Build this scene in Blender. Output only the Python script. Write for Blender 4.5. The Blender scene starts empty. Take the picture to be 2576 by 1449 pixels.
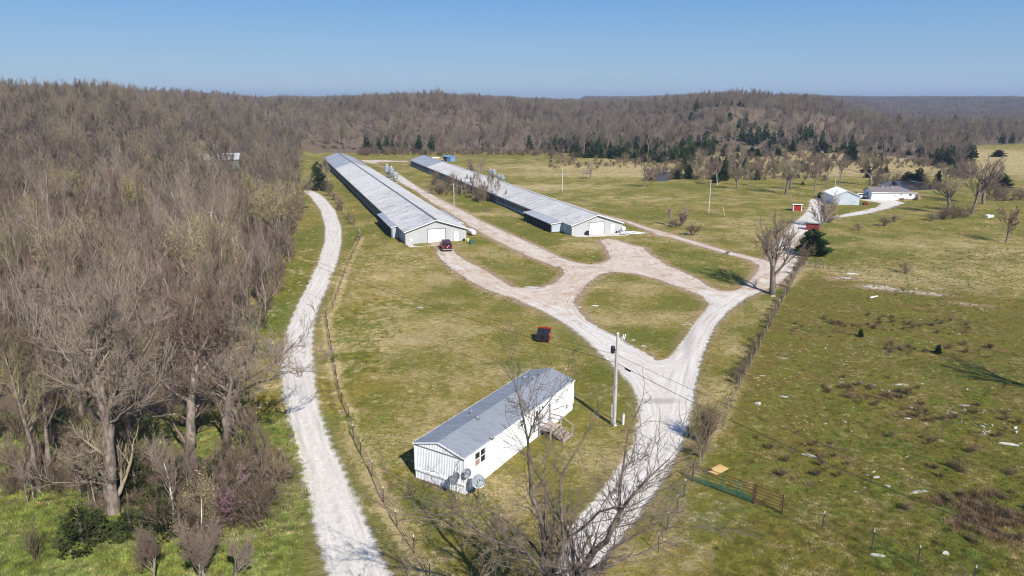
import bpy, math, random
import numpy as np
from mathutils import Vector, Matrix
rad = math.radians
SC = bpy.context.scene
COL = SC.collection
# ------------------------------------------------------------------ camera
F = 1780.0; PITCH = math.atan(474.5 / F); CAMH = 28.0
cam_d = bpy.data.cameras.new('camera'); cam = bpy.data.objects.new('camera', cam_d); COL.objects.link(cam)
cam_d.sensor_width = 36.0; cam_d.lens = 36.0 * F / 2576.0
cam_d.clip_start = 0.5; cam_d.clip_end = 12000
cam.location = (0, 0, CAMH); cam.rotation_euler = (math.pi / 2 - PITCH, 0, 0)
SC.camera = cam
# ------------------------------------------------------------------ light
SUN_AZ = (0.454, -0.891); SUN_EL = rad(39)
world = bpy.data.worlds.new('World'); SC.world = world; world.use_nodes = True
wn = world.node_tree; wn.nodes.clear()
wo = wn.nodes.new('ShaderNodeOutputWorld'); wb = wn.nodes.new('ShaderNodeBackground')
sk = wn.nodes.new('ShaderNodeTexSky'); sk.sky_type = 'NISHITA'; sk.sun_disc = False
sk.sun_elevation = SUN_EL; sk.sun_rotation = math.atan2(SUN_AZ[0], SUN_AZ[1])
sk.altitude = 300; sk.air_density = 1.0; sk.dust_density = 0.6; sk.ozone_density = 1.6
wb.inputs['Strength'].default_value = 0.085
# the Nishita sky leans towards yellow near this horizon; blend it into the day's clear blue
tc = wn.nodes.new('ShaderNodeTexCoord'); sx_ = wn.nodes.new('ShaderNodeSeparateXYZ'); wn.links.new(tc.outputs['Generated'], sx_.inputs[0])
crs = wn.nodes.new('ShaderNodeValToRGB'); wn.links.new(sx_.outputs['Z'], crs.inputs[0])
els = crs.color_ramp.elements; SKY = [(0.0, (.27, .395, .53)), (.05, (.19, .335, .53)), (.125, (.095, .265, .54)), (.4, (.075, .19, .47)), (1.0, (.045, .12, .33))]
els[0].position = 0; els[0].color = (*SKY[0][1], 1); els[1].position = 1; els[1].color = (*SKY[-1][1], 1)
for p_, c_ in SKY[1:-1]: e_ = els.new(p_); e_.color = (*c_, 1)
mxs = wn.nodes.new('ShaderNodeMix'); mxs.data_type = 'RGBA'; mxs.inputs[0].default_value = .80
scl = wn.nodes.new('ShaderNodeVectorMath'); scl.operation = 'SCALE'; scl.inputs['Scale'].default_value = 1 / .085; wn.links.new(crs.outputs[0], scl.inputs[0])
wn.links.new(sk.outputs[0], mxs.inputs[6]); wn.links.new(scl.outputs[0], mxs.inputs[7])
wn.links.new(mxs.outputs[2], wb.inputs[0]); wn.links.new(wb.outputs[0], wo.inputs[0])
sun_d = bpy.data.lights.new('sun', 'SUN'); sun_d.energy = 5.0; sun_d.angle = rad(0.53); sun_d.color = (1.0, 0.955, 0.88)
sun = bpy.data.objects.new('sun', sun_d); COL.objects.link(sun)
sv = Vector((SUN_AZ[0] * math.cos(SUN_EL), SUN_AZ[1] * math.cos(SUN_EL), math.sin(SUN_EL)))
sun.rotation_euler = sv.to_track_quat('Z', 'Y').to_euler(); sun.location = (60, -90, 120)
SC.view_settings.view_transform = 'Standard'; SC.view_settings.look = 'None'
SC.view_settings.gamma = 1.0; SC.view_settings.use_curve_mapping = False
SC.view_settings.exposure = 0.40
SC.render.engine = 'CYCLES'
cy = SC.cycles
cy.max_bounces = 4; cy.diffuse_bounces = 2; cy.glossy_bounces = 2; cy.transmission_bounces = 2
cy.volume_bounces = 0; cy.transparent_max_bounces = 4; cy.use_denoising = True
cy.pixel_filter_type = 'BLACKMAN_HARRIS'; cy.filter_width = 1.1
cy.caustics_reflective = False; cy.caustics_refractive = False
rng = np.random.default_rng(7); R = random.Random(11)

# ------------------------------------------------------------------ pixel -> place
def ray(x, y):
    u = (x - 1288) / F; v = (724.5 - y) / F
    return u, math.cos(PITCH) + v * math.sin(PITCH), -math.sin(PITCH) + v * math.cos(PITCH)
def G(x, y, z=0.0):
    "world x, y of the spot at height z seen at (x, y) of the 2576 px wide view"
    u, dy, dz = ray(x, y); t = (z - CAMH) / dz
    return u * t, dy * t
def ztop(Y, ty):
    u, dy, dz = ray(1288, ty)
    return CAMH + dz / dy * Y
def zm(ox, oy, sc):
    "points read off a zoomed crop of the photograph"
    return lambda x, y: ((ox + x / sc) * 2576 / 3072, (oy + y / sc) * 2576 / 3072)
ZA = zm(900, 420, 3.8133); ZB = zm(1200, 420, 3.22); ZC = zm(1300, 776, 2.516); ZD = zm(2200, 520, 3.68)
ZY = zm(1600, 640, 6.44); ZF = zm(2480, 540, 8.05); ZG = zm(1700, 380, 3.68); ZH = zm(2000, 1152, 2.403)
ZI = zm(2000, 700, 2.403); ZJ = zm(1124, 1052, 3.22); ZK = zm(0, 1252, 2.5156); ZL = zm(900, 1100, 2.3075)
ZM = zm(2400, 480, 3.8333); ZN = zm(0, 200, 2.5156); ZP = zm(2020, 1380, 6.779); ZQ = zm(2048, 200, 2.5156)
ZX = zm(1100, 1352, 2.576); ZS = zm(0, 776, 2.5156)
def gz(z, pts): return [G(*z(*p)) for p in pts]

# ------------------------------------------------------------------ noise and terrain
_tab = np.random.default_rng(3).random((256, 256))
def vn(x, y, s, o=0):
    x = np.asarray(x, float) / s + o * 17.3; y = np.asarray(y, float) / s + o * 7.7
    xi = np.floor(x).astype(int); yi = np.floor(y).astype(int); fx = x - xi; fy = y - yi
    fx = fx * fx * (3 - 2 * fx); fy = fy * fy * (3 - 2 * fy)
    g = lambda a, b: _tab[a % 256, b % 256]
    return (g(xi, yi) * (1 - fx) + g(xi + 1, yi) * fx) * (1 - fy) + (g(xi, yi + 1) * (1 - fx) + g(xi + 1, yi + 1) * fx) * fy
def sstep(t): t = np.clip(t, 0, 1); return t * t * (3 - 2 * t)
AZ = [-.85, -.6, -.42, -.34, -.27, -.1, .05, .12, .3, .42, .5, .62, .85]
RR = [28, 26, 21, 17, 18, 22, 13, 12, 24, 18, 4, 0, 0]
D0 = [100, 100, 125, 250, 370, 410, 410, 410, 400, 420, 450, 520, 560]
D1 = [430, 430, 480, 560, 620, 640, 700, 780, 560, 580, 640, 900, 950]
def hgt(x, y):
    x = np.asarray(x, float); y = np.asarray(y, float)
    r = np.hypot(x, y); az = x / np.maximum(y, 1.0); az = np.clip(az, -1.2, 1.2)
    Rv = np.interp(az, AZ, RR); d0 = np.interp(az, AZ, D0); d1 = np.interp(az, AZ, D1)
    t = sstep((r - d0) / (d1 - d0))
    h = Rv * t * (0.85 + 0.3 * vn(x, y, 160, 1)) + (vn(x, y, 60, 2) - .5) * 3 * t
    far = sstep((r - 1100) / 1500)
    h = h * (1 - .7 * far) + far * (8 + 22 * vn(x, y, 700, 3))
    h = h - 9 * sstep((r - 620) / 500) * sstep((az - .40) / .12) * (1 - far)
    return h
def H1(x, y): return float(hgt(x, y))
def micro(x, y):
    return ((vn(x, y, 9, 4) - .5) * .22 + (vn(x, y, 2.7, 5) - .5) * .12)

# ------------------------------------------------------------------ mesh helpers
class MB:
    def __init__(s): s.v = []; s.f = []; s.m = []
    def quad(s, a, b, c, d, mi=0):
        n = len(s.v); s.v += [tuple(a), tuple(b), tuple(c), tuple(d)]; s.f.append((n, n + 1, n + 2, n + 3)); s.m.append(mi)
    def tri(s, a, b, c, mi=0):
        n = len(s.v); s.v += [tuple(a), tuple(b), tuple(c)]; s.f.append((n, n + 1, n + 2)); s.m.append(mi)
    def poly(s, pts, mi=0):
        n = len(s.v); s.v += [tuple(p) for p in pts]; s.f.append(tuple(range(n, n + len(pts)))); s.m.append(mi)
    def box(s, x0, x1, y0, y1, z0, z1, mi=0, M=None):
        p = [Vector(q) for q in ((x0, y0, z0), (x1, y0, z0), (x1, y1, z0), (x0, y1, z0), (x0, y0, z1), (x1, y0, z1), (x1, y1, z1), (x0, y1, z1))]
        if M is not None: p = [M @ q for q in p]
        n = len(s.v); s.v += [tuple(q) for q in p]
        for f in ((0, 3, 2, 1), (4, 5, 6, 7), (0, 1, 5, 4), (1, 2, 6, 5), (2, 3, 7, 6), (3, 0, 4, 7)):
            s.f.append(tuple(n + i for i in f)); s.m.append(mi)
    def prism(s, poly, h, mi=0, M=None, axis=2):
        "extrude a 2-d outline by h; axis 2: outline in xy, axis 1: outline in xz extruded along y, axis 0: outline in yz along x"
        def mk(a, b, c):
            q = Vector((a, b, c)) if axis == 2 else (Vector((a, c, b)) if axis == 1 else Vector((c, a, b)))
            return M @ q if M is not None else q
        h0, h1 = h; n = len(s.v); k = len(poly)
        s.v += [tuple(mk(a, b, h0)) for a, b in poly] + [tuple(mk(a, b, h1)) for a, b in poly]
        s.f.append(tuple(n + i for i in range(k))); s.m.append(mi); s.f.append(tuple(n + k + i for i in reversed(range(k)))); s.m.append(mi)
        for i in range(k):
            j = (i + 1) % k; s.f.append((n + i, n + k + i, n + k + j, n + j)); s.m.append(mi)
    def tube(s, pts, r, n=6, mi=0, cap=True):
        pts = [Vector(p) for p in pts]; rs = r if isinstance(r, (list, tuple)) else [r] * len(pts)
        base = len(s.v)
        for i, p in enumerate(pts):
            d = (pts[min(i + 1, len(pts) - 1)] - pts[max(i - 1, 0)]).normalized()
            a = d.cross(Vector((0, 0, 1)) if abs(d.z) < .9 else Vector((1, 0, 0))).normalized(); b = d.cross(a)
            for k in range(n):
                t = 2 * math.pi * k / n; s.v.append(tuple(p + (a * math.cos(t) + b * math.sin(t)) * rs[i]))
        for i in range(len(pts) - 1):
            for k in range(n):
                q = (k + 1) % n; s.f.append((base + i * n + k, base + i * n + q, base + (i + 1) * n + q, base + (i + 1) * n + k)); s.m.append(mi)
        if cap:
            s.f.append(tuple(base + k for k in reversed(range(n)))); s.m.append(mi)
            e = base + (len(pts) - 1) * n; s.f.append(tuple(e + k for k in range(n))); s.m.append(mi)
    def lathe(s, prof, n=16, mi=0, c=(0, 0, 0), M=None):
        base = len(s.v)
        for r, z in prof:
            for k in range(n):
                t = 2 * math.pi * k / n; q = Vector((c[0] + r * math.cos(t), c[1] + r * math.sin(t), c[2] + z))
                s.v.append(tuple(M @ q if M is not None else q))
        for i in range(len(prof) - 1):
            for k in range(n):
                q = (k + 1) % n; s.f.append((base + i * n + k, base + i * n + q, base + (i + 1) * n + q, base + (i + 1) * n + k)); s.m.append(mi)
        s.f.append(tuple(base + k for k in reversed(range(n)))); s.m.append(mi)
        e = base + (len(prof) - 1) * n; s.f.append(tuple(e + k for k in range(n))); s.m.append(mi)
    def mesh(s, name, mats, smooth=False):
        me = bpy.data.meshes.new(name); me.from_pydata(s.v, [], s.f)
        if not isinstance(mats, (list, tuple)): mats = [mats]
        for m in mats: me.materials.append(m)
        if len(mats) > 1: me.polygons.foreach_set('material_index', s.m)
        if smooth: me.polygons.foreach_set('use_smooth', [True] * len(s.f))
        me.update(); return me
def put(name, me, parent=None, loc=None, rot=None, link=True):
    o = bpy.data.objects.new(name, me)
    if link: COL.objects.link(o)
    if parent is not None: o.parent = parent
    if loc is not None: o.location = loc
    if rot is not None: o.rotation_euler = rot
    return o
def tag(o, label=None, cat=None, group=None, kind=None):
    if label: o['label'] = label
    if cat: o['category'] = cat
    if group: o['group'] = group
    if kind: o['kind'] = kind
    return o
def thing(name, label, cat, loc=(0, 0, 0), rz=0, group=None):
    o = put(name, None, loc=loc, rot=(0, 0, rz)); o.empty_display_size = .3
    return tag(o, label, cat, group)
def part(name, mb, mat, parent, smooth=False, label=None, **k):
    o = put(name, mb.mesh(name, mat, smooth) if isinstance(mb, MB) else mb, parent, **k)
    if label: o['label'] = label
    return o

# ------------------------------------------------------------------ materials
class NT:
    def __init__(s, name, rough=.8, metal=0.0, spec=.3):
        s.m = bpy.data.materials.new(name); s.m.use_nodes = True; s.t = s.m.node_tree
        s.b = s.t.nodes['Principled BSDF']; s.b.inputs['Roughness'].default_value = rough
        s.b.inputs['Metallic'].default_value = metal; s.b.inputs['Specular IOR Level'].default_value = spec
        s._pos = None
    def n(s, typ, **k):
        o = s.t.nodes.new(typ)
        for a, b in k.items(): setattr(o, a, b)
        return o
    def l(s, a, b): s.t.links.new(a, b)
    def val(s, v, sock):
        if isinstance(v, (int, float)): sock.default_value = v
        elif isinstance(v, tuple): sock.default_value = (*v, 1.0) if len(v) == 3 and sock.type == 'RGBA' else v
        else: s.l(v, sock)
    def pos(s):
        if s._pos is None: s._pos = s.n('ShaderNodeNewGeometry').outputs['Position']
        return s._pos
    def obj(s): return s.n('ShaderNodeTexCoord').outputs['Object']
    def rnd(s): return s.n('ShaderNodeObjectInfo').outputs['Random']
    def attr(s, name): return s.n('ShaderNodeAttribute', attribute_name=name).outputs['Fac']
    def noise(s, vec, scale, detail=3, rough=.55, dist=0, sc3=None, rot=0):
        if sc3 is not None or rot:
            mp = s.n('ShaderNodeMapping'); s.l(vec, mp.inputs[0]); mp.inputs['Rotation'].default_value = (0, 0, rot)
            if sc3 is not None: mp.inputs['Scale'].default_value = sc3
            vec = mp.outputs[0]
        o = s.n('ShaderNodeTexNoise'); s.l(vec, o.inputs['Vector']); o.inputs['Scale'].default_value = scale
        o.inputs['Detail'].default_value = detail; o.inputs['Roughness'].default_value = rough; o.inputs['Distortion'].default_value = dist
        return o.outputs['Fac']
    def math(s, op, a, b=0.0, c=None, clamp=False):
        o = s.n('ShaderNodeMath', operation=op); o.use_clamp = clamp; s.val(a, o.inputs[0]); s.val(b, o.inputs[1])
        if c is not None: s.val(c, o.inputs[2])
        return o.outputs[0]
    def ramp(s, v, lo, hi):
        o = s.n('ShaderNodeMapRange'); o.interpolation_type = 'SMOOTHSTEP'; s.val(v, o.inputs['Value'])
        o.inputs['From Min'].default_value = lo; o.inputs['From Max'].default_value = hi; return o.outputs[0]
    def mix(s, f, a, b):
        o = s.n('ShaderNodeMix', data_type='RGBA'); s.val(f, o.inputs[0]); s.val(a, o.inputs[6]); s.val(b, o.inputs[7]); return o.outputs[2]
    def col(s, c): s.val(c, s.b.inputs['Base Color']); return s
    def bump(s, h, strength=.5, dist=.05):
        o = s.n('ShaderNodeBump'); s.l(h, o.inputs['Height']); o.inputs['Strength'].default_value = strength
        o.inputs['Distance'].default_value = dist; s.l(o.outputs[0], s.b.inputs['Normal'])
def plain(name, c, rough=.7, metal=0, var=.25, scale=1.5, spec=.3, bump=0):
    m = NT(name, rough, metal, spec); nz = m.noise(m.pos(), scale, 4)
    m.col(m.mix(m.ramp(nz, .3, .7), tuple(x * (1 - var) for x in c), tuple(min(1, x * (1 + var * .5)) for x in c)))
    if bump: m.bump(m.noise(m.pos(), scale * 8, 3), bump, .02)
    return m.m
M = {}
M['white_paint'] = plain('white_paint', (.80, .80, .80), .55, var=.06, scale=.8)
M['bright_white'] = plain('bright_white', (.84, .84, .85), .45, var=.04, scale=.8)
M['siding_gray'] = plain('siding_gray', (.44, .442, .445), .6, var=.08, scale=.6)
M['siding_white'] = plain('siding_white', (.82, .83, .84), .55, var=.06, scale=.6)
M['shed_blue'] = plain('pale_blue_metal', (.50, .56, .62), .5, var=.08, scale=.6)
M['blue_metal'] = plain('blue_metal', (.16, .28, .50), .5, var=.2)
M['dark'] = plain('dark_opening', (.015, .016, .018), .9, var=.3)
M['glass'] = plain('window_glass', (.03, .035, .035), .12, var=.5, scale=.7, spec=.6)
M['black'] = plain('black_plastic', (.02, .021, .025), .45, var=.3)
M['rust'] = plain('rusted_pipe', (.12, .055, .035), .85, var=.4, scale=6)
M['green_pipe'] = plain('green_pipe', (.02, .14, .10), .5, var=.4, scale=4)
M['galv'] = plain('galvanized', (.50, .53, .55), .38, .55, var=.22, scale=2.5, spec=.5)
M['red_paint'] = plain('red_paint', (.33, .025, .018), .55, var=.25, scale=2)
M['red_faded'] = plain('faded_red_boards', (.22, .035, .03), .8, var=.4, scale=3)
M['wood_gray'] = plain('weathered_wood', (.34, .31, .27), .9, var=.35, scale=5, bump=.3)
M['wood_pink'] = plain('treated_wood', (.42, .32, .27), .9, var=.3, scale=5)
M['post_white'] = plain('white_post_tip', (.75, .75, .74), .6, var=.1)
M['tpost'] = plain('post_green', (.05, .065, .05), .7, var=.3)
M['wire'] = plain('wire_gray', (.05, .05, .05), .6, var=.2)
M['concrete'] = plain('concrete', (.56, .52, .47), .9, var=.18, scale=.9, bump=.2)
M['shingle'] = plain('gray_shingle', (.19, .165, .165), .9, var=.22, scale=3, bump=.3)
M['shingle_b'] = plain('brown_block', (.33, .23, .18), .9, var=.25, scale=3)
M['rock'] = plain('limestone', (.50, .47, .42), .9, var=.35, scale=2.2, bump=.6)
M['tire'] = plain('tire_rubber', (.02, .02, .02), .9, var=.3)
M['chrome'] = plain('chrome', (.65, .65, .66), .2, .9, var=.1)
M['maroon'] = plain('maroon_paint', (.055, .006, .009), .25, var=.1, spec=.6)
M['silver'] = plain('silver_paint', (.42, .41, .40), .3, .3, var=.1, spec=.6)
M['tail'] = plain('red_lamp', (.5, .01, .01), .3, var=.1)
M['dish'] = plain('dish_mesh_gray', (.26, .285, .30), .6, .2, var=.15, scale=5)
M['bed'] = plain('bed_load', (.33, .36, .42), .6, var=.55, scale=6)
M['osb'] = plain('yellow_board', (.62, .42, .16), .7, var=.1)
M['green_roof'] = plain('gray_green_roof', (.20, .27, .26), .6, var=.2)
M['lime'] = plain('lime_barrel', (.55, .62, .10), .5, var=.1)
M['teal'] = plain('teal_bin', (.04, .12, .13), .5, var=.2)
M['dark_trim'] = plain('dark_trim', (.16, .17, .17), .6, var=.1)
M['curtain'] = plain('side_curtain', (.16, .17, .165), .85, var=.2, scale=.5)
M['shade_blue_wall'] = plain('pale_side_wall', (.42, .48, .53), .6, var=.1, scale=.5)  # white side walls; the bluish cast of their shade is put into the colour
M['tan_metal'] = plain('tan_debris', (.48, .36, .20), .8, var=.3)

def roof_mat(name, base, dark, amt):
    m = NT(name, .5, .0, .4)
    a = m.noise(m.pos(), 1.0, 5, .65, sc3=(.28, 2.6, 1.0), rot=-rad(18.97))
    b = m.noise(m.pos(), .12, 3)
    c = m.noise(m.pos(), 9.0, 3, .6, sc3=(.12, 1.0, .3), rot=-rad(18.97))
    f = m.math('ADD', m.math('MULTIPLY', a, 1.0), m.math('MULTIPLY', b, .25))
    f = m.math('ADD', f, m.math('MULTIPLY', m.rnd(), .10))
    cc = m.mix(m.math('MULTIPLY', m.ramp(f, .58, .86), amt), base, dark)
    cc = m.mix(m.math('MULTIPLY', m.ramp(c, .45, .7), .5 * amt), cc, tuple(x * .6 for x in dark))
    m.col(cc); m.l(m.ramp(a, .2, .9), m.b.inputs['Roughness']); m.b.inputs['Roughness'].default_value = .5
    return m.m
M['roof_a'] = roof_mat('metal_roof_weathered', (.50, .497, .505), (.25, .25, .27), .9)
M['roof_b'] = roof_mat('metal_roof_streaked', (.51, .50, .50), (.25, .25, .255), .85)
M['roof_m'] = roof_mat('mobile_roof_gray', (.265, .28, .305), (.205, .22, .245), .7)
M['roof_seam'] = plain('seam_light', (.36, .38, .405), .5, .2, var=.1)

# pole wood, bark, foliage
def bark(name, c1, c2, hue=.25, rough=.95):
    m = NT(name, rough, 0, .15); a = m.noise(m.pos(), 3.2, 5, .7, sc3=(1, 1, .35)); r = m.rnd()
    cc = m.mix(m.ramp(a, .35, .65), c1, c2)
    g = m.math('MULTIPLY_ADD', r, hue * 2, 1 - hue)
    o = m.n('ShaderNodeVectorMath', operation='SCALE'); m.l(cc, o.inputs[0]); m.l(g, o.inputs['Scale'])
    m.col(o.outputs[0]); return m.m
M['pole'] = bark('gray_pole_wood', (.36, .34, .31), (.47, .45, .42), .05)
M['bark'] = bark('gray_brown_bark', (.12, .092, .075), (.30, .245, .20), .15)
M['bark_dark'] = bark('dark_bark', (.06, .05, .045), (.22, .18, .145), .1)
M['bark_pale'] = bark('pale_bark', (.40, .37, .33), (.58, .55, .50), .1)
M['shrub_twig'] = bark('shrub_twigs', (.12, .09, .06), (.25, .19, .13), .3)
M['weed'] = bark('dead_weed', (.11, .08, .045), (.21, .155, .085), .3)
def twig_mat(name, cols):
    m = NT(name, .95, 0, .1); r = m.rnd(); a = m.noise(m.pos(), .05, 2)
    cr = m.n('ShaderNodeValToRGB'); m.l(m.math('FRACT', m.math('ADD', r, m.math('MULTIPLY', a, .7))), cr.inputs[0])
    while len(cr.color_ramp.elements) > 1: cr.color_ramp.elements.remove(cr.color_ramp.elements[0])
    for i, c in enumerate(cols):
        e = cr.color_ramp.elements.new(i / len(cols)) if i else cr.color_ramp.elements[0]
        e.position = i / len(cols); e.color = (*c, 1)
    cr.color_ramp.interpolation = 'CONSTANT' if False else 'LINEAR'
    m.col(cr.outputs[0]); return m.m
M['twig'] = twig_mat('bare_twigs', [(.205, .155, .112), (.37, .295, .22), (.135, .095, .072), (.285, .23, .18), (.26, .225, .125), (.115, .082, .066), (.33, .27, .215), (.185, .13, .10)])
M['twig_far'] = twig_mat('far_bare_twigs', [(.165, .13, .10), (.25, .205, .155), (.105, .08, .065), (.20, .165, .135), (.145, .108, .09), (.23, .195, .125)])
M['twig_fg'] = twig_mat('near_twigs', [(.15, .12, .10), (.20, .16, .13)])
M['bud'] = plain('yellow_buds', (.34, .30, .12), .8, var=.3, scale=1)
M['redbud'] = plain('pink_buds', (.36, .16, .28), .8, var=.2)
M['oldleaf'] = plain('dry_leaves', (.27, .13, .07), .9, var=.3)
def leafy(name, c):
    m = NT(name, .9, 0, .15); r = m.rnd(); a = m.noise(m.pos(), 1.3, 3)
    cc = m.mix(m.ramp(a, .3, .7), tuple(x * .6 for x in c), tuple(x * 1.35 for x in c))
    o = m.n('ShaderNodeVectorMath', operation='SCALE'); m.l(cc, o.inputs[0]); m.l(m.math('MULTIPLY_ADD', r, .7, .65), o.inputs['Scale'])
    m.col(o.outputs[0]); return m.m
M['cedar'] = leafy('cedar_foliage', (.050, .080, .026))
M['low_cedar'] = leafy('low_cedar_foliage', (.05, .062, .02))
M['olive_green'] = leafy('olive_foliage', (.075, .10, .03))

# ---------------- ground
def ground_mat():
    m = NT('pasture_and_gravel', .95, 0, .1); P = m.pos()
    big = m.noise(P, .035, 3); mid = m.noise(P, .22, 4, .6); mid2 = m.noise(P, .13, 4, .6, dist=.5)
    fine = m.noise(P, 1.7, 5, .7, sc3=(.75, 1.3, 1), rot=.5); vf = m.noise(P, 7.5, 3, .7); big2 = m.noise(P, .018, 2)
    lush = m.attr('lush'); dry = m.attr('dry'); duff = m.attr('duff'); sd = m.attr('sd'); tan = m.attr('tan'); scruf = m.attr('scruff')
    green = m.mix(m.ramp(vf, .3, .7), (.092, .108, .012), (.195, .19, .034))
    bright = m.mix(m.ramp(fine, .3, .7), (.095, .125, .02), (.18, .20, .045))
    olive = m.mix(m.ramp(vf, .35, .65), (.158, .132, .024), (.33, .262, .066))
    straw = m.mix(m.ramp(vf, .3, .7), (.33, .25, .10), (.56, .44, .225))
    brown = (.17, .105, .05)
    t = m.math('ADD', m.math('MULTIPLY', mid, .45), m.math('MULTIPLY', fine, .55))
    t = m.math('ADD', t, m.math('MULTIPLY', dry, .22)); t = m.math('ADD', t, m.math('MULTIPLY', m.math('SUBTRACT', big, .5), .18))
    c = m.mix(m.ramp(t, .47, .66), olive, straw)
    g = m.math('ADD', m.math('MULTIPLY', mid2, .6), m.math('MULTIPLY', m.noise(P, 2.6, 4, .7), .4))
    g = m.math('ADD', g, m.math('MULTIPLY', lush, .25)); g = m.math('SUBTRACT', g, m.math('MULTIPLY', dry, .14))
    c = m.mix(m.math('MULTIPLY', m.ramp(g, .43, .58), .9), c, green)
    c = m.mix(m.ramp(g, .66, .80), c, bright)
    b = m.math('ADD', m.math('MULTIPLY', m.noise(P, .5, 4, .65), .7), m.math('MULTIPLY', fine, .3))
    c = m.mix(m.math('MULTIPLY', m.ramp(b, .54, .68), .5), c, brown)
    rt = m.attr('rt'); c = m.mix(m.math('MULTIPLY', rt, m.math('MULTIPLY', m.ramp(m.math('ADD', m.noise(P, .3, 4, .65), m.math('MULTIPLY', m.math('SUBTRACT', vf, .5), .5)), .38, .62), .75)), c, (.19, .125, .042))
    # bright straw flecks
    c = m.mix(m.math('MULTIPLY', m.ramp(m.noise(P, 4.2, 4, .75), .60, .72), .55), c, (.42, .34, .19))
    # leaf litter
    lit = m.mix(m.ramp(vf, .3, .7), (.10, .075, .05), (.25, .18, .125))
    c = m.mix(m.ramp(m.math('ADD', duff, m.math('MULTIPLY', m.math('SUBTRACT', mid2, .5), 1.1)), .35, .8), c, lit)
    # scruffy thin ground with pale stone chips
    st = m.n('ShaderNodeTexVoronoi'); st.inputs['Scale'].default_value = 1.6; m.l(P, st.inputs['Vector'])
    chip = m.math('MULTIPLY', m.ramp(st.outputs['Distance'], .22, .10), scruf)
    c = m.mix(m.math('MULTIPLY', chip, m.ramp(m.noise(P, .16, 3), .5, .62)), c, (.55, .52, .46))
    # gravel
    gv = m.noise(P, 3.2, 5, .75); gf = m.noise(P, 14, 3, .8); g3 = m.noise(P, .5, 4, .6)
    wh = m.mix(m.ramp(gv, .3, .7), (.54, .49, .425), (.67, .615, .545))
    wh = m.mix(m.math('MULTIPLY', m.ramp(gf, .55, .75), .35), wh, (.36, .33, .29))
    tn = m.mix(m.ramp(gv, .3, .7), (.46, .36, .26), (.62, .525, .43))
    tn = m.mix(m.math('MULTIPLY', m.ramp(gf, .55, .75), .3), tn, (.32, .23, .15))
    gm = m.math('ADD', tan, m.math('MULTIPLY', m.math('SUBTRACT', g3, .5), 2.0))
    gc = m.mix(m.ramp(gm, .35, 1.15), wh, tn)
    gc = m.mix(m.math('MULTIPLY', m.math('MULTIPLY', m.ramp(m.noise(P, .35, 4, .7), .52, .62), .55), tan), gc, (.36, .20, .10))
    cb = m.n('ShaderNodeCombineXYZ'); m.l(m.math('MULTIPLY', m.attr('sd'), 2.6), cb.inputs[0]); sp3 = m.n('ShaderNodeSeparateXYZ'); m.l(P, sp3.inputs[0])
    m.l(m.math('MULTIPLY', sp3.outputs[0], .11), cb.inputs[1]); m.l(m.math('MULTIPLY', sp3.outputs[1], .11), cb.inputs[2])
    stn = m.n('ShaderNodeTexNoise'); m.l(cb.outputs[0], stn.inputs['Vector']); stn.inputs['Scale'].default_value = 1.3; stn.inputs['Detail'].default_value = 4; stn.inputs['Roughness'].default_value = .65
    gc = m.mix(m.math('MULTIPLY', m.ramp(stn.outputs['Fac'], .50, .66), .5), gc, m.mix(tan, (.38, .34, .285), (.40, .27, .17)))
    gc = m.mix(m.math('MULTIPLY', m.ramp(stn.outputs['Fac'], .46, .36), .55), gc, (.72, .68, .62))
    # darker damp strip along the middle of the lane
    gc = m.mix(m.math('MULTIPLY', m.ramp(m.math('ADD', m.attr('rut'), m.math('MULTIPLY', m.math('SUBTRACT', gv, .5), .9)), .35, .95), .7), gc, (.33, .30, .26))
    e = m.math('ADD', sd, m.math('MULTIPLY', m.math('SUBTRACT', m.noise(P, 2.1, 5, .75), .5), m.math('MULTIPLY_ADD', tan, 1.7, .7)))
    dirt = m.mix(m.ramp(fine, .35, .65), (.27, .18, .10), (.50, .35, .215))
    band = m.math('MULTIPLY', m.ramp(e, -1.7, -.1), m.math('MULTIPLY_ADD', tan, .8, .25))
    c = m.mix(band, c, dirt)
    c = m.mix(m.ramp(e, -.28, .30), c, gc)
    m.col(c)
    hb = m.math('ADD', m.math('MULTIPLY', fine, 1.0), m.math('MULTIPLY', vf, .55))
    flat = m.ramp(e, .3, -.3)
    hb = m.math('MULTIPLY', hb, m.math('MULTIPLY_ADD', flat, .85, .15))
    m.bump(hb, .9, .28)
    return m.m
M['ground'] = ground_mat()
def water_mat():
    m = NT('pond_water', .22, 0, .22); m.col((.05, .042, .032)); m.bump(m.noise(m.pos(), 1.2, 3), .5, .12); return m.m
M['water'] = water_mat()

# ------------------------------------------------------------------ ground plan
def sdpoly(px, py, poly):
    "signed distance, positive inside"
    P_ = np.array(poly); n = len(P_); d2 = np.full(px.shape, 1e18); ins = np.zeros(px.shape, bool)
    for i in range(n):
        a = P_[i]; b = P_[(i + 1) % n]; ab = b - a; L = ab @ ab + 1e-12
        t = np.clip(((px - a[0]) * ab[0] + (py - a[1]) * ab[1]) / L, 0, 1)
        d2 = np.minimum(d2, (px - a[0] - t * ab[0]) ** 2 + (py - a[1] - t * ab[1]) ** 2)
        c = ((a[1] > py) != (b[1] > py))
        with np.errstate(divide='ignore', invalid='ignore'):
            xx = (b[0] - a[0]) * (py - a[1]) / (b[1] - a[1] + 1e-15) + a[0]
        ins ^= c & (px < xx)
    d = np.sqrt(d2); return np.where(ins, d, -d)
def gv(pts): return [G(*p) for p in pts]
lane_left = [(761, 479), (781, 495), (806, 528), (818, 572), (817, 609), (802, 651), (794, 671), (765, 735), (755, 751), (738, 790), (720, 834), (707, 917), (706, 960), (707, 984), (713, 1030), (722, 1060), (742, 1134), (768, 1240), (785, 1310), (805, 1380), (825, 1449), (850, 1540), (880, 1650)]
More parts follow.
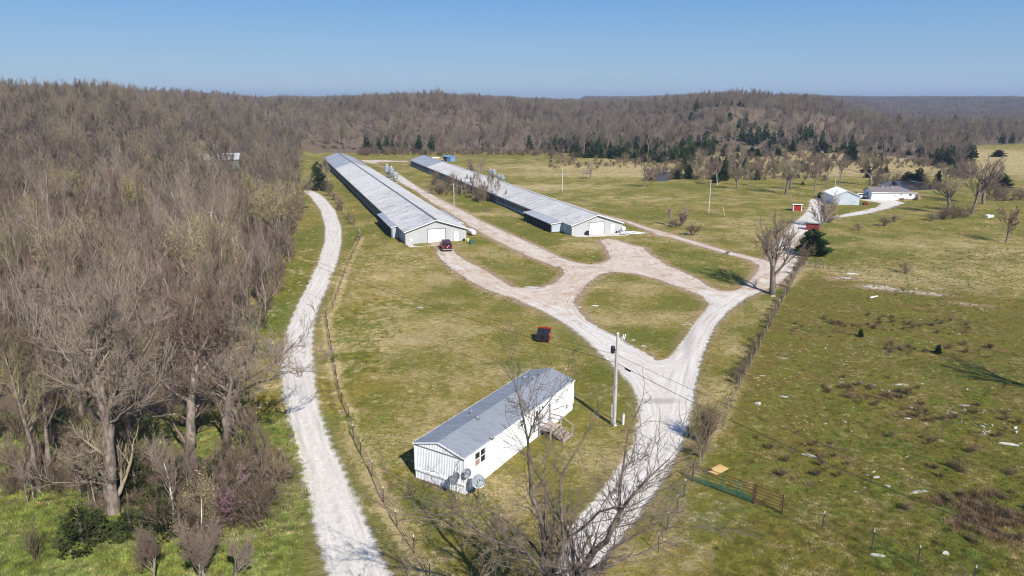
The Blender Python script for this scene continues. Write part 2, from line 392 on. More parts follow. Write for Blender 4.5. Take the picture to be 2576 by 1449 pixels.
lane_right = [(779, 478), (798, 485), (814, 495), (843, 528), (859, 572), (860, 609), (851, 651), (846, 671), (820, 735), (813, 751), (800, 780), (789, 834), (787, 870), (790, 917), (800, 984), (812, 1040), (818, 1067), (843, 1134), (870, 1190), (900, 1258), (930, 1330), (955, 1390), (985, 1449), (1035, 1540), (1100, 1650)]
P_lane = gv(lane_left + lane_right[::-1])
# the forked farm drive
stem = [(1250, 1750), (1388, 1449), (1433, 1329), (1518, 1231), (1572, 1150), (1592, 1120), (1607, 1050), (1600, 1000), (1582, 967), (1557, 934), (1520, 900), (1467, 850), (1423, 817), (1367, 784), (1287, 751), (1220, 728), (1175, 705), (1140, 680), (1108, 655), (1098, 640), (1103, 622), (1138, 622), (1150, 640), (1173, 657), (1214, 675), (1256, 701), (1290, 722), (1350, 728), (1395, 712), (1418, 690), (1410, 670),
        ZB(1500, 1230), ZB(1400, 1190), ZB(1250, 1130), ZB(1100, 1060), ZB(900, 960), ZB(700, 850), ZB(520, 730), ZB(300, 600), ZB(150, 490), ZB(0, 412),
        ZA(1040, 360), ZA(960, 322), ZA(860, 275), ZA(700, 247), (915, 405), (905, 404), (925, 402), ZA(1235, 241), ZA(1235, 252), ZA(880, 252), ZA(900, 283), ZA(1000, 325), ZA(1100, 368),
        ZB(0, 335), ZB(60, 380), ZB(200, 470), ZB(330, 540), ZB(480, 620), ZB(640, 700), ZB(800, 790), ZB(1000, 880), ZB(1200, 970), ZB(1400, 1060), ZB(1560, 1140), ZB(1700, 1185), ZB(1830, 1203), ZB(1950, 1190), ZB(2035, 1150), ZB(2005, 1100), ZB(1985, 1035), ZB(1925, 975), ZB(2010, 955),
        ZY(1600, 515), ZY(1900, 610), ZY(2150, 660), ZY(2200, 720), ZY(2300, 820), ZY(2460, 900), ZY(2576, 990),
        ZC(1760, 50), ZC(1900, 105), ZC(1990, 150), ZC(2070, 205), ZC(2170, 243), ZC(2280, 240), ZC(2345, 205), (1885, 706), (1900, 690), (1911, 668), (1880, 653), (1830, 640), ZY(2576, 452), ZY(2400, 430), ZY(2250, 350), ZY(2000, 255), ZY(1750, 160), (1500, 541), (1420, 511), (1421, 509), (1503, 537), ZY(1780, 135), ZY(2000, 205), ZY(2300, 305), ZY(2576, 375), (1800, 623), (1850, 637), (1905, 650), (1925, 655), (1948, 632),
        ZD(450, 800), ZD(520, 720), ZD(560, 680), ZD(600, 620), ZD(650, 562), ZD(740, 490), ZD(810, 420), ZD(840, 370), ZD(850, 300), ZD(900, 275), ZD(1010, 278), ZD(1010, 330), ZD(985, 400), ZD(965, 450), ZD(1020, 490), ZD(1140, 472), ZD(1300, 438), ZD(1480, 405), ZD(1600, 372), ZD(1640, 345), ZD(1600, 325), ZD(1480, 305), ZD(1400, 288), ZD(1520, 286), ZD(1740, 292), ZD(1820, 318), ZD(1880, 338), ZD(1800, 362), ZD(1720, 388), ZD(1600, 420), ZD(1400, 462), ZD(1150, 494), ZD(1060, 505), ZD(960, 560), ZD(830, 640), ZD(760, 690), ZD(720, 740), ZD(690, 800), (2010, 660), (1990, 690), (1965, 712),
        ZC(2370, 300), ZC(2230, 400), ZC(2140, 500), ZC(2090, 600), ZC(2060, 680), ZC(2035, 750), ZC(2010, 850), ZC(1985, 950), ZC(1975, 1050), ZC(1940, 1200), (1713, 1134), (1704, 1150), (1655, 1231), (1586, 1329), (1489, 1449), (1380, 1750)]
P_drive = gv(stem)
isl = [(1065, 330), (1110, 270), (1170, 190), (1270, 120), (1380, 103), (1520, 115), (1700, 160), (1900, 235), (2040, 290), (2085, 340), (2050, 400), (1970, 490), (1900, 600), (1830, 690), (1760, 760), (1690, 770), (1600, 710), (1480, 650), (1390, 590), (1280, 540), (1170, 470), (1100, 390)]
P_isl = [G(*ZC(*p)) for p in isl]
P_pond1 = gv([ZG(940, 560), ZG(1000, 500), ZG(1180, 484), ZG(1200, 520), ZG(1170, 580), ZG(1080, 598), ZG(950, 604)])
P_pond2 = gv([ZM(880, 300), ZM(900, 240), ZM(1100, 235), ZM(1260, 235), ZM(1450, 275), ZM(1640, 310), ZM(1620, 335), ZM(1350, 345), ZM(1280, 350)])
P_wood = [(-60, 22), (-36, 40), (-31, 44.5), (-24, 46), (-21, 50), (-22, 56), (-25, 66), (-28.5, 78), (-31.5, 90), (-34.5, 103), (-38, 120), (-42, 137), (-49, 165), (-61, 200), (-71, 238), (-84, 285), (-97, 330), (-112, 374), (-60, 390), (-19, 392), (30, 384), (60, 374), (95, 385), (125, 402), (158, 400), (185, 385), (190, 340), (186, 306), (192, 298), (205, 318), (226, 350), (256, 396), (290, 450), (340, 468), (600, 640), (2500, 1200), (3400, 4600), (-3400, 4600), (-1500, 15), (-200, 10)]

def axis(a0, a1, step, lo, hi, grow):
    c = list(np.arange(a0, a1, step)); s = step; x = a1
    while x < hi: c.append(x); s *= grow; x += s
    c.append(hi); s = step; x = a0 - step
    while x > lo: c.insert(0, x); s *= grow; x -= s
    c.insert(0, lo); return np.array(c)
ax = axis(-46, 62, .55, -4200, 4200, 1.06); ay = axis(30, 150, .55, -60, 5200, 1.022)
GX, GY = np.meshgrid(ax, ay); nx, ny = len(ax), len(ay)
gx = GX.ravel().copy(); gy = GY.ravel().copy()
near = (np.abs(gx) < 420) & (gy < 560)
def sdfull(poly, m=near):
    out = np.full(gx.shape, -50.0); out[m] = sdpoly(gx[m], gy[m], poly); return out
sd_lane = sdfull(P_lane); sd_drive = np.minimum(sdfull(P_drive), -sdfull(P_isl))
sd_pond = np.maximum(sdfull(P_pond1), sdfull(P_pond2))
# pull nearby vertices onto the outlines so that edges run smoothly
for s_ in (sd_lane, sd_drive, sd_pond):
    g2 = s_.reshape(ny, nx); gyy, gxx = np.gradient(g2, ay, ax)
    cell = np.maximum(np.gradient(ay)[:, None], np.gradient(ax)[None, :]) * np.ones_like(g2)
    w = (np.abs(g2) < .42 * cell)
    gn = gxx ** 2 + gyy ** 2 + 1e-6
    dx = np.where(w, -g2 * gxx / gn, 0).ravel(); dy = np.where(w, -g2 * gyy / gn, 0).ravel()
    lim = .3 * cell.ravel(); gx += np.clip(dx, -lim, lim); gy += np.clip(dy, -lim, lim)
sd_wood = sdpoly(gx, gy, P_wood)
gz_ = hgt(gx, gy)
sd_all = np.maximum(sd_lane, sd_drive)
sd_pond = np.maximum(sdfull(P_pond1), sdfull(P_pond2))
gz_ += micro(gx, gy) * sstep(-sd_all / 3.0) * (np.hypot(gx, gy) < 300)
gz_ += -.12 * sstep((sd_all) / .8) * 0
gz_ += .07 * sstep((sd_all + .6) / 1.4) * near        # crowned lanes
gz_ = np.where(sd_pond > -2, np.where(sd_pond >= -.01, -.12, gz_ * .3), gz_)
def blob(lst):
    o = np.zeros(gx.shape)
    for (vx, vy, rx, ry, s, *rot) in lst:
        cx, cyy = G(vx, vy); a = rad(rot[0]) if rot else 0
        dx = gx - cx; dy = gy - cyy; u = dx * math.cos(a) + dy * math.sin(a); v = -dx * math.sin(a) + dy * math.cos(a)
        o += s * np.exp(-(u / rx) ** 2 - (v / ry) ** 2)
    return o
lush = blob([(700, 780, 4, 12, 1.4), (745, 700, 3, 9, 1.2), (800, 590, 3, 16, 1.0), (690, 1180, 3, 7, 1.3), (670, 1290, 4, 5, 1.2), (620, 1400, 7, 5, 1.1), (100, 1380, 14, 5, 1.1), (300, 1420, 9, 3, .9), (640, 860, 3, 8, 1.2), (690, 1060, 2.5, 8, .9), (1940, 735, 4, 3, 1.3), (1760, 680, 6, 3, 1.0, -40), (1700, 640, 6, 3, .8), (1340, 600, 12, 4, .6, 100), (1450, 650, 8, 3, .7), (1560, 950, 3, 6, .6), (1580, 1000, 2, 5, .6), (1200, 500, 20, 5, .7, 100), (2100, 600, 5, 4, 1.0), (2110, 640, 9, 5, .9), (1960, 1230, 5, 5, .9), (2200, 1290, 6, 4, .5), (2400, 1350, 9, 4, .4), (1800, 1280, 3, 4, .8), (1850, 1340, 5, 3, .6), (885, 600, 2, 9, 1.0), (900, 480, 3, 18, .9, 20), (870, 950, 1.2, 10, .8), (1400, 1060, 3, 3, .5), (1560, 540, 30, 4, .3), (2500, 960, 6, 5, .8), (2150, 900, 14, 10, .35), (2300, 1150, 14, 8, .3), (1400, 700, 5, 2.5, .7), (1600, 850, 8, 3, .6), (1700, 470, 18, 6, .5), (1460, 395, 60, 10, .3), (2230, 510, 8, 4, .5)])
dry = blob([(1000, 700, 9, 12, .55), (1100, 850, 8, 9, .45), (960, 830, 7, 6, .5), (950, 1100, 5, 8, .4), (1250, 950, 6, 6, .3), (1000, 640, 7, 8, .5), (1500, 420, 55, 14, .6), (1600, 440, 40, 10, .7), (1400, 470, 30, 10, .5), (1650, 500, 30, 10, .4), (2350, 720, 30, 12, .45), (2500, 640, 30, 20, .4), (2180, 700, 12, 8, .4), (1620, 800, 9, 4, .6), (1580, 720, 8, 4, .5), (1820, 600, 22, 8, .35), (1850, 880, 3, 8, .6), (1830, 1000, 3, 6, .5), (1250, 640, 12, 6, .35), (1480, 620, 5, 5, .6), (2000, 430, 90, 22, .7), (1560, 1150, 4, 4, .5), (1850, 1400, 6, 5, .4), (640, 780, 4, 8, .5), (790, 1400, 1.2, 6, .9), (2530, 400, 90, 60, 1.3), (2150, 400, 120, 26, .8), (1900, 400, 60, 20, .8), (1900, 560, 20, 10, .4), (1350, 470, 6, 4, .9), (1230, 540, 9, 3, .9), (2180, 480, 25, 5, .3), (1250, 1240, 3, 3, .7)])
duff = sstep((sd_wood + 1) / 7) * (.55 + .35 * sstep((np.hypot(gx, gy) - 55) / 40)) + blob([(560, 1290, 5, 3, .8), (420, 1320, 5, 2.5, .8), (1230, 530, 7, 2.5, .7, 105), (1100, 1215, 3, 1, .9, -30), (930, 640, 1.2, 6, .7, 15), (1700, 460, 14, 3, .4), (1450, 440, 8, 2, .4), (1050, 640, 3, 2, .6)])
# bare strip under the fence west of the lane yard and dirt beside the mobile home
tan = blob([(1180, 690, 14, 12, .75), (1120, 640, 6, 8, .7), (1330, 740, 8, 6, .6), (1450, 690, 10, 8, .7), (1620, 650, 18, 12, .95), (1760, 700, 14, 8, .8), (1500, 790, 6, 4, .5, -45), (1700, 600, 12, 20, .9), (1560, 640, 8, 8, .6), (1400, 640, 30, 30, .6), (1250, 540, 40, 60, .55), (1100, 450, 60, 120, .5), (1900, 700, 8, 8, .4), (1850, 630, 40, 20, .8), (1500, 540, 40, 60, .9), (1000, 400, 60, 60, .8)])
def pldist(pts):
    d = np.full(gx.shape, 1e9)
    for a, b in zip(pts[:-1], pts[1:]):
        a = np.array(a); b = np.array(b); ab = b - a; t = np.clip(((gx - a[0]) * ab[0] + (gy - a[1]) * ab[1]) / (ab @ ab + 1e-9), 0, 1); d = np.minimum(d, np.hypot(gx - a[0] - t * ab[0], gy - a[1] - t * ab[1]))
    return d
LFP = [G(*ZA(700, 1110)), G(*ZA(640, 1250)), G(*ZA(560, 1400)), G(838, 775), G(820, 800)] + [G(*ZL(*p)) for p in ((265, 160), (290, 250), (335, 350), (372, 495), (420, 605), (498, 755), (577, 940), (672, 1110), (790, 1290), (900, 1470))]
RFP = [G(*ZI(*p)) for p in ((1000, 250), (900, 350), (830, 500), (760, 620), (700, 765), (610, 950), (480, 1210))] + [G(*ZH(*p)) for p in ((440, 180), (390, 290), (300, 440), (240, 585), (190, 690), (72, 930), (-60, 1210))]
fl_ = np.exp(-(pldist(LFP) / .45) ** 2); fr_ = np.exp(-(pldist(RFP) / .6) ** 2)
right_ = sstep((gx - np.interp(gy, [36, 60, 80, 122], [12, 19, 27, 52])) / 3) * sstep((118 - gy + (gx - 50) * -.75) / 8)
dry = dry + fl_ * 1.6 + fr_ * .6 - .75 * right_; lush = lush - .04 * right_ - fl_ * 1.0; duff = duff + fl_ * .35
duff = duff + blob([(330, 1290, 6, 3.2, .8), (480, 1270, 6, 4.5, 1.0), (600, 1230, 4, 4, .9), (150, 1200, 6, 3.5, .6), (640, 1290, 2.5, 3, .7), (560, 1350, 3.5, 2, .8)])
lush = lush - blob([(330, 1290, 6, 3.2, .8), (480, 1270, 6, 4.5, 1.0), (600, 1230, 4, 4, .9)])
scruff = blob([(2300, 950, 22, 22, 1.0), (2100, 1000, 14, 14, .8), (2450, 1150, 16, 10, .9), (2150, 730, 10, 5, .9), (2300, 740, 12, 4, 1.0), (2500, 850, 20, 12, .8), (1480, 770, 4, 2, .5), (1620, 900, 5, 3, .7)])
bare = blob([(2120, 700, 3, 1.6, 1.2), (2205, 722, 4, 2.2, 1.2), (2330, 738, 4.5, 1.4, 1.3, -25), (2440, 765, 4, 1.2, 1.0, -25), (1340, 726, 2.2, .9, 1.6)])
sdA = np.maximum(np.clip(sd_all, -6, 6), bare * 2.1 - 1.9)
tan = np.clip(tan, 0, 1) * (sd_lane < sd_drive)
# darker crown strips between the wheel tracks
lane_mid = np.clip(1 - np.abs(sd_lane - 2.1) / .8, 0, 1) * (gy < 90) * .55 + np.clip(1 - np.abs(sd_lane - 2.0) / .5, 0, 1) * np.exp(-((gy - 88) / 12) ** 2) * .9
dm = blob([(1730, 860, 1.1, 9, .8, -14), (1800, 790, 1.1, 8, .5, -30), (1590, 1010, 3, .8, .7), (1690, 1010, 4, .7, .6)]) + np.clip(1 - np.abs(sd_drive - 2.2) / .7, 0, 1) * .35 * (gx < 20) * (gy > 60)
tan = np.clip(tan + bare * .8, 0, 1)
rut = np.clip(lane_mid * (sd_lane > 0) + dm * (sd_drive > 0), 0, 1.2)
idx = np.arange(nx * ny).reshape(ny, nx)
quads = np.stack([idx[:-1, :-1], idx[:-1, 1:], idx[1:, 1:], idx[1:, :-1]], -1).reshape(-1, 4)
def fmean(a): return a[quads].mean(1)
fl = fmean(sd_lane) > 0; fd = (fmean(sd_drive) > 0) & ~fl; fp = (fmean(sd_pond) > 0) & ~fl & ~fd
def sheet(name, sel, mat, label, attrs=True):
    q = quads[sel]; u, inv = np.unique(q, return_inverse=True); inv = inv.reshape(-1, 4)
    me = bpy.data.meshes.new(name); me.vertices.add(len(u)); co = np.stack([gx[u], gy[u], gz_[u]], 1)
    me.vertices.foreach_set('co', co.ravel()); me.loops.add(inv.size); me.loops.foreach_set('vertex_index', inv.ravel().astype(np.int32))
    me.polygons.add(len(inv)); me.polygons.foreach_set('loop_start', (np.arange(len(inv)) * 4).astype(np.int32))
    me.polygons.foreach_set('use_smooth', np.ones(len(inv), bool)); me.update(calc_edges=True); me.validate()
    if attrs:
        for an, arr in (('sd', sdA), ('lush', lush), ('dry', dry), ('duff', duff), ('tan', tan), ('scruff', np.clip(scruff, 0, 1)), ('rut', rut), ('rt', right_)):
            a = me.attributes.new(an, 'FLOAT', 'POINT'); a.data.foreach_set('value', arr[u].astype(np.float32))
    me.materials.append(mat); o = put(name, me); tag(o, label, kind='structure'); return o
sheet('ground', ~(fl | fd | fp), M['ground'], 'rolling pasture and yard grass, olive green patched with straw and leaf litter')
sheet('gravel_road', fl, M['ground'], 'narrow white gravel road curving along the bare wood')
sheet('farm_driveway', fd, M['ground'], 'forked dusty gravel driveway looping between the poultry houses')
gz_[:] = np.where(sd_pond > -.6, -.10, gz_)
sheet('pond_water', fp, M['water'], 'dark still pond water', False)

def onroad(x, y, m=0.0):
    x = np.atleast_1d(np.asarray(x, float)); y = np.atleast_1d(np.asarray(y, float))
    return (sdpoly(x, y, P_lane) > -m) | ((sdpoly(x, y, P_drive) > -m) & (sdpoly(x, y, P_isl) < m))

# ------------------------------------------------------------------ trees
def _n(v):
    l = math.sqrt(v[0] * v[0] + v[1] * v[1] + v[2] * v[2]) + 1e-9; return (v[0] / l, v[1] / l, v[2] / l)
def _perp(d, r):
    a = (d[1], -d[0], 0.0) if abs(d[2]) < .95 else (0.0, d[2], -d[1]); a = _n(a)
    b = (d[1] * a[2] - d[2] * a[1], d[2] * a[0] - d[0] * a[2], d[0] * a[1] - d[1] * a[0])
    t = r.random() * 6.2832; c, s = math.cos(t), math.sin(t)
    return (a[0] * c + b[0] * s, a[1] * c + b[1] * s, a[2] * c + b[2] * s)
class Tree:
    """grows a skeleton; spec = list per level of dict(nseg, kids, ang, lenf, wander, up, taper)"""
    def __init__(s, seed): s.r = random.Random(seed); s.seg = []; s.tips = []
    def grow(s, p, d, L, rad0, lev, spec, rmin):
        r = s.r; sp = spec[lev]; ns = sp['seg']; pts = [p]; dirs = []; rr = [rad0]
        sl = L / ns
        for i in range(ns):
            w = sp['w']
            d = _n((d[0] + r.gauss(0, w), d[1] + r.gauss(0, w), d[2] + r.gauss(0, w) + sp['up']))
            p = (p[0] + d[0] * sl, p[1] + d[1] * sl, max(.05, p[2] + d[2] * sl)); pts.append(p); dirs.append(d)
            rr.append(max(rmin, rad0 * (1 - (1 - sp['tp']) * (i + 1) / ns)))
        last = lev == len(spec) - 1
        for i in range(ns):
            s.seg.append((pts[i], pts[i + 1], rr[i], rr[i + 1] if not (last and i == ns - 1) else 0.0, lev))
        s.tips.append((pts[-1], lev))
        if last: return
        nx_ = spec[lev + 1]; k = sp['k']; k = max(1, int(k * (.75 + .5 * r.random()) + .5))
        for j in range(k):
            t = sp['t0'] + (1 - sp['t0']) * ((j + r.random()) / k); t = min(.999, t)
            i = int(t * ns); f = t * ns - i
            q = tuple(pts[i][m] + (pts[i + 1][m] - pts[i][m]) * f for m in range(3)); dd = dirs[i]; ra = rr[i] + (rr[i + 1] - rr[i]) * f
            ang = rad(sp['a'] * (.7 + .6 * r.random())); pv = _perp(dd, r)
            if sp.get('flat'): pv = _n((pv[0], pv[1], pv[2] * .5))
            nd = _n(tuple(dd[m] * math.cos(ang) + pv[m] * math.sin(ang) for m in range(3)))
            if nd[2] < sp.get('zmin', -.3): nd = _n((nd[0], nd[1], sp.get('zmin', -.3) + .1 * r.random()))
            ln = L * sp['lf'] * (1.15 - sp.get('fall', .5) * t) * (.75 + .5 * r.random())
            s.grow(q, nd, ln, max(rmin, ra * sp['rf']), lev + 1, spec, rmin)
        if sp.get('tip', True) and lev >= 1:   # leading shoot goes on
            s.grow(pts[-1], dirs[-1], L * .45, rr[-1], lev + 1, spec, rmin)
def segs_mesh(name, segs, mat, sides=(8, 6, 4, 3, 3), rscale=1.0, rmin=0.0):
    V = []; Fq = []; Ft = []; nv = 0
    groups = {}
    for s_ in segs: groups.setdefault((sides[min(s_[4], len(sides) - 1)], s_[3] == 0.0), []).append(s_)
    vs = []; faces = []; smooth = []
    for (n, cone), L in groups.items():
        p0 = np.array([a[0] for a in L]); p1 = np.array([a[1] for a in L]); r0 = np.array([a[2] for a in L]) * rscale; r1 = np.array([a[3] for a in L]) * rscale
        r0 = np.maximum(r0, rmin); r1 = np.maximum(r1, rmin)
        d = p1 - p0; d /= np.linalg.norm(d, axis=1, keepdims=True) + 1e-9
        a = np.where(np.abs(d[:, 2:3]) < .95, np.stack([d[:, 1], -d[:, 0], 0 * d[:, 0]], 1), np.stack([0 * d[:, 0], d[:, 2], -d[:, 1]], 1))
        a /= np.linalg.norm(a, axis=1, keepdims=True) + 1e-9; b = np.cross(d, a)
        t = np.arange(n) * 2 * math.pi / n; ct = np.cos(t)[None, :, None]; st = np.sin(t)[None, :, None]
        ring = a[:, None, :] * ct + b[:, None, :] * st
        A = p0[:, None, :] + ring * r0[:, None, None]; m = len(L)
        k = np.arange(n); k2 = (k + 1) % n
        if cone:
            allv = np.concatenate([A, p1[:, None, :]], 1).reshape(-1, 3); o = nv + np.arange(m)[:, None] * (n + 1)
            f = np.stack([o + k, o + k2, np.broadcast_to(o + n, (m, n))], -1).reshape(-1, 3)
        else:
            p1e = p1 + d * (r1[:, None] * .3)
            B = p1e[:, None, :] + ring * r1[:, None, None]; allv = np.concatenate([A, B], 1).reshape(-1, 3)
            o = nv + np.arange(m)[:, None] * (2 * n)
            f = np.stack([o + k, o + k2, o + n + k2, o + n + k], -1).reshape(-1, 4)
        vs.append(allv); faces.append(f); nv += len(allv)
    return arrays_mesh(name, np.concatenate(vs), faces, [mat])
def arrays_mesh(name, vs, faces, mats, mi=None, smooth=False):
    me = bpy.data.meshes.new(name); me.vertices.add(len(vs)); me.vertices.foreach_set('co', np.asarray(vs, np.float32).ravel())
    tot = sum(f.size for f in faces); me.loops.add(tot); me.loops.foreach_set('vertex_index', np.concatenate([f.ravel() for f in faces]).astype(np.int32))
    cnt = np.concatenate([np.full(len(f), f.shape[1]) for f in faces]); st = np.concatenate([[0], np.cumsum(cnt)[:-1]])
    me.polygons.add(len(cnt)); me.polygons.foreach_set('loop_start', st.astype(np.int32))
    for m in mats: me.materials.append(m)
    if mi is not None: me.polygons.foreach_set('material_index', mi.astype(np.int32))
    if smooth: me.polygons.foreach_set('use_smooth', np.ones(len(cnt), bool))
    me.update(calc_edges=True); return me
def leaf_tris(pts, size, rg, up=.3, elong=1.8):
    pts = np.asarray(pts); n = len(pts); d = rg.normal(size=(n, 3)); d[:, 2] += up; d /= np.linalg.norm(d, axis=1, keepdims=True)
    e = np.cross(d, rg.normal(size=(n, 3))); e /= np.linalg.norm(e, axis=1, keepdims=True); s = size * (.6 + .8 * rg.random((n, 1)))
    V = np.stack([pts - e * s * .5, pts + e * s * .5, pts + d * s * elong], 1).reshape(-1, 3)
    return V, np.arange(n * 3).reshape(-1, 3)
def L_(seg, k, a, lf, w, up, tp, t0=.3, rf=.55, **kw):
    return dict(seg=seg, k=k, a=a, lf=lf, w=w, up=up, tp=tp, t0=t0, rf=rf, **kw)
def bare_tree(seed, H, r0, style='round', dens=1.0, rtw=.012, levels=4):
    "returns (trunk segments, crown segments, tips); height is normalised to H"
    T = Tree(seed)
    if style == 'round':
        sp = [L_(5, 6, 36, .95, .05, .03, .62, t0=.55, rf=.62, fall=.35, tip=False), L_(7, 8 * dens, 40, .50, .11, .12, .3, t0=.25, rf=.6), L_(5, 6.5 * dens, 36, .50, .13, .13, .35, t0=.2, rf=.6, tip=True), L_(3, 4.5 * dens, 34, .55, .15, .12, .4, t0=.1, rf=.6), L_(2, 0, 0, 0, .15, .03, .3)]
        fk = .36
    elif style == 'tall':
        sp = [L_(9, 13, 38, .42, .04, .05, .25, t0=.38, rf=.5, fall=.75), L_(6, 8 * dens, 38, .42, .10, .16, .3, t0=.2, rf=.6), L_(4, 6 * dens, 34, .5, .13, .14, .35, t0=.15, rf=.6), L_(2, 4 * dens, 32, .55, .15, .12, .4, t0=.1, rf=.6), L_(2, 0, 0, 0, .15, .03, .3)]
        fk = .86
    elif style == 'spread':
        sp = [L_(4, 6, 58, 1.25, .07, .03, .7, t0=.6, rf=.62, fall=.3, tip=False), L_(8, 8 * dens, 48, .42, .16, .05, .3, t0=.25, rf=.58), L_(5, 7 * dens, 45, .50, .18, .03, .35, t0=.2, rf=.6), L_(3, 5 * dens, 40, .5, .2, .02, .4, t0=.1, rf=.6), L_(2, 0, 0, 0, .15, .02, .3)]
        fk = .30
    elif style == 'vase':
        sp = [L_(2, 9, 28, 5.5, .05, .02, .8, t0=.4, rf=.5, fall=.2, tip=False), L_(8, 9 * dens, 30, .40, .08, .06, .25, t0=.2, rf=.55), L_(4, 6 * dens, 32, .5, .13, .05, .35, t0=.15, rf=.6), L_(3, 4 * dens, 30, .55, .15, .05, .4, t0=.1, rf=.6), L_(2, 0, 0, 0, .15, .03, .3)]
        fk = .12
    sp = sp[:levels]
    T.grow((0, 0, -.15), (T.r.gauss(0, .04), T.r.gauss(0, .04), 1), H * fk, r0, 0, sp, rtw)
    zt = sorted(s_[1][2] for s_ in T.seg)[int(len(T.seg) * .995)]; k = H / zt
    seg = [(tuple(c * k for c in a), tuple(c * k for c in b), r_a, r_b, lv) for a, b, r_a, r_b, lv in T.seg]
    return [s_ for s_ in seg if s_[4] == 0 or (s_[4] == 1 and s_[2] > r0 * .3)], [s_ for s_ in seg if not (s_[4] == 0 or (s_[4] == 1 and s_[2] > r0 * .3))], [tuple(c * k for c in t[0]) for t in T.tips if t[1] >= levels - 2]
def tree_meshes(nm, seed, H, r0, style, dens=1.0, rtw=.012, levels=5, bk='bark', tw='twig', sides=(8, 6, 4, 3, 3)):
    tr, cr, tips = bare_tree(seed, H, r0, style, dens, rtw, levels)
    return segs_mesh(nm + '_trunk', tr, M[bk], sides), segs_mesh(nm + '_crown', cr, M[tw], sides), tips
def cedar_meshes(nm, seed, H, wid, n, size, mat='cedar'):
    rg = np.random.default_rng(seed); u = rg.random(n); z = H * (.06 + .94 * (1 - np.sqrt(u) * .98)); t = z / H
    prof = wid * np.clip((1 - t) ** .5 * 1.02, 0.03, 1) * (.75 + .25 * np.sin(z * 3.1 + seed)); prof *= np.clip(.5 + t * 5, 0, 1)
    th = rg.random(n) * 6.283; lob = 1 + .22 * np.sin(3 * th + seed) + .12 * np.sin(7 * th + z * 2)
    r = prof * lob * np.sqrt(.25 + .75 * rg.random(n))
    c = np.stack([r * np.cos(th), r * np.sin(th), z], 1)
    d = np.stack([np.cos(th), np.sin(th), .55 + .5 * t], 1) + rg.normal(size=(n, 3)) * .35; d /= np.linalg.norm(d, axis=1, keepdims=True)
    e = np.cross(d, rg.normal(size=(n, 3))); e /= np.linalg.norm(e, axis=1, keepdims=True); s = size * (.6 + .8 * rg.random((n, 1))) * (1.15 - .5 * t[:, None])
    f = np.cross(d, e)
    V = np.concatenate([np.stack([c - e * s * .35, c + e * s * .35, c + d * s], 1), np.stack([c - f * s * .35, c + f * s * .35, c + d * s * .9], 1)]).reshape(-1, 3)
    cr = arrays_mesh(nm + '_crown', V, [np.arange(len(V)).reshape(-1, 3)], [M[mat]])
    mb = MB(); mb.tube([(0, 0, -.1), (0, 0, H * .5), (0, 0, H * .93)], [H * .02 + .05, H * .014 + .03, .02], 6)
    return mb.mesh(nm + '_trunk', M['bark_dark']), cr
def make_tree(name, label, cat, loc, tm, cm, rz=0, s=1.0, group=None, extra=None):
    z = H1(loc[0], loc[1])
    t = thing(name, label, cat, (loc[0], loc[1], z), rz, group); t.scale = (s, s, s) if not isinstance(s, tuple) else s
    put('trunk', tm, t); put('crown', cm, t)
    if extra: put(extra[0], extra[1], t)
    return t
def copy_tree(src, loc, rz, s, label=None, group=None):
    c = src.copy(); COL.objects.link(c); c.location = (loc[0], loc[1], H1(loc[0], loc[1])); c.rotation_euler = (0, 0, rz)
    c.scale = s if isinstance(s, tuple) else (s, s, s)
    if label: c['label'] = label
    if group: c['group'] = group
    for ch in src.children:
        d = ch.copy(); COL.objects.link(d); d.parent = c
    return c

# ------------------------------------------------------------------ scatter by geometry nodes
def scatter(name, label, protos, P, RZ, S, K, kind='stuff'):
    "protos: unlinked objects or meshes; P points, RZ heading, S scale, K which proto"
    P = np.asarray(P, np.float32); me = bpy.data.meshes.new(name); me.vertices.add(len(P)); me.vertices.foreach_set('co', P.ravel())
    for an, arr, ty in (('rz', RZ, 'FLOAT'), ('sc', S, 'FLOAT'), ('kk', K, 'INT')):
        a = me.attributes.new(an, ty, 'POINT'); a.data.foreach_set('value', np.asarray(arr, np.int32 if ty == 'INT' else np.float32))
    me.update(); o = put(name, me); tag(o, label, kind=kind)
    ng = bpy.data.node_groups.new(name + '_scatter', 'GeometryNodeTree')
    ng.interface.new_socket('Geometry', in_out='INPUT', socket_type='NodeSocketGeometry'); ng.interface.new_socket('Geometry', in_out='OUTPUT', socket_type='NodeSocketGeometry')
    gi = ng.nodes.new('NodeGroupInput'); go = ng.nodes.new('NodeGroupOutput'); jn = ng.nodes.new('GeometryNodeJoinGeometry')
    def at(nm, ty):
        q = ng.nodes.new('GeometryNodeInputNamedAttribute'); q.data_type = ty; q.inputs['Name'].default_value = nm; return q.outputs[0]
    rz = at('rz', 'FLOAT'); sc = at('sc', 'FLOAT'); kk = at('kk', 'INT')
    cx = ng.nodes.new('ShaderNodeCombineXYZ'); ng.links.new(rz, cx.inputs[2])
    for i, pr in enumerate(protos):
        oi = ng.nodes.new('GeometryNodeObjectInfo'); oi.inputs['Object'].default_value = pr; oi.inputs['As Instance'].default_value = True
        cp = ng.nodes.new('FunctionNodeCompare'); cp.data_type = 'INT'; cp.operation = 'EQUAL'; ng.links.new(kk, cp.inputs[2]); cp.inputs[3].default_value = i
        ip = ng.nodes.new('GeometryNodeInstanceOnPoints'); ng.links.new(gi.outputs[0], ip.inputs['Points']); ng.links.new(cp.outputs[0], ip.inputs['Selection'])
        ng.links.new(oi.outputs['Geometry'], ip.inputs['Instance']); ng.links.new(cx.outputs[0], ip.inputs['Rotation']); ng.links.new(sc, ip.inputs['Scale'])
        ng.links.new(ip.outputs[0], jn.inputs[0])
    ng.links.new(jn.outputs[0], go.inputs[0])
    md = o.modifiers.new('scatter', 'NODES'); md.node_group = ng
    return o
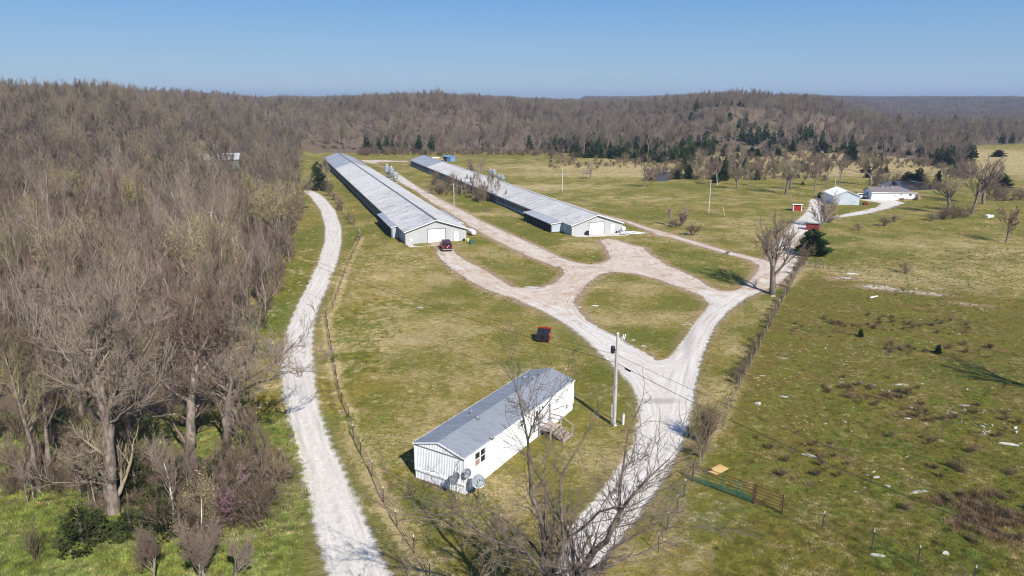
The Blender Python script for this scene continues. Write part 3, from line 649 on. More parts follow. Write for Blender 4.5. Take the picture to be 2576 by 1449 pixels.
def proto(name, *meshes):
    "one unlinked object that joins the given meshes"
    V = []; faces = []; mats = []; mi = []; off = 0
    for me in meshes:
        n = len(me.vertices); co = np.empty(n * 3, np.float32); me.vertices.foreach_get('co', co); V.append(co.reshape(-1, 3))
        ls = np.empty(len(me.polygons), np.int32); lt = np.empty(len(me.polygons), np.int32); me.polygons.foreach_get('loop_start', ls); me.polygons.foreach_get('loop_total', lt)
        vi = np.empty(len(me.loops), np.int32); me.loops.foreach_get('vertex_index', vi)
        for k in np.unique(lt):
            s_ = ls[lt == k]; f = vi[s_[:, None] + np.arange(k)[None]] + off; faces.append(f); mi.append(np.full(len(f), len(mats)))
        off += n; mats.append(me.materials[0])
    me = arrays_mesh(name, np.concatenate(V), faces, mats, np.concatenate(mi))
    return bpy.data.objects.new(name, me)

# prototypes
NEARW = []                       # woodland trees near enough to be things
for i, (st, H, r0, dn) in enumerate([('tall', 13.5, .20, 1.0), ('round', 12.5, .24, 1.0), ('tall', 12.0, .16, .95), ('round', 13.5, .27, 1.05), ('vase', 9.5, .16, 1.0), ('round', 10.5, .18, 1.0), ('tall', 14.5, .22, 1.0)]):
    NEARW.append((st, H) + tree_meshes('wood_tree', 100 + i, H, r0, st, dn * .88, .0165, 4, sides=(7, 5, 3, 3)))
FARW = []
for i, (st, H) in enumerate([('round', 12.5), ('tall', 13.5), ('spread', 11.0), ('round', 13.5), ('vase', 9), ('round', 12)]):
    tm, cm, tp = tree_meshes('far_wood_tree', 200 + i, H, .22, st, .85, .032, 4, tw='twig_far', sides=(4, 3, 3, 3))
    FARW.append(proto('far_bare_tree', tm, cm))
CED = [cedar_meshes('cedar', 300 + i, h, w, 1500, .55) for i, (h, w) in enumerate([(6.5, 2.2), (5.0, 2.0), (8.5, 2.3)])]
CEDF = [proto('far_cedar', *cedar_meshes('far_cedar', 310 + i, h, w, 330, 1.0)) for i, (h, w) in enumerate([(7, 2.2), (5.5, 2.0), (9, 2.4)])]
# clumps of trees for the distant hills
CLUMP = []
for c in range(3):
    rg = random.Random(400 + c); segs = []
    tot_v = []; 
    for k in range(9):
        tr, cr, tp = bare_tree(410 + 10 * c + k, 11 + 4 * rg.random(), .2, rg.choice(['round', 'tall', 'round']), .72, .055, 3)
        cx_, cy_ = (k % 3 - 1) * 9 + rg.uniform(-3, 3), (k // 3 - 1) * 9 + rg.uniform(-3, 3)
        segs += [((a[0] + cx_, a[1] + cy_, a[2]), (b[0] + cx_, b[1] + cy_, b[2]), ra * 1.5, rb * 1.5, lv) for a, b, ra, rb, lv in tr + cr]
    CLUMP.append(bpy.data.objects.new('tree_clump', segs_mesh('tree_clump', segs, M['twig_far'], (3, 3, 3, 3))))
# bushes
def bush(seed, H, spread, n, rtw, k=1.0):
    T = Tree(seed); sp = [L_(4, 5 * k, 35, .5, .12, .03, .3, t0=.25, rf=.6), L_(3, 4 * k, 38, .5, .16, .03, .4, t0=.1, rf=.6), L_(2, 0, 0, 0, .15, .02, .3)]
    for i in range(n):
        a = T.r.random() * 6.283; t = T.r.random() ** .7 * spread
        T.grow((T.r.gauss(0, .15) * H * .3, T.r.gauss(0, .15) * H * .3, 0), (math.cos(a) * t, math.sin(a) * t, 1), H * T.r.uniform(.6, 1.0), .03 * H / 2, 0, sp, rtw)
    return T.seg, [t[0] for t in T.tips]
BUSH = []
for i, (h, s_, n) in enumerate([(2.6, .8, 14), (1.8, 1.0, 14), (3.6, .6, 12), (1.2, 1.3, 14)]):
    BUSH.append(segs_mesh('bush', bush(500 + i, h, s_, n, .014)[0], M['shrub_twig'], (3, 3, 3)))

# ------------------------------------------------------------------ poultry houses
def ribbed(mb, x0, x1, y, ztop, zbot, pitch=.30, d=.03, side=-1, mi=0):
    "vertical ribbed sheet in the xz plane; ztop(x) gives the upper edge"
    x = x0
    while x < x1 - 1e-6:
        a = x; b = min(x1, x + pitch * .72); c = min(x1, x + pitch)
        mb.quad((a, y, zbot), (b, y, zbot), (b, y, ztop(b)), (a, y, ztop(a)), mi)
        if c > b:
            yo = y + side * d
            mb.quad((b, y, zbot), (b, yo, zbot), (b, yo, ztop(b)), (b, y, ztop(b)), mi); mb.quad((b, yo, zbot), (c, yo, zbot), (c, yo, ztop(c)), (b, yo, ztop(b)), mi)
            mb.quad((c, yo, zbot), (c, y, zbot), (c, y, ztop(c)), (c, yo, ztop(c)), mi)
        x += pitch
def roof_panel_mesh(name, wid, run, drop, mat, seam=None, thick=.02, rib=.035, nrib=3):
    "panel from ridge (x=0,z=0) down to (run,-drop), y from 0 to wid"
    mb = MB(); s = -drop / run
    def strip(ya, yb, h, mi=0):
        mb.quad((0, ya, h), (run, ya, s * run + h), (run, yb, s * run + h), (0, yb, h), mi)
    pit = wid / nrib; rw = min(.05, pit * .25); h0 = thick
    for i in range(nrib):
        y = i * pit; mi = 1 if (seam and i == 0) else 0
        strip(y, y + rw, h0 + rib, mi)
        for yy in (y, y + rw): mb.quad((0, yy, h0), (run, yy, s * run + h0), (run, yy, s * run + h0 + rib), (0, yy, h0 + rib), mi)
        strip(y + rw, y + pit, h0)
    mb.quad((run, 0, s * run - .03), (run, wid, s * run - .03), (run, wid, s * run + h0), (run, 0, s * run + h0))
    return mb.mesh(name, [mat, seam] if seam else mat)
def poultry_house(label, O, W, L, ze, zr, lean, rmat, door, walk, left_dark):
    t = thing('poultry_house', label, 'poultry house', (O[0], O[1], 0), rad(18.97))
    zw = ze - .06; zp = zr - .2; ov = .45; mid = W / 2
    zt = lambda x: (zw + (zp - zw) * (x / mid)) if x < mid else (zw + (zp - zw) * ((W - x) / mid))
    g = MB(); d0, d1, dz = door; w0, w1, wz = walk
    ribbed(g, 0, d0, 0, zt, .0); ribbed(g, d1, w0, 0, zt, .0); ribbed(g, w1, W, 0, zt, .0)
    ribbed(g, d0, d1, 0, zt, dz); ribbed(g, w0, w1, 0, zt, wz)
    for x in (0, W): g.box(x - .07, x + .07, -.05, .07, 0, zw)
    part('gable_wall', g, M['siding_gray'], t)
    k = MB(); k.box(0, W, .02, .22, -.3, .10)
    part('footing', k, M['concrete'], t)
    dr = MB(); n = 5
    for i in range(n):
        z0 = .06 + (dz - .1) * i / n; z1 = .06 + (dz - .1) * (i + 1) / n - .025; dr.box(d0 + .04, d1 - .04, .03, .09, z0, z1)
    D = part('overhead_door', dr, M['bright_white'], t)
    f = MB(); f.box(d0 - .08, d0 + .03, -.06, .02, 0, dz + .08); f.box(d1 - .03, d1 + .08, -.06, .02, 0, dz + .08); f.box(d0 + .031, d1 - .031, -.062, .02, dz - .02, dz + .08)
    part('door_frame', f, M['dark_trim'] if not left_dark else M['dark_trim'], D)
    dw = MB(); dw.box(w0 + .03, w1 - .03, -.03, .03, .05, wz - .03); DW = part('walk_door', dw, M['bright_white'], t)
    f = MB(); f.box(w0 - .03, w0 + .029, -.05, .02, .0, wz + .03); f.box(w1 - .029, w1 + .03, -.05, .02, .0, wz + .03); f.box(w0 + .029, w1 - .029, -.05, .02, wz - .03, wz + .03); part('door_frame', f, M['siding_gray'], DW)
    f = MB(); f.box(w1 - .16, w1 - .1, -.09, -.031, 1.0, 1.06); part('handle', f, M['dark'], DW)
    if left_dark:
        f = MB(); f.box((w0 + w1) / 2 - .15, (w0 + w1) / 2 + .15, -.045, -.031, 1.2, 1.38); part('notice', f, M['dark_trim'], DW)
    # side walls
    for xs, sg in ((0, -1), (W, 1)):
        wl = MB()
        wl.box(xs - .05 if sg < 0 else xs - .05, xs + .05, .08, L, .0, .62); wl.box(xs - .045, xs + .045, .08, L, 1.9 if ze > 2.4 else 1.75, zw)
        part('side_wall', wl, M['shade_blue_wall'], t)
        pw = MB(); pw.box(xs - .052, xs + .052, .081, 7.2, .62, 1.9 if ze > 2.4 else 1.75)
        part('room_wall', pw, M['shade_blue_wall'], t)
    for ya in (2.0, 5.2):
        wi = MB(); wi.box(-.075, -.053, ya, ya + (.75 if ya > 4 else .5), 1.2, 1.95 if ya > 4 else 1.75); part('side_window', wi, M['glass'], t)
    for xs in (0, W): cu = MB(); cu.box(xs - .03, xs + .03, 7.25, L, .621, 1.74); part('side_curtain', cu, M['curtain'], t)
    ps = MB(); y = 7.3
    while y < L:
        for xs in (-.07, W + .07): ps.box(xs - .05, xs + .05, y, y + .12, 0, zw)
        y += 3.05
    part('wall_posts', ps, M['dark_trim'], t)['kind'] = 'stuff'
    cd = MB(); y = 12
    for zc in (.62, 1.05, 1.75): cd.box(-.13, -.10, 7.3, L, zc, zc + .04)
    part('curtain_rail', cd, M['galv'], t)
    # roof
    pwid = .95; run = mid + ov; drop = (zr - ze) * run / mid; n = int((L + 2 * .5) / pwid); nsep = min(n, 148)
    pm = roof_panel_mesh('poultry_roof_panel', pwid, run, drop, rmat, rib=.04)
    rr = random.Random(int(W * 100))
    for i in range(nsep):
        for sd_ in (1, -1):
            o = put('roof_panel', pm, t, loc=(mid, -.5 + i * pwid + (pwid if sd_ < 0 else 0), zr + rr.uniform(-.006, .006)), rot=(0, rr.uniform(-.0012, .0012), 0 if sd_ > 0 else math.pi))
    if n > nsep:
        mb = MB(); s = -drop / run
        for sd_ in (1, -1):
            y = -.5 + nsep * pwid
            for i in range(nsep, n):
                h = .02 + rr.uniform(-.006, .006)
                mb.quad((mid, y, zr + h), (mid + sd_ * run, y, zr - drop + h), (mid + sd_ * run, y + pwid, zr - drop + h), (mid, y + pwid, zr + h))
                mb.box(mid, mid + sd_ * .001, y, y + .05, zr, zr + .01)
                mb.quad((mid, y, zr + h + .035), (mid + sd_ * run, y, zr - drop + h + .035), (mid + sd_ * run, y + .06, zr - drop + h + .035), (mid, y + .06, zr + h + .035)); y += pwid
        o = part('roof_sheets', mb, rmat, t); o['kind'] = 'stuff'
    Lr = -.5 + n * pwid
    rc = MB(); 
    for sd_ in (1, -1): rc.quad((mid, -.5, zr + .11), (mid + sd_ * .28, -.5, zr + .0), (mid + sd_ * .28, Lr, zr + .0), (mid, Lr, zr + .11))
    part('ridge_cap', rc, M['siding_white'] if False else M['dark_trim'] if left_dark else M['siding_gray'], t)
    fa = MB()
    for sd_ in (1, -1):
        pts = [(mid, zr - .02), (mid + sd_ * run, zr - drop - .02), (mid + sd_ * run, zr - drop - .20), (mid, zr - .20)]
        fa.prism(pts, (-.53, -.50), axis=1)
    part('rake_trim', fa, M['white_paint'], t)
    so = MB()
    for sd_ in (1, -1):
        pts = [(mid, zr - .2), (mid + sd_ * run, zr - drop - .2), (mid + sd_ * run, zr - drop - .23), (mid, zr - .23)]
        so.prism(pts, (-.49, -.001), axis=1)
    part('gable_soffit', so, M['dark_trim'], t)
    ef = MB()
    for sd_ in (1, -1): ef.box(mid + sd_ * (run - .02) - .02, mid + sd_ * (run - .02) + .02, -.49, Lr, zr - drop - .12, zr - drop - .03)
    part('eave_trim', ef, M['white_paint'], t)
    # far gable
    fg = MB(); ribbed(fg, 0, W, L, zt, 0, side=1, pitch=.6); part('far_gable_wall', fg, M['siding_gray'], t)
    # lean-to roofs over the cooling pads
    for sd_, (ya, yb, outw) in lean:
        x0 = mid + sd_ * (run - .05); x1 = (0 if sd_ < 0 else W) + sd_ * outw; zz0 = zr - drop + .005; zz1 = zz0 - .30
        lr = MB(); nn = int((yb - ya) / .95)
        for i in range(nn):
            y = ya + i * (yb - ya) / nn; y2 = ya + (i + 1) * (yb - ya) / nn
            lr.quad((x0, y, zz0), (x1, y, zz1), (x1, y2, zz1), (x0, y2, zz0)); lr.quad((x0, y, zz0 + .035), (x1, y, zz1 + .035), (x1, y + .06, zz1 + .035), (x0, y + .06, zz0 + .035))
        lr.quad((x0, ya, zz0 - .05), (x1, ya, zz1 - .05), (x1, yb, zz1 - .05), (x0, yb, zz0 - .05))
        part('lean_to_roof', lr, rmat, t)
        tr = MB(); tr.box(x1 - .03, x1 + .03, ya, yb, zz1 - .12, zz1 - .02)
        a = [(x0, zz0 - .0), (x1, zz1), (x1, zz1 - .14), (x0, zz0 - .14)]; tr.prism(a, (ya - .03, ya), axis=1)
        part('lean_to_trim', tr, M['white_paint'], t)
        pa = MB(); xp = x1 - sd_ * .35
        pa.box(xp - .08, xp + .08, ya + .3, yb - .2, .25, zz1 - .35); part('cooling_pad', pa, M['dark'], t)
        y = ya + .1
        while y < yb: po = MB(); po.box(xp - .14 + sd_ * .12, xp + .14 + sd_ * .12, y, y + .12, 0, zz1 - .08); part('lean_to_post', po, M['curtain'], t); y += 1.5
        pa = MB(); xa, xb = sorted(((0 if sd_ < 0 else W) + sd_ * .06, xp)); pa.box(xa, xb, ya + .28, ya + .34, .1, zz1 - .1); part('pad_end_wall', pa, M['shade_blue_wall'], t)
        if sd_ < 0:
            pa = MB(); pa.quad((-.1, ya + .2, .1), (-.55, ya + .2, .1), (-.42, ya + .2, zz1 - .1), (-.1, ya + .2, zz1 + .1)); part('flashing', pa, M['white_paint'], t)
    # slab in front
    sl = MB(); sl.box(.1, W + .6, -3.1, -.06, -.05, .05)
    o = part('concrete_slab', sl, M['concrete'], t)
    return t
A1 = (-21.16, 138.62)
H_a = poultry_house('long low gray metal poultry house nearest the gravel road, maroon pickup at its white door', A1, 12.4, 195, 2.75, 4.75,
    [(-1, (7.4, 26.2, 1.7)), (1, (7.9, 26.2, 1.7))], M['roof_a'], (4.47, 8.1, 2.85), (9.95, 10.85, 2.12), True)
A2 = (12.72, 148.13)
H_b = poultry_house('second long poultry house beyond the dusty track, streaked pale roof, no pickup in front', A2, 11.55, 176, 2.4, 4.3,
    [(-1, (4.6, 22.5, 3.0))], M['roof_b'], (4.02, 7.46, 2.6), (9.06, 9.98, 1.95), False)

# meter boxes and clutter on the gables
mb = MB(); mb.box(.75, 1.3, -.12, -.031, .55, 1.15); mb.box(.8, .92, -.10, -.031, .15, .5); part('meter_box', mb, M['bright_white'], H_a)
mb = MB(); mb.box(.78, .84, -.14, -.121, .6, .9); mb.box(1.12, 1.17, -.14, -.121, .2, .62); part('conduit', mb, M['dark'], H_a)

def loc_of(t, x, y, z=0): return t.matrix_basis @ Vector((x, y, z)) if False else Matrix.Translation(t.location) @ Matrix.Rotation(t.rotation_euler[2], 4, 'Z') @ Vector((x, y, z))

# ------------------------------------------------------------------ feed bins
def feed_bin_proto():
    t = thing('feed_bin', 'galvanised hopper feed bin', 'feed bin')
    mb = MB(); prof = [(.22, .95), (.98, 1.9)]
    z = 1.9
    for i in range(7): prof += [(1.0, z + .02), (1.0, z + .17), (.975, z + .185), (.975, z + .2)]; z += .2
    mb.lathe(prof, 20); part('bin_body', mb, M['galv'], t, smooth=False)
    mb = MB(); mb.lathe([(1.04, z), (1.04, z + .04), (.28, z + .62), (.26, z + .66)], 20); part('bin_roof', mb, M['galv'], t)
    mb = MB(); mb.lathe([(.27, z + .64), (.30, z + .68), (.30, z + .80), (.1, z + .9)], 12); part('bin_lid', mb, M['post_white'], t)
    for k in range(6):
        a = k * math.pi / 3; c, s = math.cos(a), math.sin(a); mb = MB(); mb.tube([(c * 1.03, s * 1.03, 0), (c * 1.03, s * 1.03, 2.6)], .035, 5); part('leg', mb, M['galv'], t)
    mb = MB(); mb.tube([(.15, 0, 1.0), (-.8, .1, 1.0), (-2.4, .2, 2.6)], .07, 8); part('feed_auger', mb, M['galv'], t)
    mb = MB()
    for yy in (-.16, .16): mb.tube([(yy, -1.08, .4), (yy, -1.08, 3.3)], .018, 4)
    for i in range(9): mb.tube([(-.16, -1.08, .6 + i * .3), (.16, -1.08, .6 + i * .3)], .012, 4)
    part('ladder', mb, M['galv'], t)
    mb = MB(); mb.lathe([(1.3, 0), (1.3, .06)], 12); part('bin_pad', mb, M['concrete'], t)
    return t
fb = feed_bin_proto()
BINS = [((974.4, 447), 413, 'feed bin behind the nearer poultry house, farther of the touching pair'), ((985.8, 449), 418, 'feed bin behind the nearer poultry house, middle one of three with a dark lid spot'),
        ((994.8, 460), 434, 'slim feed bin standing alone just past the nearer house ridge'), ((1234, 446.5), 424, 'rearmost feed bin of four behind the second poultry house, half hidden'),
        ((1243, 449), 426, 'bright feed bin of four behind the second poultry house, beside the tallest'), ((1256, 455), 439, 'shorter feed bin of four behind the second poultry house, partly hidden'), ((1264, 458), 440, 'frontmost shorter feed bin of four behind the second poultry house')]
for i, (b, ty, lb) in enumerate(BINS):
    x, y = G(*b); h = ztop(y, ty); s = h / 4.2
    o = fb if i == 0 else copy_tree(fb, (x, y), 0, 1)
    w = 1.02 if i not in (2, 5, 6) else .88
    o.location = (x, y, 0); o.rotation_euler = (0, 0, 2.6 + i * .5); o.scale = (w, w, s)
    o['label'] = lb; o['group'] = 'galvanised feed bins beside the poultry houses'

# ------------------------------------------------------------------ mobile home
mo = thing('mobile_home', 'single-wide white mobile home with gray metal roof on the lawn beside the utility pole', 'mobile home', (-7.39, 48.81, 0), rad(-31.87))
W, L, ZE, ZR = 4.64, 17.3, 2.93, 3.56
zt = lambda x: ZE - .05 + (ZR - ZE) * (1 - abs(x - W / 2) / (W / 2))
mb = MB(); ribbed(mb, 0, W, 0, lambda x: 2.70, .78, pitch=.152, d=.022); part('end_siding', mb, M['siding_white'], mo)
mb = MB(); ribbed(mb, .0, W, -.012, zt, 2.76, pitch=.152, d=.022); part('gable_siding', mb, M['siding_white'], mo)
mb = MB(); mb.box(0, W, -.05, .02, 2.70, 2.76); part('belt_strip', mb, M['dark_trim'], mo)
mb = MB(); mb.box(-.02, W + .02, -.08, .0, .62, .78); part('skirt_rail', mb, M['bright_white'], mo)
mb = MB(); ribbed(mb, 0, W, .02, lambda x: .62, -.1, pitch=.33, d=.02)
for i in range(int(L / .33)):
    y = i * .33; mb.box(W - .03, W - .015, y, y + .24, -.1, .62); mb.box(W - .03, W + .0, y + .24, y + .33, -.1, .62); mb.box(.0, .03, y, y + .33, -.1, .62)
mb.box(0, W, L - .04, L - .02, -.1, .62)
part('skirting', mb, M['bright_white'], mo)
# long walls, with openings left for windows and doors
wins = [(1.27, 2.70, 1.50, 2.66), (7.7, 8.35, 2.02, 2.68), (14.2, 14.5, 1.75, 2.2)]; doors = [(10.12, 11.02, .72, 2.72)]
mb = MB(); y = 0; pitch = .203
opens = sorted([(a, b, c, d) for a, b, c, d in wins + doors])
while y < L - 1e-6:
    y2 = min(L, y + pitch); segs_ = [(.62, ZE)]
    for a, b, c, d in opens:
        if y2 > a and y < b: segs_ = [(.62, c), (d, ZE)] if c > .75 else [(d, ZE)]
    for z0, z1 in segs_:
        mb.box(W - .02, W, y, y + pitch * .75, z0, z1); mb.box(W - .02, W + .018, y + pitch * .75, y2, z0, z1)
    y = y2
part('front_siding', mb, M['bright_white'], mo)
mb = MB(); mb.box(0, .03, .03, L, .62, ZE); part('rear_siding', mb, M['siding_white'], mo)
mb = MB(); mb.prism([(0, .62), (W, .62), (W, ZE - .05), (W / 2, ZR - .05), (0, ZE - .05)], (L - .02, L), axis=1); part('far_end_siding', mb, M['siding_white'], mo)
mb = MB()
for x, y in ((0, 0), (W, 0), (W, L), (0, L)): mb.box(x - .045, x + .045, y - .045, y + .045, .6, ZE - .04)
part('corner_trim', mb, M['bright_white'], mo)
for a, b, c, d in wins:
    fr = MB(); e = .06
    fr.box(W - .03, W + .035, a, a + e, c, d); fr.box(W - .03, W + .035, b - e, b, c, d); fr.box(W - .03, W + .034, a + e, b - e, c, c + e); fr.box(W - .03, W + .034, a + e, b - e, d - e, d)
    if b - a > 1:
        fr.box(W - .03, W + .04, (a + b) / 2 - .05, (a + b) / 2 + .05, c + e, d - e)
    w = part('window', fr, M['bright_white'] if b - a > 1 else M['bright_white'], mo)
    spans = [(a + e, (a + b) / 2 - .05), ((a + b) / 2 + .05, b - e)] if b - a > 1 else [(a + e, b - e)]
    for k, (p, q) in enumerate(spans):
        for (r0_, r1_) in ((c + e, (c + d) / 2 - .02), ((c + d) / 2 + .02, d - e)):
            pn = MB(); pn.box(W - .025, W - .005, p, q, r0_, r1_)
            part('pane', pn, M['shingle_b'] if (k == 0 and b - a > 1 and r0_ < 1.7) else M['glass'], w)
        sm = MB(); sm.box(W - .02, W + .03, p, q, (c + d) / 2 - .02, (c + d) / 2 + .02); part('sash_bar', sm, M['bright_white'], w)
a, b, c, d = doors[0]
dm_ = MB(); dm_.box(W - .03, W - .005, a + .05, b - .05, c, d - .05); D_ = part('front_door', dm_, M['white_paint'], mo)
dm_ = MB(); dm_.box(W - .004, W + .004, a + .28, b - .28, 1.5, 2.45); part('door_glass', dm_, M['glass'], D_)
dm_ = MB(); dm_.box(W - .03, W + .03, a, a + .05, c, d); dm_.box(W - .03, W + .03, b - .05, b, c, d); dm_.box(W - .03, W + .029, a + .05, b - .05, d - .05, d); part('door_frame', dm_, M['wood_gray'], D_)
mb = MB(); mb.lathe([(.07, 0), (.09, .05), (.05, .12)], 8, M=Matrix.Translation((W, 11.4, 2.5)) @ Matrix.Rotation(math.pi / 2, 4, 'Y')); part('porch_light', mb, M['dark'], mo)
for y in (15.9, 16.2): 
    mb = MB(); mb.box(W, W + .05, y, y + .05, .55, 1.0); part('hookup_pipe', mb, M['dark_trim'], mo)
mb = MB(); mb.box(W * .5 - .2, W * .5 + .2, 0, 0, 0, 0) if False else None
mb = MB(); mb.box(W - .25, W + .02, L, L + .18, .9, 1.35); mb.tube([(W - .1, L + .1, .9), (W - .1, L + .1, -.05)], .03, 6); part('meter_box', mb, M['galv'], mo)
mb = MB(); mb.tube([(.55, -.03, 1.15), (.55, .0, 1.15)], .03, 6); part('cable_knob', mb, M['dark_trim'], mo)
n = 16; pw_ = (L + .24) / n; pm = roof_panel_mesh('mobile_roof_panel', pw_, W / 2 + .09, (ZR - ZE) * (W / 2 + .09) / (W / 2), M['roof_m'], M['roof_seam'], thick=.0, rib=.02, nrib=1)
for i in range(n):
    for sd_ in (1, -1): put('roof_panel', pm, mo, loc=(W / 2, -.12 + i * pw_ + (pw_ if sd_ < 0 else 0), ZR + R.uniform(-.004, .004)), rot=(0, R.uniform(-.002, .002), 0 if sd_ > 0 else math.pi))
mb = MB()
for sd_ in (1, -1): mb.quad((W / 2, -.13, ZR + .035), (W / 2 + sd_ * .12, -.13, ZR - .0), (W / 2 + sd_ * .12, L + .13, ZR - .0), (W / 2, L + .13, ZR + .035))
part('ridge_cap', mb, M['roof_m'], mo)
mb = MB()
for sd_ in (1, -1):
    xe = W / 2 + sd_ * (W / 2 + .10); zee = ZE - .03
    mb.prism([(W / 2, ZR + .0), (xe, zee), (xe, zee - .09), (W / 2, ZR - .09)], (-.16, -.125), axis=1); mb.box(min(xe, xe + sd_ * .02), max(xe, xe + sd_ * .02), -.16, L + .13, zee - .09, zee + .01)
part('eave_trim', mb, M['bright_white'], mo)
Rm = Matrix.Rotation(-rad(-31.87), 4, 'Z')
for vx, vy, hh in ((-3.31, 53.14, .22), (-2.76, 51.5, .20), (1.15, 60.75, .14), (1.98, 59.76, .22), (-1.58, 49.31, .10), (2.6, 60.9, .10)):
    q = Rm @ Vector((vx + 7.39, vy - 48.81, 0)); zz = ZR - (ZR - ZE) * abs(q.x - W / 2) / (W / 2)
    mb = MB(); mb.box(q.x - .16, q.x + .16, q.y - .16, q.y + .16, zz - .03, zz + .05, 1); mb.lathe([(.075, 0), (.075, hh), (.12, hh + .02), (.03, hh + .09)], 10, 0, (q.x, q.y, zz))
    o = part('roof_vent', mb.mesh('roof_vent', [M['galv'], M['dark_trim']]), None, mo)

# porch steps
st = thing('porch_steps', 'weathered wooden porch steps with rails at the mobile home door', 'steps', (mo.location.x, mo.location.y, 0), rad(-31.87))
x0 = W + .06
mb = MB(); 
for i in range(9): mb.box(x0 + i * .14, x0 + i * .14 + .125, 10.75, 12.5, .70, .74)
part('deck', mb, M['wood_pink'], st)
for i in range(4):
    mb = MB(); mb.box(x0 + 1.3 + i * .27, x0 + 1.3 + i * .27 + .28, 11.0, 12.3, .52 - i * .16, .56 - i * .16); part('step_board', mb, M['wood_pink'], st)
for y in (10.95, 12.32):
    mb = MB(); mb.prism([(x0 + 1.25, .72), (x0 + 2.5, .0), (x0 + 2.2, -.02), (x0 + 1.25, .5)], (y, y + .05), axis=1); part('stringer', mb, M['wood_gray'], st)
for x, y, h in ((x0 + .1, 10.72, 1.75), (x0 + .1, 12.55, 2.35), (x0 + 1.2, 10.72, 1.5), (x0 + 1.2, 12.55, 1.5), (x0 + 2.35, 12.5, .95), (x0 + 2.35, 10.85, .95)):
    mb = MB(); mb.box(x - .05, x + .05, y - .05, y + .05, -.1, h); part('post', mb, M['wood_gray'], st)
for y in (10.66, 12.61):
    mb = MB(); mb.box(x0, x0 + 1.25, y - .02, y + .02, 1.4, 1.5); mb.box(x0, x0 + 1.25, y - .02, y + .02, 1.05, 1.12)
    part('rail', mb, M['wood_gray'], st)
    mb = MB(); mb.prism([(x0 + 1.25, 1.42), (x0 + 2.4, .85), (x0 + 2.4, .95), (x0 + 1.25, 1.52)], (y - .02, y + .02), axis=1); part('rail', mb, M['wood_gray'], st)

# ------------------------------------------------------------------ satellite dishes
def dish(label, base, h, rd, az, el, pole_mat, mat='dish', flat=.16, sub=True):
    t = thing('satellite_dish', label, 'satellite dish', (base[0], base[1], 0), 0)
    mb = MB(); mb.tube([(0, 0, -.1), (0, 0, h)], .04, 8); part('pole', mb, M[pole_mat], t)
    Mx = Matrix.Translation((0, 0, h + rd * .35)) @ Matrix.Rotation(az, 4, 'Z') @ Matrix.Rotation(math.pi / 2 - el, 4, 'X')
    mb = MB(); prof = [(.03, 0)] + [(rd * q, rd * flat * 1.6 * q * q) for q in (.25, .5, .75, 1.0)]
    n = 24
    for i in range(len(prof) - 1):
        for k in range(n):
            a0, a1 = 2 * math.pi * k / n, 2 * math.pi * (k + 1) / n
            P_ = [Mx @ Vector((prof[j][0] * math.cos(a), prof[j][0] * math.sin(a), prof[j][1])) for j, a in ((i, a0), (i, a1), (i + 1, a1), (i + 1, a0))]
            mb.quad(*P_)
    part('reflector', mb, M[mat], t, smooth=True)
    mb = MB(); mb.tube([Mx @ Vector((rd * math.cos(k * math.pi / 12), rd * math.sin(k * math.pi / 12), rd * flat * 1.6)) for k in range(25)], .015, 4, cap=False); part('rim', mb, M['galv'], t)
    mb = MB(); fp_ = Mx @ Vector((0, 0, rd * .95))
    for k in range(3):
        a = k * 2.094; mb.tube([Mx @ Vector((rd * .95 * math.cos(a), rd * .95 * math.sin(a), rd * flat * 1.5)), fp_], .012, 4)
    part('feed_arm', mb, M['dark_trim'], t)
    mb = MB(); mb.lathe([(.05, -.06), (.05, .1)], 8, M=Matrix.Translation(fp_)); part('feed_horn', mb, M['dark_trim'], t)
    return t
dish('large gray mesh dish on a rusty pole before the long white wall', (-2.45, 45.75), 1.2, .50, rad(20), rad(35), 'rust')
dish('large gray mesh dish whose shadow falls on the white ribbed end wall corner', (-4.05, 45.85), 1.3, .48, rad(-60), rad(38), 'galv')
dish('small dark dish standing close against the mobile home corner above the two big ones', (-3.2, 46.1), 1.7, .34, rad(-35), rad(30), 'wire', 'bed')

# ------------------------------------------------------------------ utility poles and lines
def pole(name, label, base, top_v, r=.15, mat='pole', z=None):
    x, y = base; zb = H1(x, y); h = (ztop(y, top_v) - zb) if z is None else z
    t = thing(name, label, 'utility pole', (x, y, zb)); mb = MB(); mb.tube([(0, 0, -.3), (0, 0, h * .5), (0, 0, h)], [r, r * .87, r * .72], 10)
    part('shaft', mb, M[mat], t); return t, h
PB = G(1545, 1068); tp_, hp = pole('utility_pole', 'tall gray wooden utility pole with dark transformer beside the mobile home and driveway', PB, 840, .16)
mb = MB(); mb.lathe([(.06, 0), (.16, .04), (.19, .06), (.19, .58), (.14, .66), (.05, .70)], 14, 0, (-.38, -.05, hp - 1.75)); mb.box(-.28, -.1, -.08, .0, hp - 1.5, hp - 1.4); part('transformer', mb, M['bed'] if False else M['black'], tp_)
mb = MB(); mb.tube([(.1, 0, hp - .5), (.45, 0, hp - .25)], .03, 6); mb.tube([(.42, -.02, hp - .55), (.5, -.02, hp - .05)], .05, 8); mb.tube([(.58, .0, hp - .5), (.66, .0, hp - .02)], .05, 8); part('cutout_switch', mb, M['post_white'], tp_)
mb = MB(); mb.lathe([(.12, 0), (.13, .05), (.04, .12)], 8, 0, (0, 0, hp)); part('pole_cap', mb, M['post_white'], tp_)
mb = MB(); mb.box(-.32, -.20, -.06, .06, .75, 1.95); mb.tube([(-.26, 0, .78), (-.28, 0, -.05)], .03, 6); part('meter_box', mb, M['galv'], tp_)
mb = MB(); mb.tube([(-.17, -.05, .2), (-.16, -.05, hp - 1.6)], .025, 6); part('conduit', mb, M['galv'], tp_)
mb = MB(); mb.lathe([(.16, 0), (.13, .1)], 8, 0, (.05, -.15, -.02)); part('ground_clamp', mb, M['post_white'], tp_)
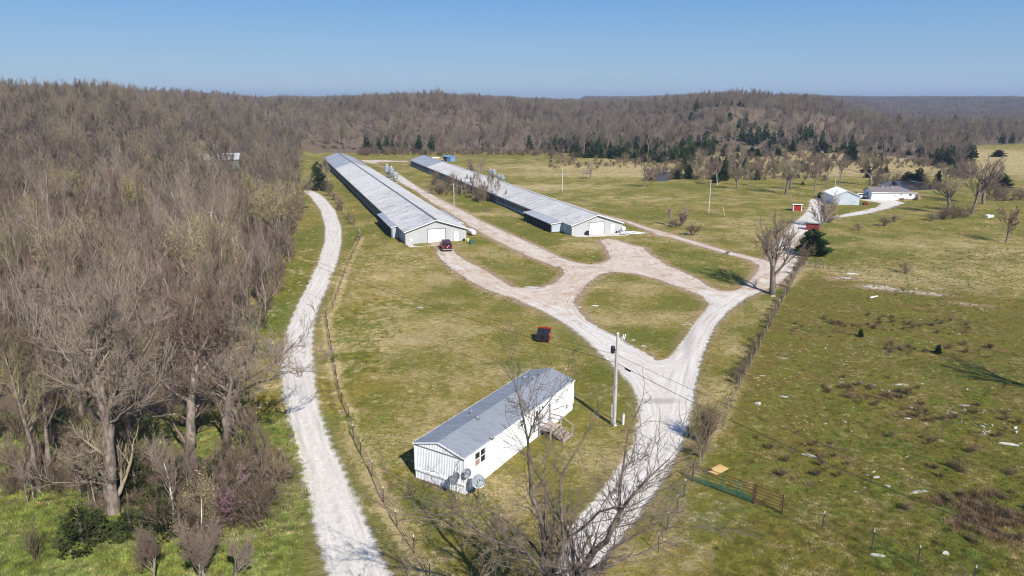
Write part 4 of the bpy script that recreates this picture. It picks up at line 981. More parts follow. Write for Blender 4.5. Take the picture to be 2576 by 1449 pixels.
pe = G(1567, 1068); t = thing('cable_pedestal', 'short pale utility pedestal standing right of the transformer pole', 'pedestal', (pe[0], pe[1], 0), .4)
mb = MB(); mb.box(-.09, .09, -.07, .07, -.05, .95); part('housing', mb, M['siding_white'], t); mb = MB(); mb.box(-.11, .11, -.09, .09, .95, 1.05); part('cap', mb, M['siding_gray'], t)
b2 = G(1142.8, 545.7); t2, h2 = pole('utility_pole', 'slim pale light pole standing right of the nearer poultry house', b2, 462, .13, 'pole')
mb = MB(); mb.tube([(0, 0, h2 - .3), (-.5, -.3, h2 - .1)], .03, 5); mb.lathe([(.16, 0), (.2, .06), (.08, .16)], 10, 0, (-.55, -.33, h2 - .15)); part('lamp_head', mb, M['galv'], t2)
b3 = G(1414.3, 481); t3, h3 = pole('utility_pole', 'pale pole with a small transformer in the field beyond the second poultry house', b3, 424, .15, 'bark_pale')
mb = MB(); mb.lathe([(.1, 0), (.24, .05), (.24, .8), (.08, .9)], 12, 0, (.38, 0, h3 - 2.2)); part('transformer', mb, M['galv'], t3)
b4 = G(1782.5, 535); t4, h4 = pole('utility_pole', 'tall pale bare pole with a yellow guy guard in the open field', b4, 452, .14, 'bark_pale')
mb = MB(); mb.tube([(0, 0, h4 - .4), (.5, 0, h4 - .3)], .04, 5); mb.tube([(-.4, 0, h4 - .15), (.4, 0, h4 - .15)], .05, 5); part('crossarm', mb, M['wood_gray'], t4)
g4 = G(1823, 541.9); mb = MB(); mb.tube([(g4[0] - b4[0], g4[1] - b4[1], 0), ((g4[0] - b4[0]) * .86, (g4[1] - b4[1]) * .86, 2.0)], .06, 6); part('guy_guard', mb, M['lime'], t4)
mb = MB(); mb.tube([(g4[0] - b4[0], g4[1] - b4[1], 0), (0, 0, h4 - 1)], .012, 3); part('guy_wire', mb, M['wire'], t4)
b5 = G(2099, 478); t5, h5 = pole('utility_pole', 'slim pole with a white box behind the pale blue metal building', b5, 420, .13, 'pole')
mb = MB(); mb.lathe([(.1, 0), (.26, .05), (.26, .8), (.08, .9)], 10, 0, (.38, 0, h5 - 3.2)); part('transformer', mb, M['galv'], t5)
# pole among the trees and the line that crosses the lane
zl = 9.5; xl, yl = G(530.7, 532, zl); t6 = thing('utility_pole', 'gray pole top rising out of the bare wood west of the lane', 'utility pole', (xl, yl, 0))
mb = MB(); mb.tube([(0, 0, -.3), (0, 0, zl)], [.17, .12], 8); part('shaft', mb, M['pole'], t6); mb = MB(); mb.tube([(-.5, 0, zl - .2), (.5, 0, zl - .2)], .05, 5); part('crossarm', mb, M['wood_gray'], t6)
def sag(a, b, s, n=22): return [tuple(a[i] + (b[i] - a[i]) * k / n - (4 * s * (k / n) * (1 - k / n) if i == 2 else 0) for i in range(3)) for k in range(n + 1)]
def zat(vy): return ztop(PB[1], vy)
pr = G(2900, 1490, 6.8)
t7 = thing('utility_pole', 'gray wooden pole at the far end of the overhead line past the right pasture', 'utility pole', (pr[0], pr[1], 0)); mb = MB(); mb.tube([(0, 0, -.3), (0, 0, 8.5)], [.16, .12], 8); part('shaft', mb, M['pole'], t7)
za, zb_ = zat(893), zat(913)
w = thing('overhead_line', 'upper of the two thin wires crossing lawn, driveway and pasture', 'power line', (PB[0], PB[1], za))
for e_, s_ in (((xl, yl, zl - 1.0), 1.3), ((pr[0], pr[1], 7.9), .5)):
    mb = MB(); mb.tube([(p[0] - PB[0], p[1] - PB[1], p[2] - za) for p in sag((PB[0], PB[1], za), e_, s_)], .016, 4); part('wire', mb, M['wire'], w)
w = thing('overhead_line', 'lower, thicker wire with a black splice case beside the transformer pole', 'power line', (PB[0], PB[1], zb_))
for e_, s_ in (((xl, yl, zl - 2.2), 1.0), ((pr[0], pr[1], 6.9), .75)):
    pts = sag((PB[0], PB[1], zb_), e_, s_); mb = MB(); mb.tube([(p[0] - PB[0], p[1] - PB[1], p[2] - zb_) for p in pts], .024, 4); part('wire', mb, M['wire'], w)
p0_, p1_ = Vector(pts[0]), Vector(pts[3]); dv = (p1_ - p0_).normalized(); q0 = dv * 1.15; mb = MB(); mb.tube([q0 - Vector((0, 0, .1)), q0 + dv * .62 - Vector((0, 0, .1))], .085, 8); mb.tube([q0 - dv * .1 - Vector((0, 0, .06)), q0 + dv * .72 - Vector((0, 0, .06))], .035, 6); part('splice_case', mb, M['black'], w)

# ------------------------------------------------------------------ vehicles
def pickup(label, loc, rz, s, body, low, name='pickup_truck'):
    t = thing(name, label, 'pickup', (loc[0], loc[1], .02), rz); t.scale = (s, s, s)
    w = .97
    mb = MB()   # side profile extruded: y forward
    mb.prism([(-2.75, .55), (-2.72, 1.12), (-.62, 1.14), (-.60, 1.15), (1.25, 1.14), (2.55, 1.04), (2.72, .85), (2.75, .5), (2.3, .42), (-2.3, .42)], (-w, -w + .08), axis=0)
    mb.prism([(-2.75, .55), (-2.72, 1.12), (-.62, 1.14), (-.60, 1.15), (1.25, 1.14), (2.55, 1.04), (2.72, .85), (2.75, .5), (2.3, .42), (-2.3, .42)], (w - .08, w), axis=0)
    mb.prism([(-.62, .5), (-.62, 1.14), (1.25, 1.14), (2.5, 1.05), (2.68, .86), (2.7, .5)], (-w + .081, w - .081), axis=0)
    part('body', mb, body, t)
    mb = MB(); mb.box(-w + .08, w - .08, -2.7, -.63, .58, .66); part('bed_floor', mb, M['bed'], t)
    mb = MB()
    for i in range(7): mb.box(-.7 + (i % 3) * .45, -.35 + (i % 3) * .45, -2.45 + (i // 3) * .55, -2.05 + (i // 3) * .55, .66, .8 + .12 * ((i * 7) % 3))
    part('bed_load', mb, M['bed'], t)
    tg = MB(); tg.box(-w + .02, w - .02, -2.80, -2.71, .62, 1.13); part('tailgate', tg, body, t)
    for sx in (-1, 1):
        mb = MB(); mb.box(sx * .86 - .09, sx * .86 + .09, -2.835, -2.80, .72, 1.06); part('tail_light', mb, M['tail'], t)
    mb = MB(); mb.box(-.08, .10, -2.83, -2.80, .86, .98); part('badge', mb, M['post_white'], t)
    mb = MB(); mb.box(-w + .03, w - .03, -2.95, -2.80, .42, .60); part('rear_bumper', mb, M['chrome'], t)
    mb = MB(); mb.box(-w, w, 2.72, 2.86, .45, .68); part('front_bumper', mb, M['chrome'], t)
    # cab
    mb = MB(); A = [(-.60, 1.14), (-.50, 1.72), (-.35, 1.78), (.78, 1.78), (1.0, 1.70), (1.55, 1.14)]
    cw = .90
    V0 = [(-(cw if z < 1.3 else cw - .16), y, z) for y, z in A]; V1 = [(-x, y, z) for x, y, z in V0]
    mb.poly(V0); mb.poly(V1[::-1])
    for i in range(len(A)): j = (i + 1) % len(A); mb.quad(V0[i], V1[i], V1[j], V0[j])
    part('cab', mb, body, t)
    mb = MB(); mb.quad((-.72, -.60, 1.25), (.72, -.60, 1.25), (.66, -.527, 1.66), (-.66, -.527, 1.66)); part('rear_window', mb, M['glass'], t)
    mb = MB(); mb.quad((-.78, 1.49, 1.23), (.78, 1.49, 1.23), (.68, 1.07, 1.66), (-.68, 1.07, 1.66)); part('windscreen', mb, M['glass'], t)
    for sx in (-1, 1):
        for ya, yb in ((-.42, .30), (.38, 1.12)):
            mb = MB(); x0_, x1_ = sx * (cw - .035), sx * (cw - .135)
            mb.quad((x0_, ya, 1.22), (x0_, yb, 1.22), (x1_, min(yb, .85), 1.64), (x1_, ya + .05, 1.64)); part('side_window', mb, M['glass'], t)
        mb = MB(); mb.box(sx * 1.06 - .08, sx * 1.06 + .08, 1.05, 1.15, 1.15, 1.38); part('mirror', mb, M['black'], t)
        mb = MB(); mb.box(sx * (w + .005) - .01, sx * (w + .005) + .01, -2.6, 2.5, .50, .66); part('lower_stripe', mb, low, t)
        for yy in (-1.75, 1.72):
            wv = MB(); wv.lathe([(.16, -.12), (.37, -.12), (.40, -.08), (.40, .08), (.37, .12), (.16, .12)], 16, M=Matrix.Translation((sx * .86, yy, .40)) @ Matrix.Rotation(math.pi / 2, 4, 'Y'))
            wh = part('wheel', wv, M['tire'], t); rv = MB(); rv.lathe([(.05, -.125), (.22, -.125), (.22, .125), (.05, .125)], 10, M=Matrix.Translation((sx * .86, yy, .40)) @ Matrix.Rotation(math.pi / 2, 4, 'Y')); part('rim', rv, M['chrome'], wh)
            mb = MB(); mb.lathe([(.46, -.02), (.46, .02)], 14, M=Matrix.Translation((sx * (w - .005), yy, .44)) @ Matrix.Rotation(math.pi / 2, 4, 'Y')); part('wheel_arch', mb, M['dark'], t)
    return t
pickup('maroon and silver pickup parked at the white overhead door, tailgate towards the drive', (-12.75, 134.2), rad(11), 1.0, M['maroon'], M['silver'])
def car(name, label, cat, loc, rz, s, body, prof, roofp, hw=.88):
    t = thing(name, label, cat, (loc[0], loc[1], .02), rz); t.scale = (s, s, s)
    mb = MB(); mb.prism(prof, (-hw, hw), axis=0); part('body', mb, body, t)
    mb = MB(); V0 = [(-(hw - .04 if z < 1.1 else hw - .2), y, z) for y, z in roofp]; V1 = [(-x, y, z) for x, y, z in V0]; n = len(roofp)
    mb.poly(V0); mb.poly(V1[::-1])
    for i in range(n): j = (i + 1) % n; mb.quad(V0[i], V1[i], V1[j], V0[j])
    part('cabin', mb, body, t)
    zb = roofp[0][1] + .1; zt_ = max(z for y, z in roofp) - .12; y0_ = roofp[0][0]; y1_ = roofp[-1][0]
    for sx in (-1, 1):
        mb = MB(); mb.quad((sx * (hw - .05), y0_ + .3, zb), (sx * (hw - .05), y1_ - .5, zb), (sx * (hw - .165), y1_ - .95, zt_), (sx * (hw - .165), y0_ + .4, zt_)); part('side_window', mb, M['glass'], t)
    mb = MB(); a = roofp[0]; b = roofp[1]; f = lambda q: (a[0] + (b[0] - a[0]) * q - .012, a[1] + (b[1] - a[1]) * q); p, q = f(.15), f(.85)
    mb.quad((-hw * .75, p[0], p[1]), (hw * .75, p[0], p[1]), (hw * .68, q[0], q[1]), (-hw * .68, q[0], q[1])); part('rear_window', mb, M['glass'], t)
    for sx in (-1, 1):
        mb = MB(); mb.box(sx * (hw - .1) - .08, sx * (hw - .1) + .08, prof[0][0] - .03, prof[0][0] - .002, .75, .95); part('tail_light', mb, M['tail'], t)
        for yy in (-1.45, 1.45):
            wv = MB(); wv.lathe([(.15, -.11), (.33, -.11), (.35, 0), (.33, .11), (.15, .11)], 14, M=Matrix.Translation((sx * (hw - .08), yy, .35)) @ Matrix.Rotation(math.pi / 2, 4, 'Y')); part('wheel', wv, M['tire'], t)
    return t
suvp = [(-2.35, .4), (-2.35, 1.0), (1.3, 1.05), (2.3, .92), (2.4, .45), (2.0, .32), (-2.0, .32)]
cx_, cy_ = G(2163, 499)
car('sport_utility_vehicle', 'white utility vehicle parked between the blue metal building and the house', 'car', (cx_, cy_ + .5), rad(75), .80, M['bright_white'], suvp, [(-2.33, 1.0), (-2.15, 1.72), (.5, 1.76), (1.3, 1.05)])
cx_, cy_ = G(2067, 497)
car('dark_van', 'dark gray van parked at the end of the drive by the bushy tree', 'van', (cx_, cy_), rad(-8), .85, M['curtain'], suvp, [(-2.33, 1.0), (-2.25, 1.95), (.9, 1.98), (1.5, 1.05)])
cx_, cy_ = G(2252, 499)
car('dark_car', 'low dark car close to the white house wall', 'car', (cx_, cy_), rad(85), .62, M['black'], [(-2.3, .35), (-2.3, .8), (2.2, .82), (2.35, .45), (2.0, .3), (-2.0, .3)], [(-1.6, .8), (-1.0, 1.2), (.2, 1.22), (1.0, .82)])

# ------------------------------------------------------------------ dumpster
dx, dy_ = G(1367, 857); t = thing('dumpster', 'red metal dumpster with closed black ribbed lids on the lawn by the driveway', 'dumpster', (dx, dy_, 0), rad(-13))
mb = MB(); w, dd = .78, .62
mb.prism([(-dd, .15), (-dd + .02, .85), (dd - .1, 1.32), (dd, 1.32), (dd, .15)], (-w, -w + .04), axis=0); mb.prism([(-dd, .15), (-dd + .02, .85), (dd - .1, 1.32), (dd, 1.32), (dd, .15)], (w - .04, w), axis=0)
mb.box(-w + .04, w - .04, -dd, -dd + .04, .15, .85); mb.box(-w + .04, w - .04, dd - .04, dd, .15, 1.32); mb.box(-w + .04, w - .04, -dd + .04, dd - .04, .15, .2); mb.box(-w - .03, w + .03, dd, dd + .06, 1.2, 1.52)
part('bin_body', mb, M['red_paint'], t)
for sx in (-1, 1):
    mb = MB(); mb.prism([(-dd - .05, .86), (dd - .12, 1.34), (dd - .12, 1.38), (-dd - .05, .90)], (sx * .4 - .37, sx * .4 + .37), axis=0)
    for i in range(5): xx = sx * .4 - .3 + i * .15; mb.prism([(-dd, .905), (dd - .15, 1.375), (dd - .15, 1.40), (-dd, .93)], (xx - .025, xx + .025), axis=0)
    mb.box(sx * .4 - .37, sx * .4 + .37, -dd - .09, -dd - .05, .25, .88); part('lid', mb, M['black'], t)
    mb = MB(); mb.box(sx * (w + .06) - .06, sx * (w + .06) + .06, -.35, .35, .62, .74); part('fork_sleeve', mb, M['red_paint'], t)
mb = MB(); mb.box(w + .002, w + .012, -.2, .12, .8, .98); part('sticker', mb, M['post_white'], t)
for x in (-w + .1, w - .1):
    for y in (-dd + .1, dd - .1): mb = MB(); mb.lathe([(.06, 0), (.07, .07), (.06, .15)], 8, 0, (x, y, 0)); part('caster', mb, M['black'], t)

# ------------------------------------------------------------------ small structures to the right
def simple_window(parent, c, wdt, hgt_, axis, out, frame='bright_white'):
    mb = MB(); e = .06
    def bx(a0, a1, z0, z1, t0, t1):
        if axis == 'x': mb.box(c[0] + a0, c[0] + a1, c[1] + min(out * t0, out * t1), c[1] + max(out * t0, out * t1), c[2] + z0, c[2] + z1)
        else: mb.box(c[0] + min(out * t0, out * t1), c[0] + max(out * t0, out * t1), c[1] + a0, c[1] + a1, c[2] + z0, c[2] + z1)
    bx(0, e, 0, hgt_, .002, .05); bx(wdt - e, wdt, 0, hgt_, .002, .05); bx(e, wdt - e, 0, e, .002, .049); bx(e, wdt - e, hgt_ - e, hgt_, .002, .049); bx(wdt / 2 - .02, wdt / 2 + .02, e, hgt_ - e, .002, .045)
    w = part('window', mb, M[frame], parent); mb = MB(); 
    bx(e, wdt / 2 - .02, e, hgt_ - e, .003, .02); bx(wdt / 2 + .02, wdt - e, e, hgt_ - e, .003, .02); part('pane', mb, M['glass'], w)
# metal building
q0 = G(*ZF(150, 600)); q1 = G(*ZF(775, 612)); ang = math.atan2(q1[1] - q0[1], q1[0] - q0[0]); wd = math.hypot(q1[0] - q0[0], q1[1] - q0[1])
t = thing('metal_building', 'pale blue metal shop building with white roof beside the drive', 'metal building', (q0[0], q0[1], 0), ang)
ze = ztop(q1[1], ZF(780, 390)[1]); zp = ztop((q0[1] + q1[1]) / 2, ZF(450, 262)[1]); Lb = 9.5; mid = wd / 2
zt = lambda x: ze + (zp - ze) * (1 - abs(x - mid) / mid)
mb = MB(); ribbed(mb, 0, wd, 0, zt, 0, pitch=.3, d=.03); part('gable_wall', mb, M['shed_blue'], t)
for x_ in (0, wd - .05): mb = MB(); mb.box(x_, x_ + .05, .05, Lb, 0, ze); part('side_wall', mb, M['siding_white'], t)
mb = MB(); ribbed(mb, 0, wd, Lb, zt, 0, side=1); part('rear_wall', mb, M['shed_blue'], t)
np_ = 10; pwb = (Lb + .5) / np_; rn = mid + .2; pm = roof_panel_mesh('shop_roof_panel', pwb, rn, (zp - ze) * rn / mid, M['white_paint'], rib=.03)
for i in range(np_):
    for sd_ in (1, -1): put('roof_panel', pm, t, loc=(mid, -.25 + i * pwb + (pwb if sd_ < 0 else 0), zp + .05), rot=(0, 0, 0 if sd_ > 0 else math.pi))
mb = MB()
for sd_ in (1, -1): mb.prism([(mid, zp + .06), (mid + sd_ * rn, zp + .06 - (zp - ze) * rn / mid), (mid + sd_ * rn, zp - .1 - (zp - ze) * rn / mid), (mid, zp - .1)], (-.28, -.25), axis=1)
part('rake_trim', mb, M['siding_gray'], t)
# round hoop leaning on it
hq = G(*ZF(672, 628)); t = thing('hay_ring', 'round dark metal ring leaning against the blue building end wall', 'hay ring', (hq[0], hq[1] - .1, 0), ang)
mb = MB(); mb.tube([(math.cos(a) * .62, .25 * (math.sin(a) + 1), .62 + .60 * math.sin(a)) for a in [k * math.pi / 12 for k in range(25)]], .035, 5, cap=False); part('rim', mb, M['dark_trim'], t)
mb = MB(); mb.tube([(-.3, .1, .3), (.25, .4, .95)], .03, 5); part('brace', mb, M['dark_trim'], t)
# red implement
iq = G(*ZF(915, 612)); t = thing('farm_implement', 'small red farm implement parked right of the blue building', 'implement', (iq[0], iq[1], 0), .3)
mb = MB(); mb.box(-.5, .5, -.15, .15, .35, .55); mb.box(-.12, .12, -.5, .5, .3, .42); part('frame', mb, M['red_paint'], t)
mb = MB(); mb.box(-.3, .1, -.2, .2, .55, .95); part('hood', mb, M['red_paint'], t)
for x in (-.55, .55): mb = MB(); mb.lathe([(.1, -.08), (.36, -.08), (.36, .08), (.1, .08)], 12, M=Matrix.Translation((x, 0, .36)) @ Matrix.Rotation(math.pi / 2, 4, 'Y')); part('wheel', mb, M['tire'], t)
mb = MB(); mb.tube([(-.6, 0, .3), (-1.4, -.2, .12)], .04, 5); part('hitch', mb, M['dark_trim'], t)

# ranch house
q0 = G(*ZF(1075, 478)); q1 = G(*ZF(2125, 484)); ang = math.atan2(q1[1] - q0[1], q1[0] - q0[0]); wd = math.hypot(q1[0] - q0[0], q1[1] - q0[1]); yh = q0[1]
ho = thing('ranch_house', 'white single-storey ranch house with gray hip roof and attached garage', 'house', (q0[0], q0[1], 0), ang)
ze = ztop(yh, ZF(1090, 290)[1]); fx = wd / (2125 - 1075); X_ = lambda zx: (zx - 1075) * fx
ze2 = ze - .12
mb = MB(); mb.box(0, wd, 0, .12, .0, ze); part('front_wall', mb, M['bright_white'], ho)
mb = MB(); mb.box(0, .12, .121, 5.6, 0, ze)
zr1 = ztop(yh + 2.8, ZF(905, 172)[1]); mb.prism([(0, ze), (5.6, ze), (2.8, zr1 - .05)], (.0, .12), axis=0); part('garage_end_wall', mb, M['shed_blue'] if False else M['siding_white'], ho)
mb = MB(); mb.box(wd - .12, wd, .121, 11, 0, ze); mb.box(X_(1550), wd, 10.9, 11, 0, ze); mb.box(0.12, X_(1550), 5.5, 5.6, 0, ze); part('rear_wall', mb, M['white_paint'], ho)
# garage gable roof
mb = MB(); xg = X_(1600); ovh = .3; s1 = (zr1 - ze) / 2.8
mb.quad((-ovh, -ovh, ze - s1 * ovh + .05), (xg, -ovh, ze - s1 * ovh + .05), (xg, 2.8, zr1 + .05), (-ovh, 2.8, zr1 + .05)); mb.quad((-ovh, 5.9, ze - s1 * ovh + .05), (xg, 5.9, ze - s1 * ovh + .05), (xg, 2.8, zr1 + .05), (-ovh, 2.8, zr1 + .05))
part('garage_roof', mb, M['shingle'], ho)
mb = MB(); x0_, x1_ = X_(1430), wd + .35; pk = X_(1800); zk = ztop(yh + 6.0, ZF(1805, 34)[1]); e0 = ze - .16; ym0 = -.35; ym1 = 11.35
R0 = (X_(1800), 5.2, zk); R1 = (X_(1800) + .4, 6.2, zk)
mb.poly([(x0_, ym0, e0 + .03), (x1_, ym0, e0 + .03), (X_(1790), 3.2, zk - .9), (x0_, 2.9, zr1 + .04)])
mb.poly([(x1_, ym0, e0 + .03), (x1_, ym1, e0 + .03), (R1[0], 7.4, zk), (R0[0], 4.6, zk), (X_(1790), 3.2, zk - .9)])
mb.poly([(x0_, ym1, e0 + .03), (x1_, ym1, e0 + .03), (R1[0], 7.4, zk)]); mb.poly([(x0_, 2.9, zr1 + .04), (X_(1790), 3.2, zk - .9), (R0[0], 4.6, zk), (R1[0], 7.4, zk), (x0_, ym1, e0 + .03)])
part('main_roof', mb, M['shingle'], ho)
mb = MB(); mb.box(-ovh, xg, -ovh - .03, -ovh, ze - s1 * ovh - .12, ze - s1 * ovh + .04); mb.box(xg, x1_, ym0 - .03, ym0, e0 - .12, e0 + .04); part('gutter', mb, M['bright_white'], ho)
for vx_, vy_, vz_ in ((X_(1745), 4.0, 0), (X_(1760), 5.6, 0)): mb = MB(); mb.box(vx_, vx_ + .3, vy_, vy_ + .3, zk - 1.0, zk - .15); part('roof_vent', mb, M['dark'], ho)
for vx_, vy_ in ((X_(1405), 2.4), (X_(1500), 4.6), (X_(1635), 2.2)): mb = MB(); mb.tube([(vx_, vy_, ze), (vx_, vy_, zr1 + .35)], .06, 6); part('vent_pipe', mb, M['post_white'], ho)
mb = MB(); gx0, gx1 = X_(1130), X_(1400); n = 4
for i in range(n): mb.box(gx0, gx1, -.04, -.002, .03 + i * (ze * .72) / n, .03 + (i + 1) * (ze * .72) / n - .03)
part('garage_door', mb, M['bright_white'], ho)
mb = MB(); mb.box(gx0 - .08, gx0 - .002, -.06, -.001, 0, ze * .76); mb.box(gx1 + .002, gx1 + .08, -.06, -.001, 0, ze * .76); mb.box(gx0 - .08, gx1 + .08, -.06, -.001, ze * .762, ze * .80); part('door_surround', mb, M['siding_gray'], ho)
simple_window(ho, (X_(1975), 0, ze * .5), X_(2035) - X_(1975), ze * .33, 'x', -1, 'siding_gray'); simple_window(ho, (X_(1620), 0, ze * .5), X_(1660) - X_(1620), ze * .17, 'x', -1); simple_window(ho, (X_(1770), 0, ze * .55), X_(1795) - X_(1770), ze * .28, 'x', -1, 'siding_gray')
simple_window(ho, (0, 2.6, ze * .55), .8, ze * .26, 'y', -1, 'dark_trim')
mb = MB(); mb.box(X_(1870), wd - .05, -.03, -.001, -.1, .42); part('foundation_blocks', mb, M['shingle_b'], ho)
mb = MB(); mb.box(X_(1130) - .1, X_(1550), -1.4, -.08, -.02, .05); part('garage_apron', mb, M['concrete'], ho)
mb = MB(); mb.box(wd - .25, wd - .17, -.06, -.002, 0, ze - .1); part('downspout', mb, M['siding_gray'], ho)
for i, (zx, r_) in enumerate(((1780, .28), (1830, .38), (2145, .34))):
    x, y = G(*ZF(zx, 490)); 
    V, Ff = leaf_tris(np.random.default_rng(i).normal(size=(160, 3)) * [r_ * .45, r_ * .45, r_ * .4] + [0, 0, r_], .12, np.random.default_rng(i))
    t = thing('foundation_shrub', ['small gray shrub in front of the white house wall', 'rusty brown shrub before the house beside the block foundation', 'dark round shrub at the right corner of the white house'][i], 'shrub', (x, y, 0)); put('foliage', arrays_mesh('shrub_foliage', V, [Ff], [M[['twig', 'oldleaf', 'cedar'][i]]]), t)
# pen right of the house
x, y = G(*ZF(2215, 455)); t = thing('wooden_pen', 'low brown board pen beyond the right end of the house', 'pen', (x, y, 0), .1)
for k, (a0, a1, b0, b1) in enumerate(((-1, 1, -1, -.95), (-1, 1, .95, 1), (-1, -.95, -.94, .94), (.95, 1, -.94, .94))):
    for j in range(3): mb = MB(); mb.box(a0 * .65, a1 * .65, b0 * .65, b1 * .65, .1 + j * .38, .42 + j * .38); part('board', mb, M['shingle_b'], t)

# run-in sheds
def run_in(label, q0, q1, ztl, depth, red, roofm, back_lo=True, frame=True):
    ang = math.atan2(q1[1] - q0[1], q1[0] - q0[0]); wd = math.hypot(q1[0] - q0[0], q1[1] - q0[1])
    t = thing('animal_shed', label, 'shed', (q0[0], q0[1], 0), ang); h = ztl
    if frame:
        mb = MB(); mb.box(0, .16, -.03, depth, 0, h - .02); part('side_wall', mb, M['bright_white'], t); mb = MB(); mb.box(wd - .16, wd, -.03, depth, 0, h - .02); part('side_wall', mb, M['bright_white'], t)
        n = 6; bw = (wd - .34) / n
        for i in range(n): mb = MB(); mb.box(.17 + i * bw, .17 + (i + 1) * bw - .015, .10, .14, .06, h - .02); part('red_board', mb, red, t)
        mb = MB(); mb.box(0, wd, -.05, .02, -.02, .06); part('sill', mb, M['wood_pink'], t)
    else:
        n = 9; bw = wd / n
        for i in range(n): mb = MB(); mb.box(i * bw, (i + 1) * bw - .015, 0, .04, 0, h); part('red_board', mb, red, t)
        for x_ in (0, wd - .05): mb = MB(); mb.prism([(.041, 0), (depth, 0), (depth, h - .3), (.041, h)], (x_, x_ + .05), axis=0); part('side_wall', mb, red, t)
    mb = MB(); mb.prism([(-.22, h + .06), (depth + .15, h - .22), (depth + .15, h - .14), (-.22, h + .16)], (-.2, wd + .2), axis=0); part('roof', mb, roofm, t)
    mb = MB(); mb.box(.05, wd - .05, depth - .05, depth, 0, h - .3); part('rear_wall', mb, red, t)
    mb = MB(); mb.box(-.22, wd + .22, -.27, -.221, h - .02, h + .20); part('fascia', mb, M['bright_white'] if frame else roofm, t)
    return t
zS = zm(2300, 600, 12.075)
q0, q1 = G(*zS(945, 398)), G(*zS(1265, 408)); run_in('bright red animal shed with white frame standing alone in the field', q0, q1, ztop(q0[1], zS(0, 150)[1]) - .1, 1.9, M['red_paint'], M['white_paint'])
q0, q1 = G(*zS(1410, 1090)), G(*zS(1890, 1120)); run_in('faded dark red shed with gray-green roof behind the big cedar', q0, q1, ztop(q0[1], zS(0, 830)[1]), 1.6, M['red_faded'], M['green_roof'], frame=False)
# white trough
q = G(2487, 547); t = thing('stock_trough', 'white box trough standing in the right field beyond the trees', 'trough', (q[0], q[1], 0), .45)
mb = MB(); 
for a in ((-1.2, 1.2, -.5, -.44), (-1.2, 1.2, .44, .5), (-1.2, -1.14, -.439, .439), (1.14, 1.2, -.439, .439)): mb.box(*a, 0, .62)
part('tub', mb, M['white_paint'], t); mb = MB(); mb.box(-1.139, 1.139, -.439, .439, .05, .12); part('tub_floor', mb, M['dark'], t)
# blue shelter and debris behind the second house
zT = zm(1260, 440, 18.4)
q0, q1 = G(*zT(1265, 790)), G(*zT(1690, 825)); yb_ = q0[1]; t = thing('blue_shelter', 'open-fronted blue metal shelter beyond the far end of the second poultry house', 'shelter', (q0[0], q0[1], 0), math.atan2(q1[1] - q0[1], q1[0] - q0[0]))
wd = math.hypot(q1[0] - q0[0], q1[1] - q0[1]); h = ztop(yb_, zT(0, 530)[1])
mb = MB(); mb.box(wd * .55, wd, 0, .06, 0, h * .85); part('front_panel', mb, M['blue_metal'], t); mb = MB(); mb.box(0, .06, .07, 3, 0, h); mb.box(wd - .06, wd, .07, 3, 0, h * .85); part('side_wall', mb, M['blue_metal'], t)
mb = MB(); mb.poly([(-.1, -.2, h), (wd + .1, -.2, h * .85), (wd + .1, 3.2, h * 1.05), (-.1, 3.2, h * 1.2)]); part('roof', mb, M['blue_metal'], t)
mb = MB(); mb.box(.07, wd - .07, 2.9, 3, 0, h * .9); part('back_wall', mb, M['curtain'], t)
mb = MB(); mb.lathe([(.1, -.2), (.75, -.2), (.75, .2), (.1, .2)], 14, M=Matrix.Translation((wd * .28, .9, .75)) @ Matrix.Rotation(math.pi / 2, 4, 'X')); part('stored_wheel', mb, M['wood_pink'], t)
for i, (zx, zy, nm, lb, mt, sz) in enumerate(((440, 590, 'red_wagon', 'faded red wagon box seen past the far end of the second house', 'red_paint', (1.6, .8, .8)), (270, 520, 'rusty_machine', 'rust-brown machine beside the far ridge of the second poultry house', 'rust', (1.8, .8, .7)), (820, 570, 'boat_hull', 'upturned white hull lying beyond the second poultry house', 'white_paint', (2.3, .7, .45)), (1080, 700, 'scrap_heap', 'heap of brown and tan scrap left of the blue shelter', 'tan_metal', (1.6, 1.0, .8)))):
    x, y = G(*zT(zx, zy + 60)); t = thing(nm, lb, ['wagon', 'machine', 'hull', 'scrap'][i], (x, y, 0), .2 * i)
    a, b, c = sz; mb = MB()
    if i == 2: mb.prism([(-b, 0), (b, 0), (b * .6, c * 1.2), (-b * .6, c * 1.2)], (-a * .6, a * .6), axis=0); mb.prism([(-b, 0), (b, 0), (b * .3, c * .8), (-b * .3, c * .8)], (a * .6, a), axis=0)
    elif i == 3:
        rr = random.Random(5)
        for k in range(14): mb.box(-.25, .25, -.1, .1, -.05, .05, 0, Matrix.Translation((rr.uniform(-a, a) * .8, rr.uniform(-b, b) * .7, rr.uniform(.1, c))) @ Matrix.Rotation(rr.uniform(0, 3), 4, Vector((rr.random(), rr.random(), 1))) @ Matrix.Scale(rr.uniform(1, 3), 4))
    else: mb.box(-a / 2, a / 2, -b / 2, b / 2, .35, .35 + c); mb.box(-a * .8, -a / 2, -.05, .05, .35, .45)
    part('body', mb, M[mt], t)
    if i < 2:
        for sx in (-1, 1):
            for yy in (-1, 1): mb = MB(); mb.lathe([(.08, -.06), (.3, -.06), (.3, .06), (.08, .06)], 10, M=Matrix.Translation((sx * a * .35, yy * (b / 2 + .07), .3)) @ Matrix.Rotation(math.pi / 2, 4, 'X')); part('wheel', mb, M['tire'], t)

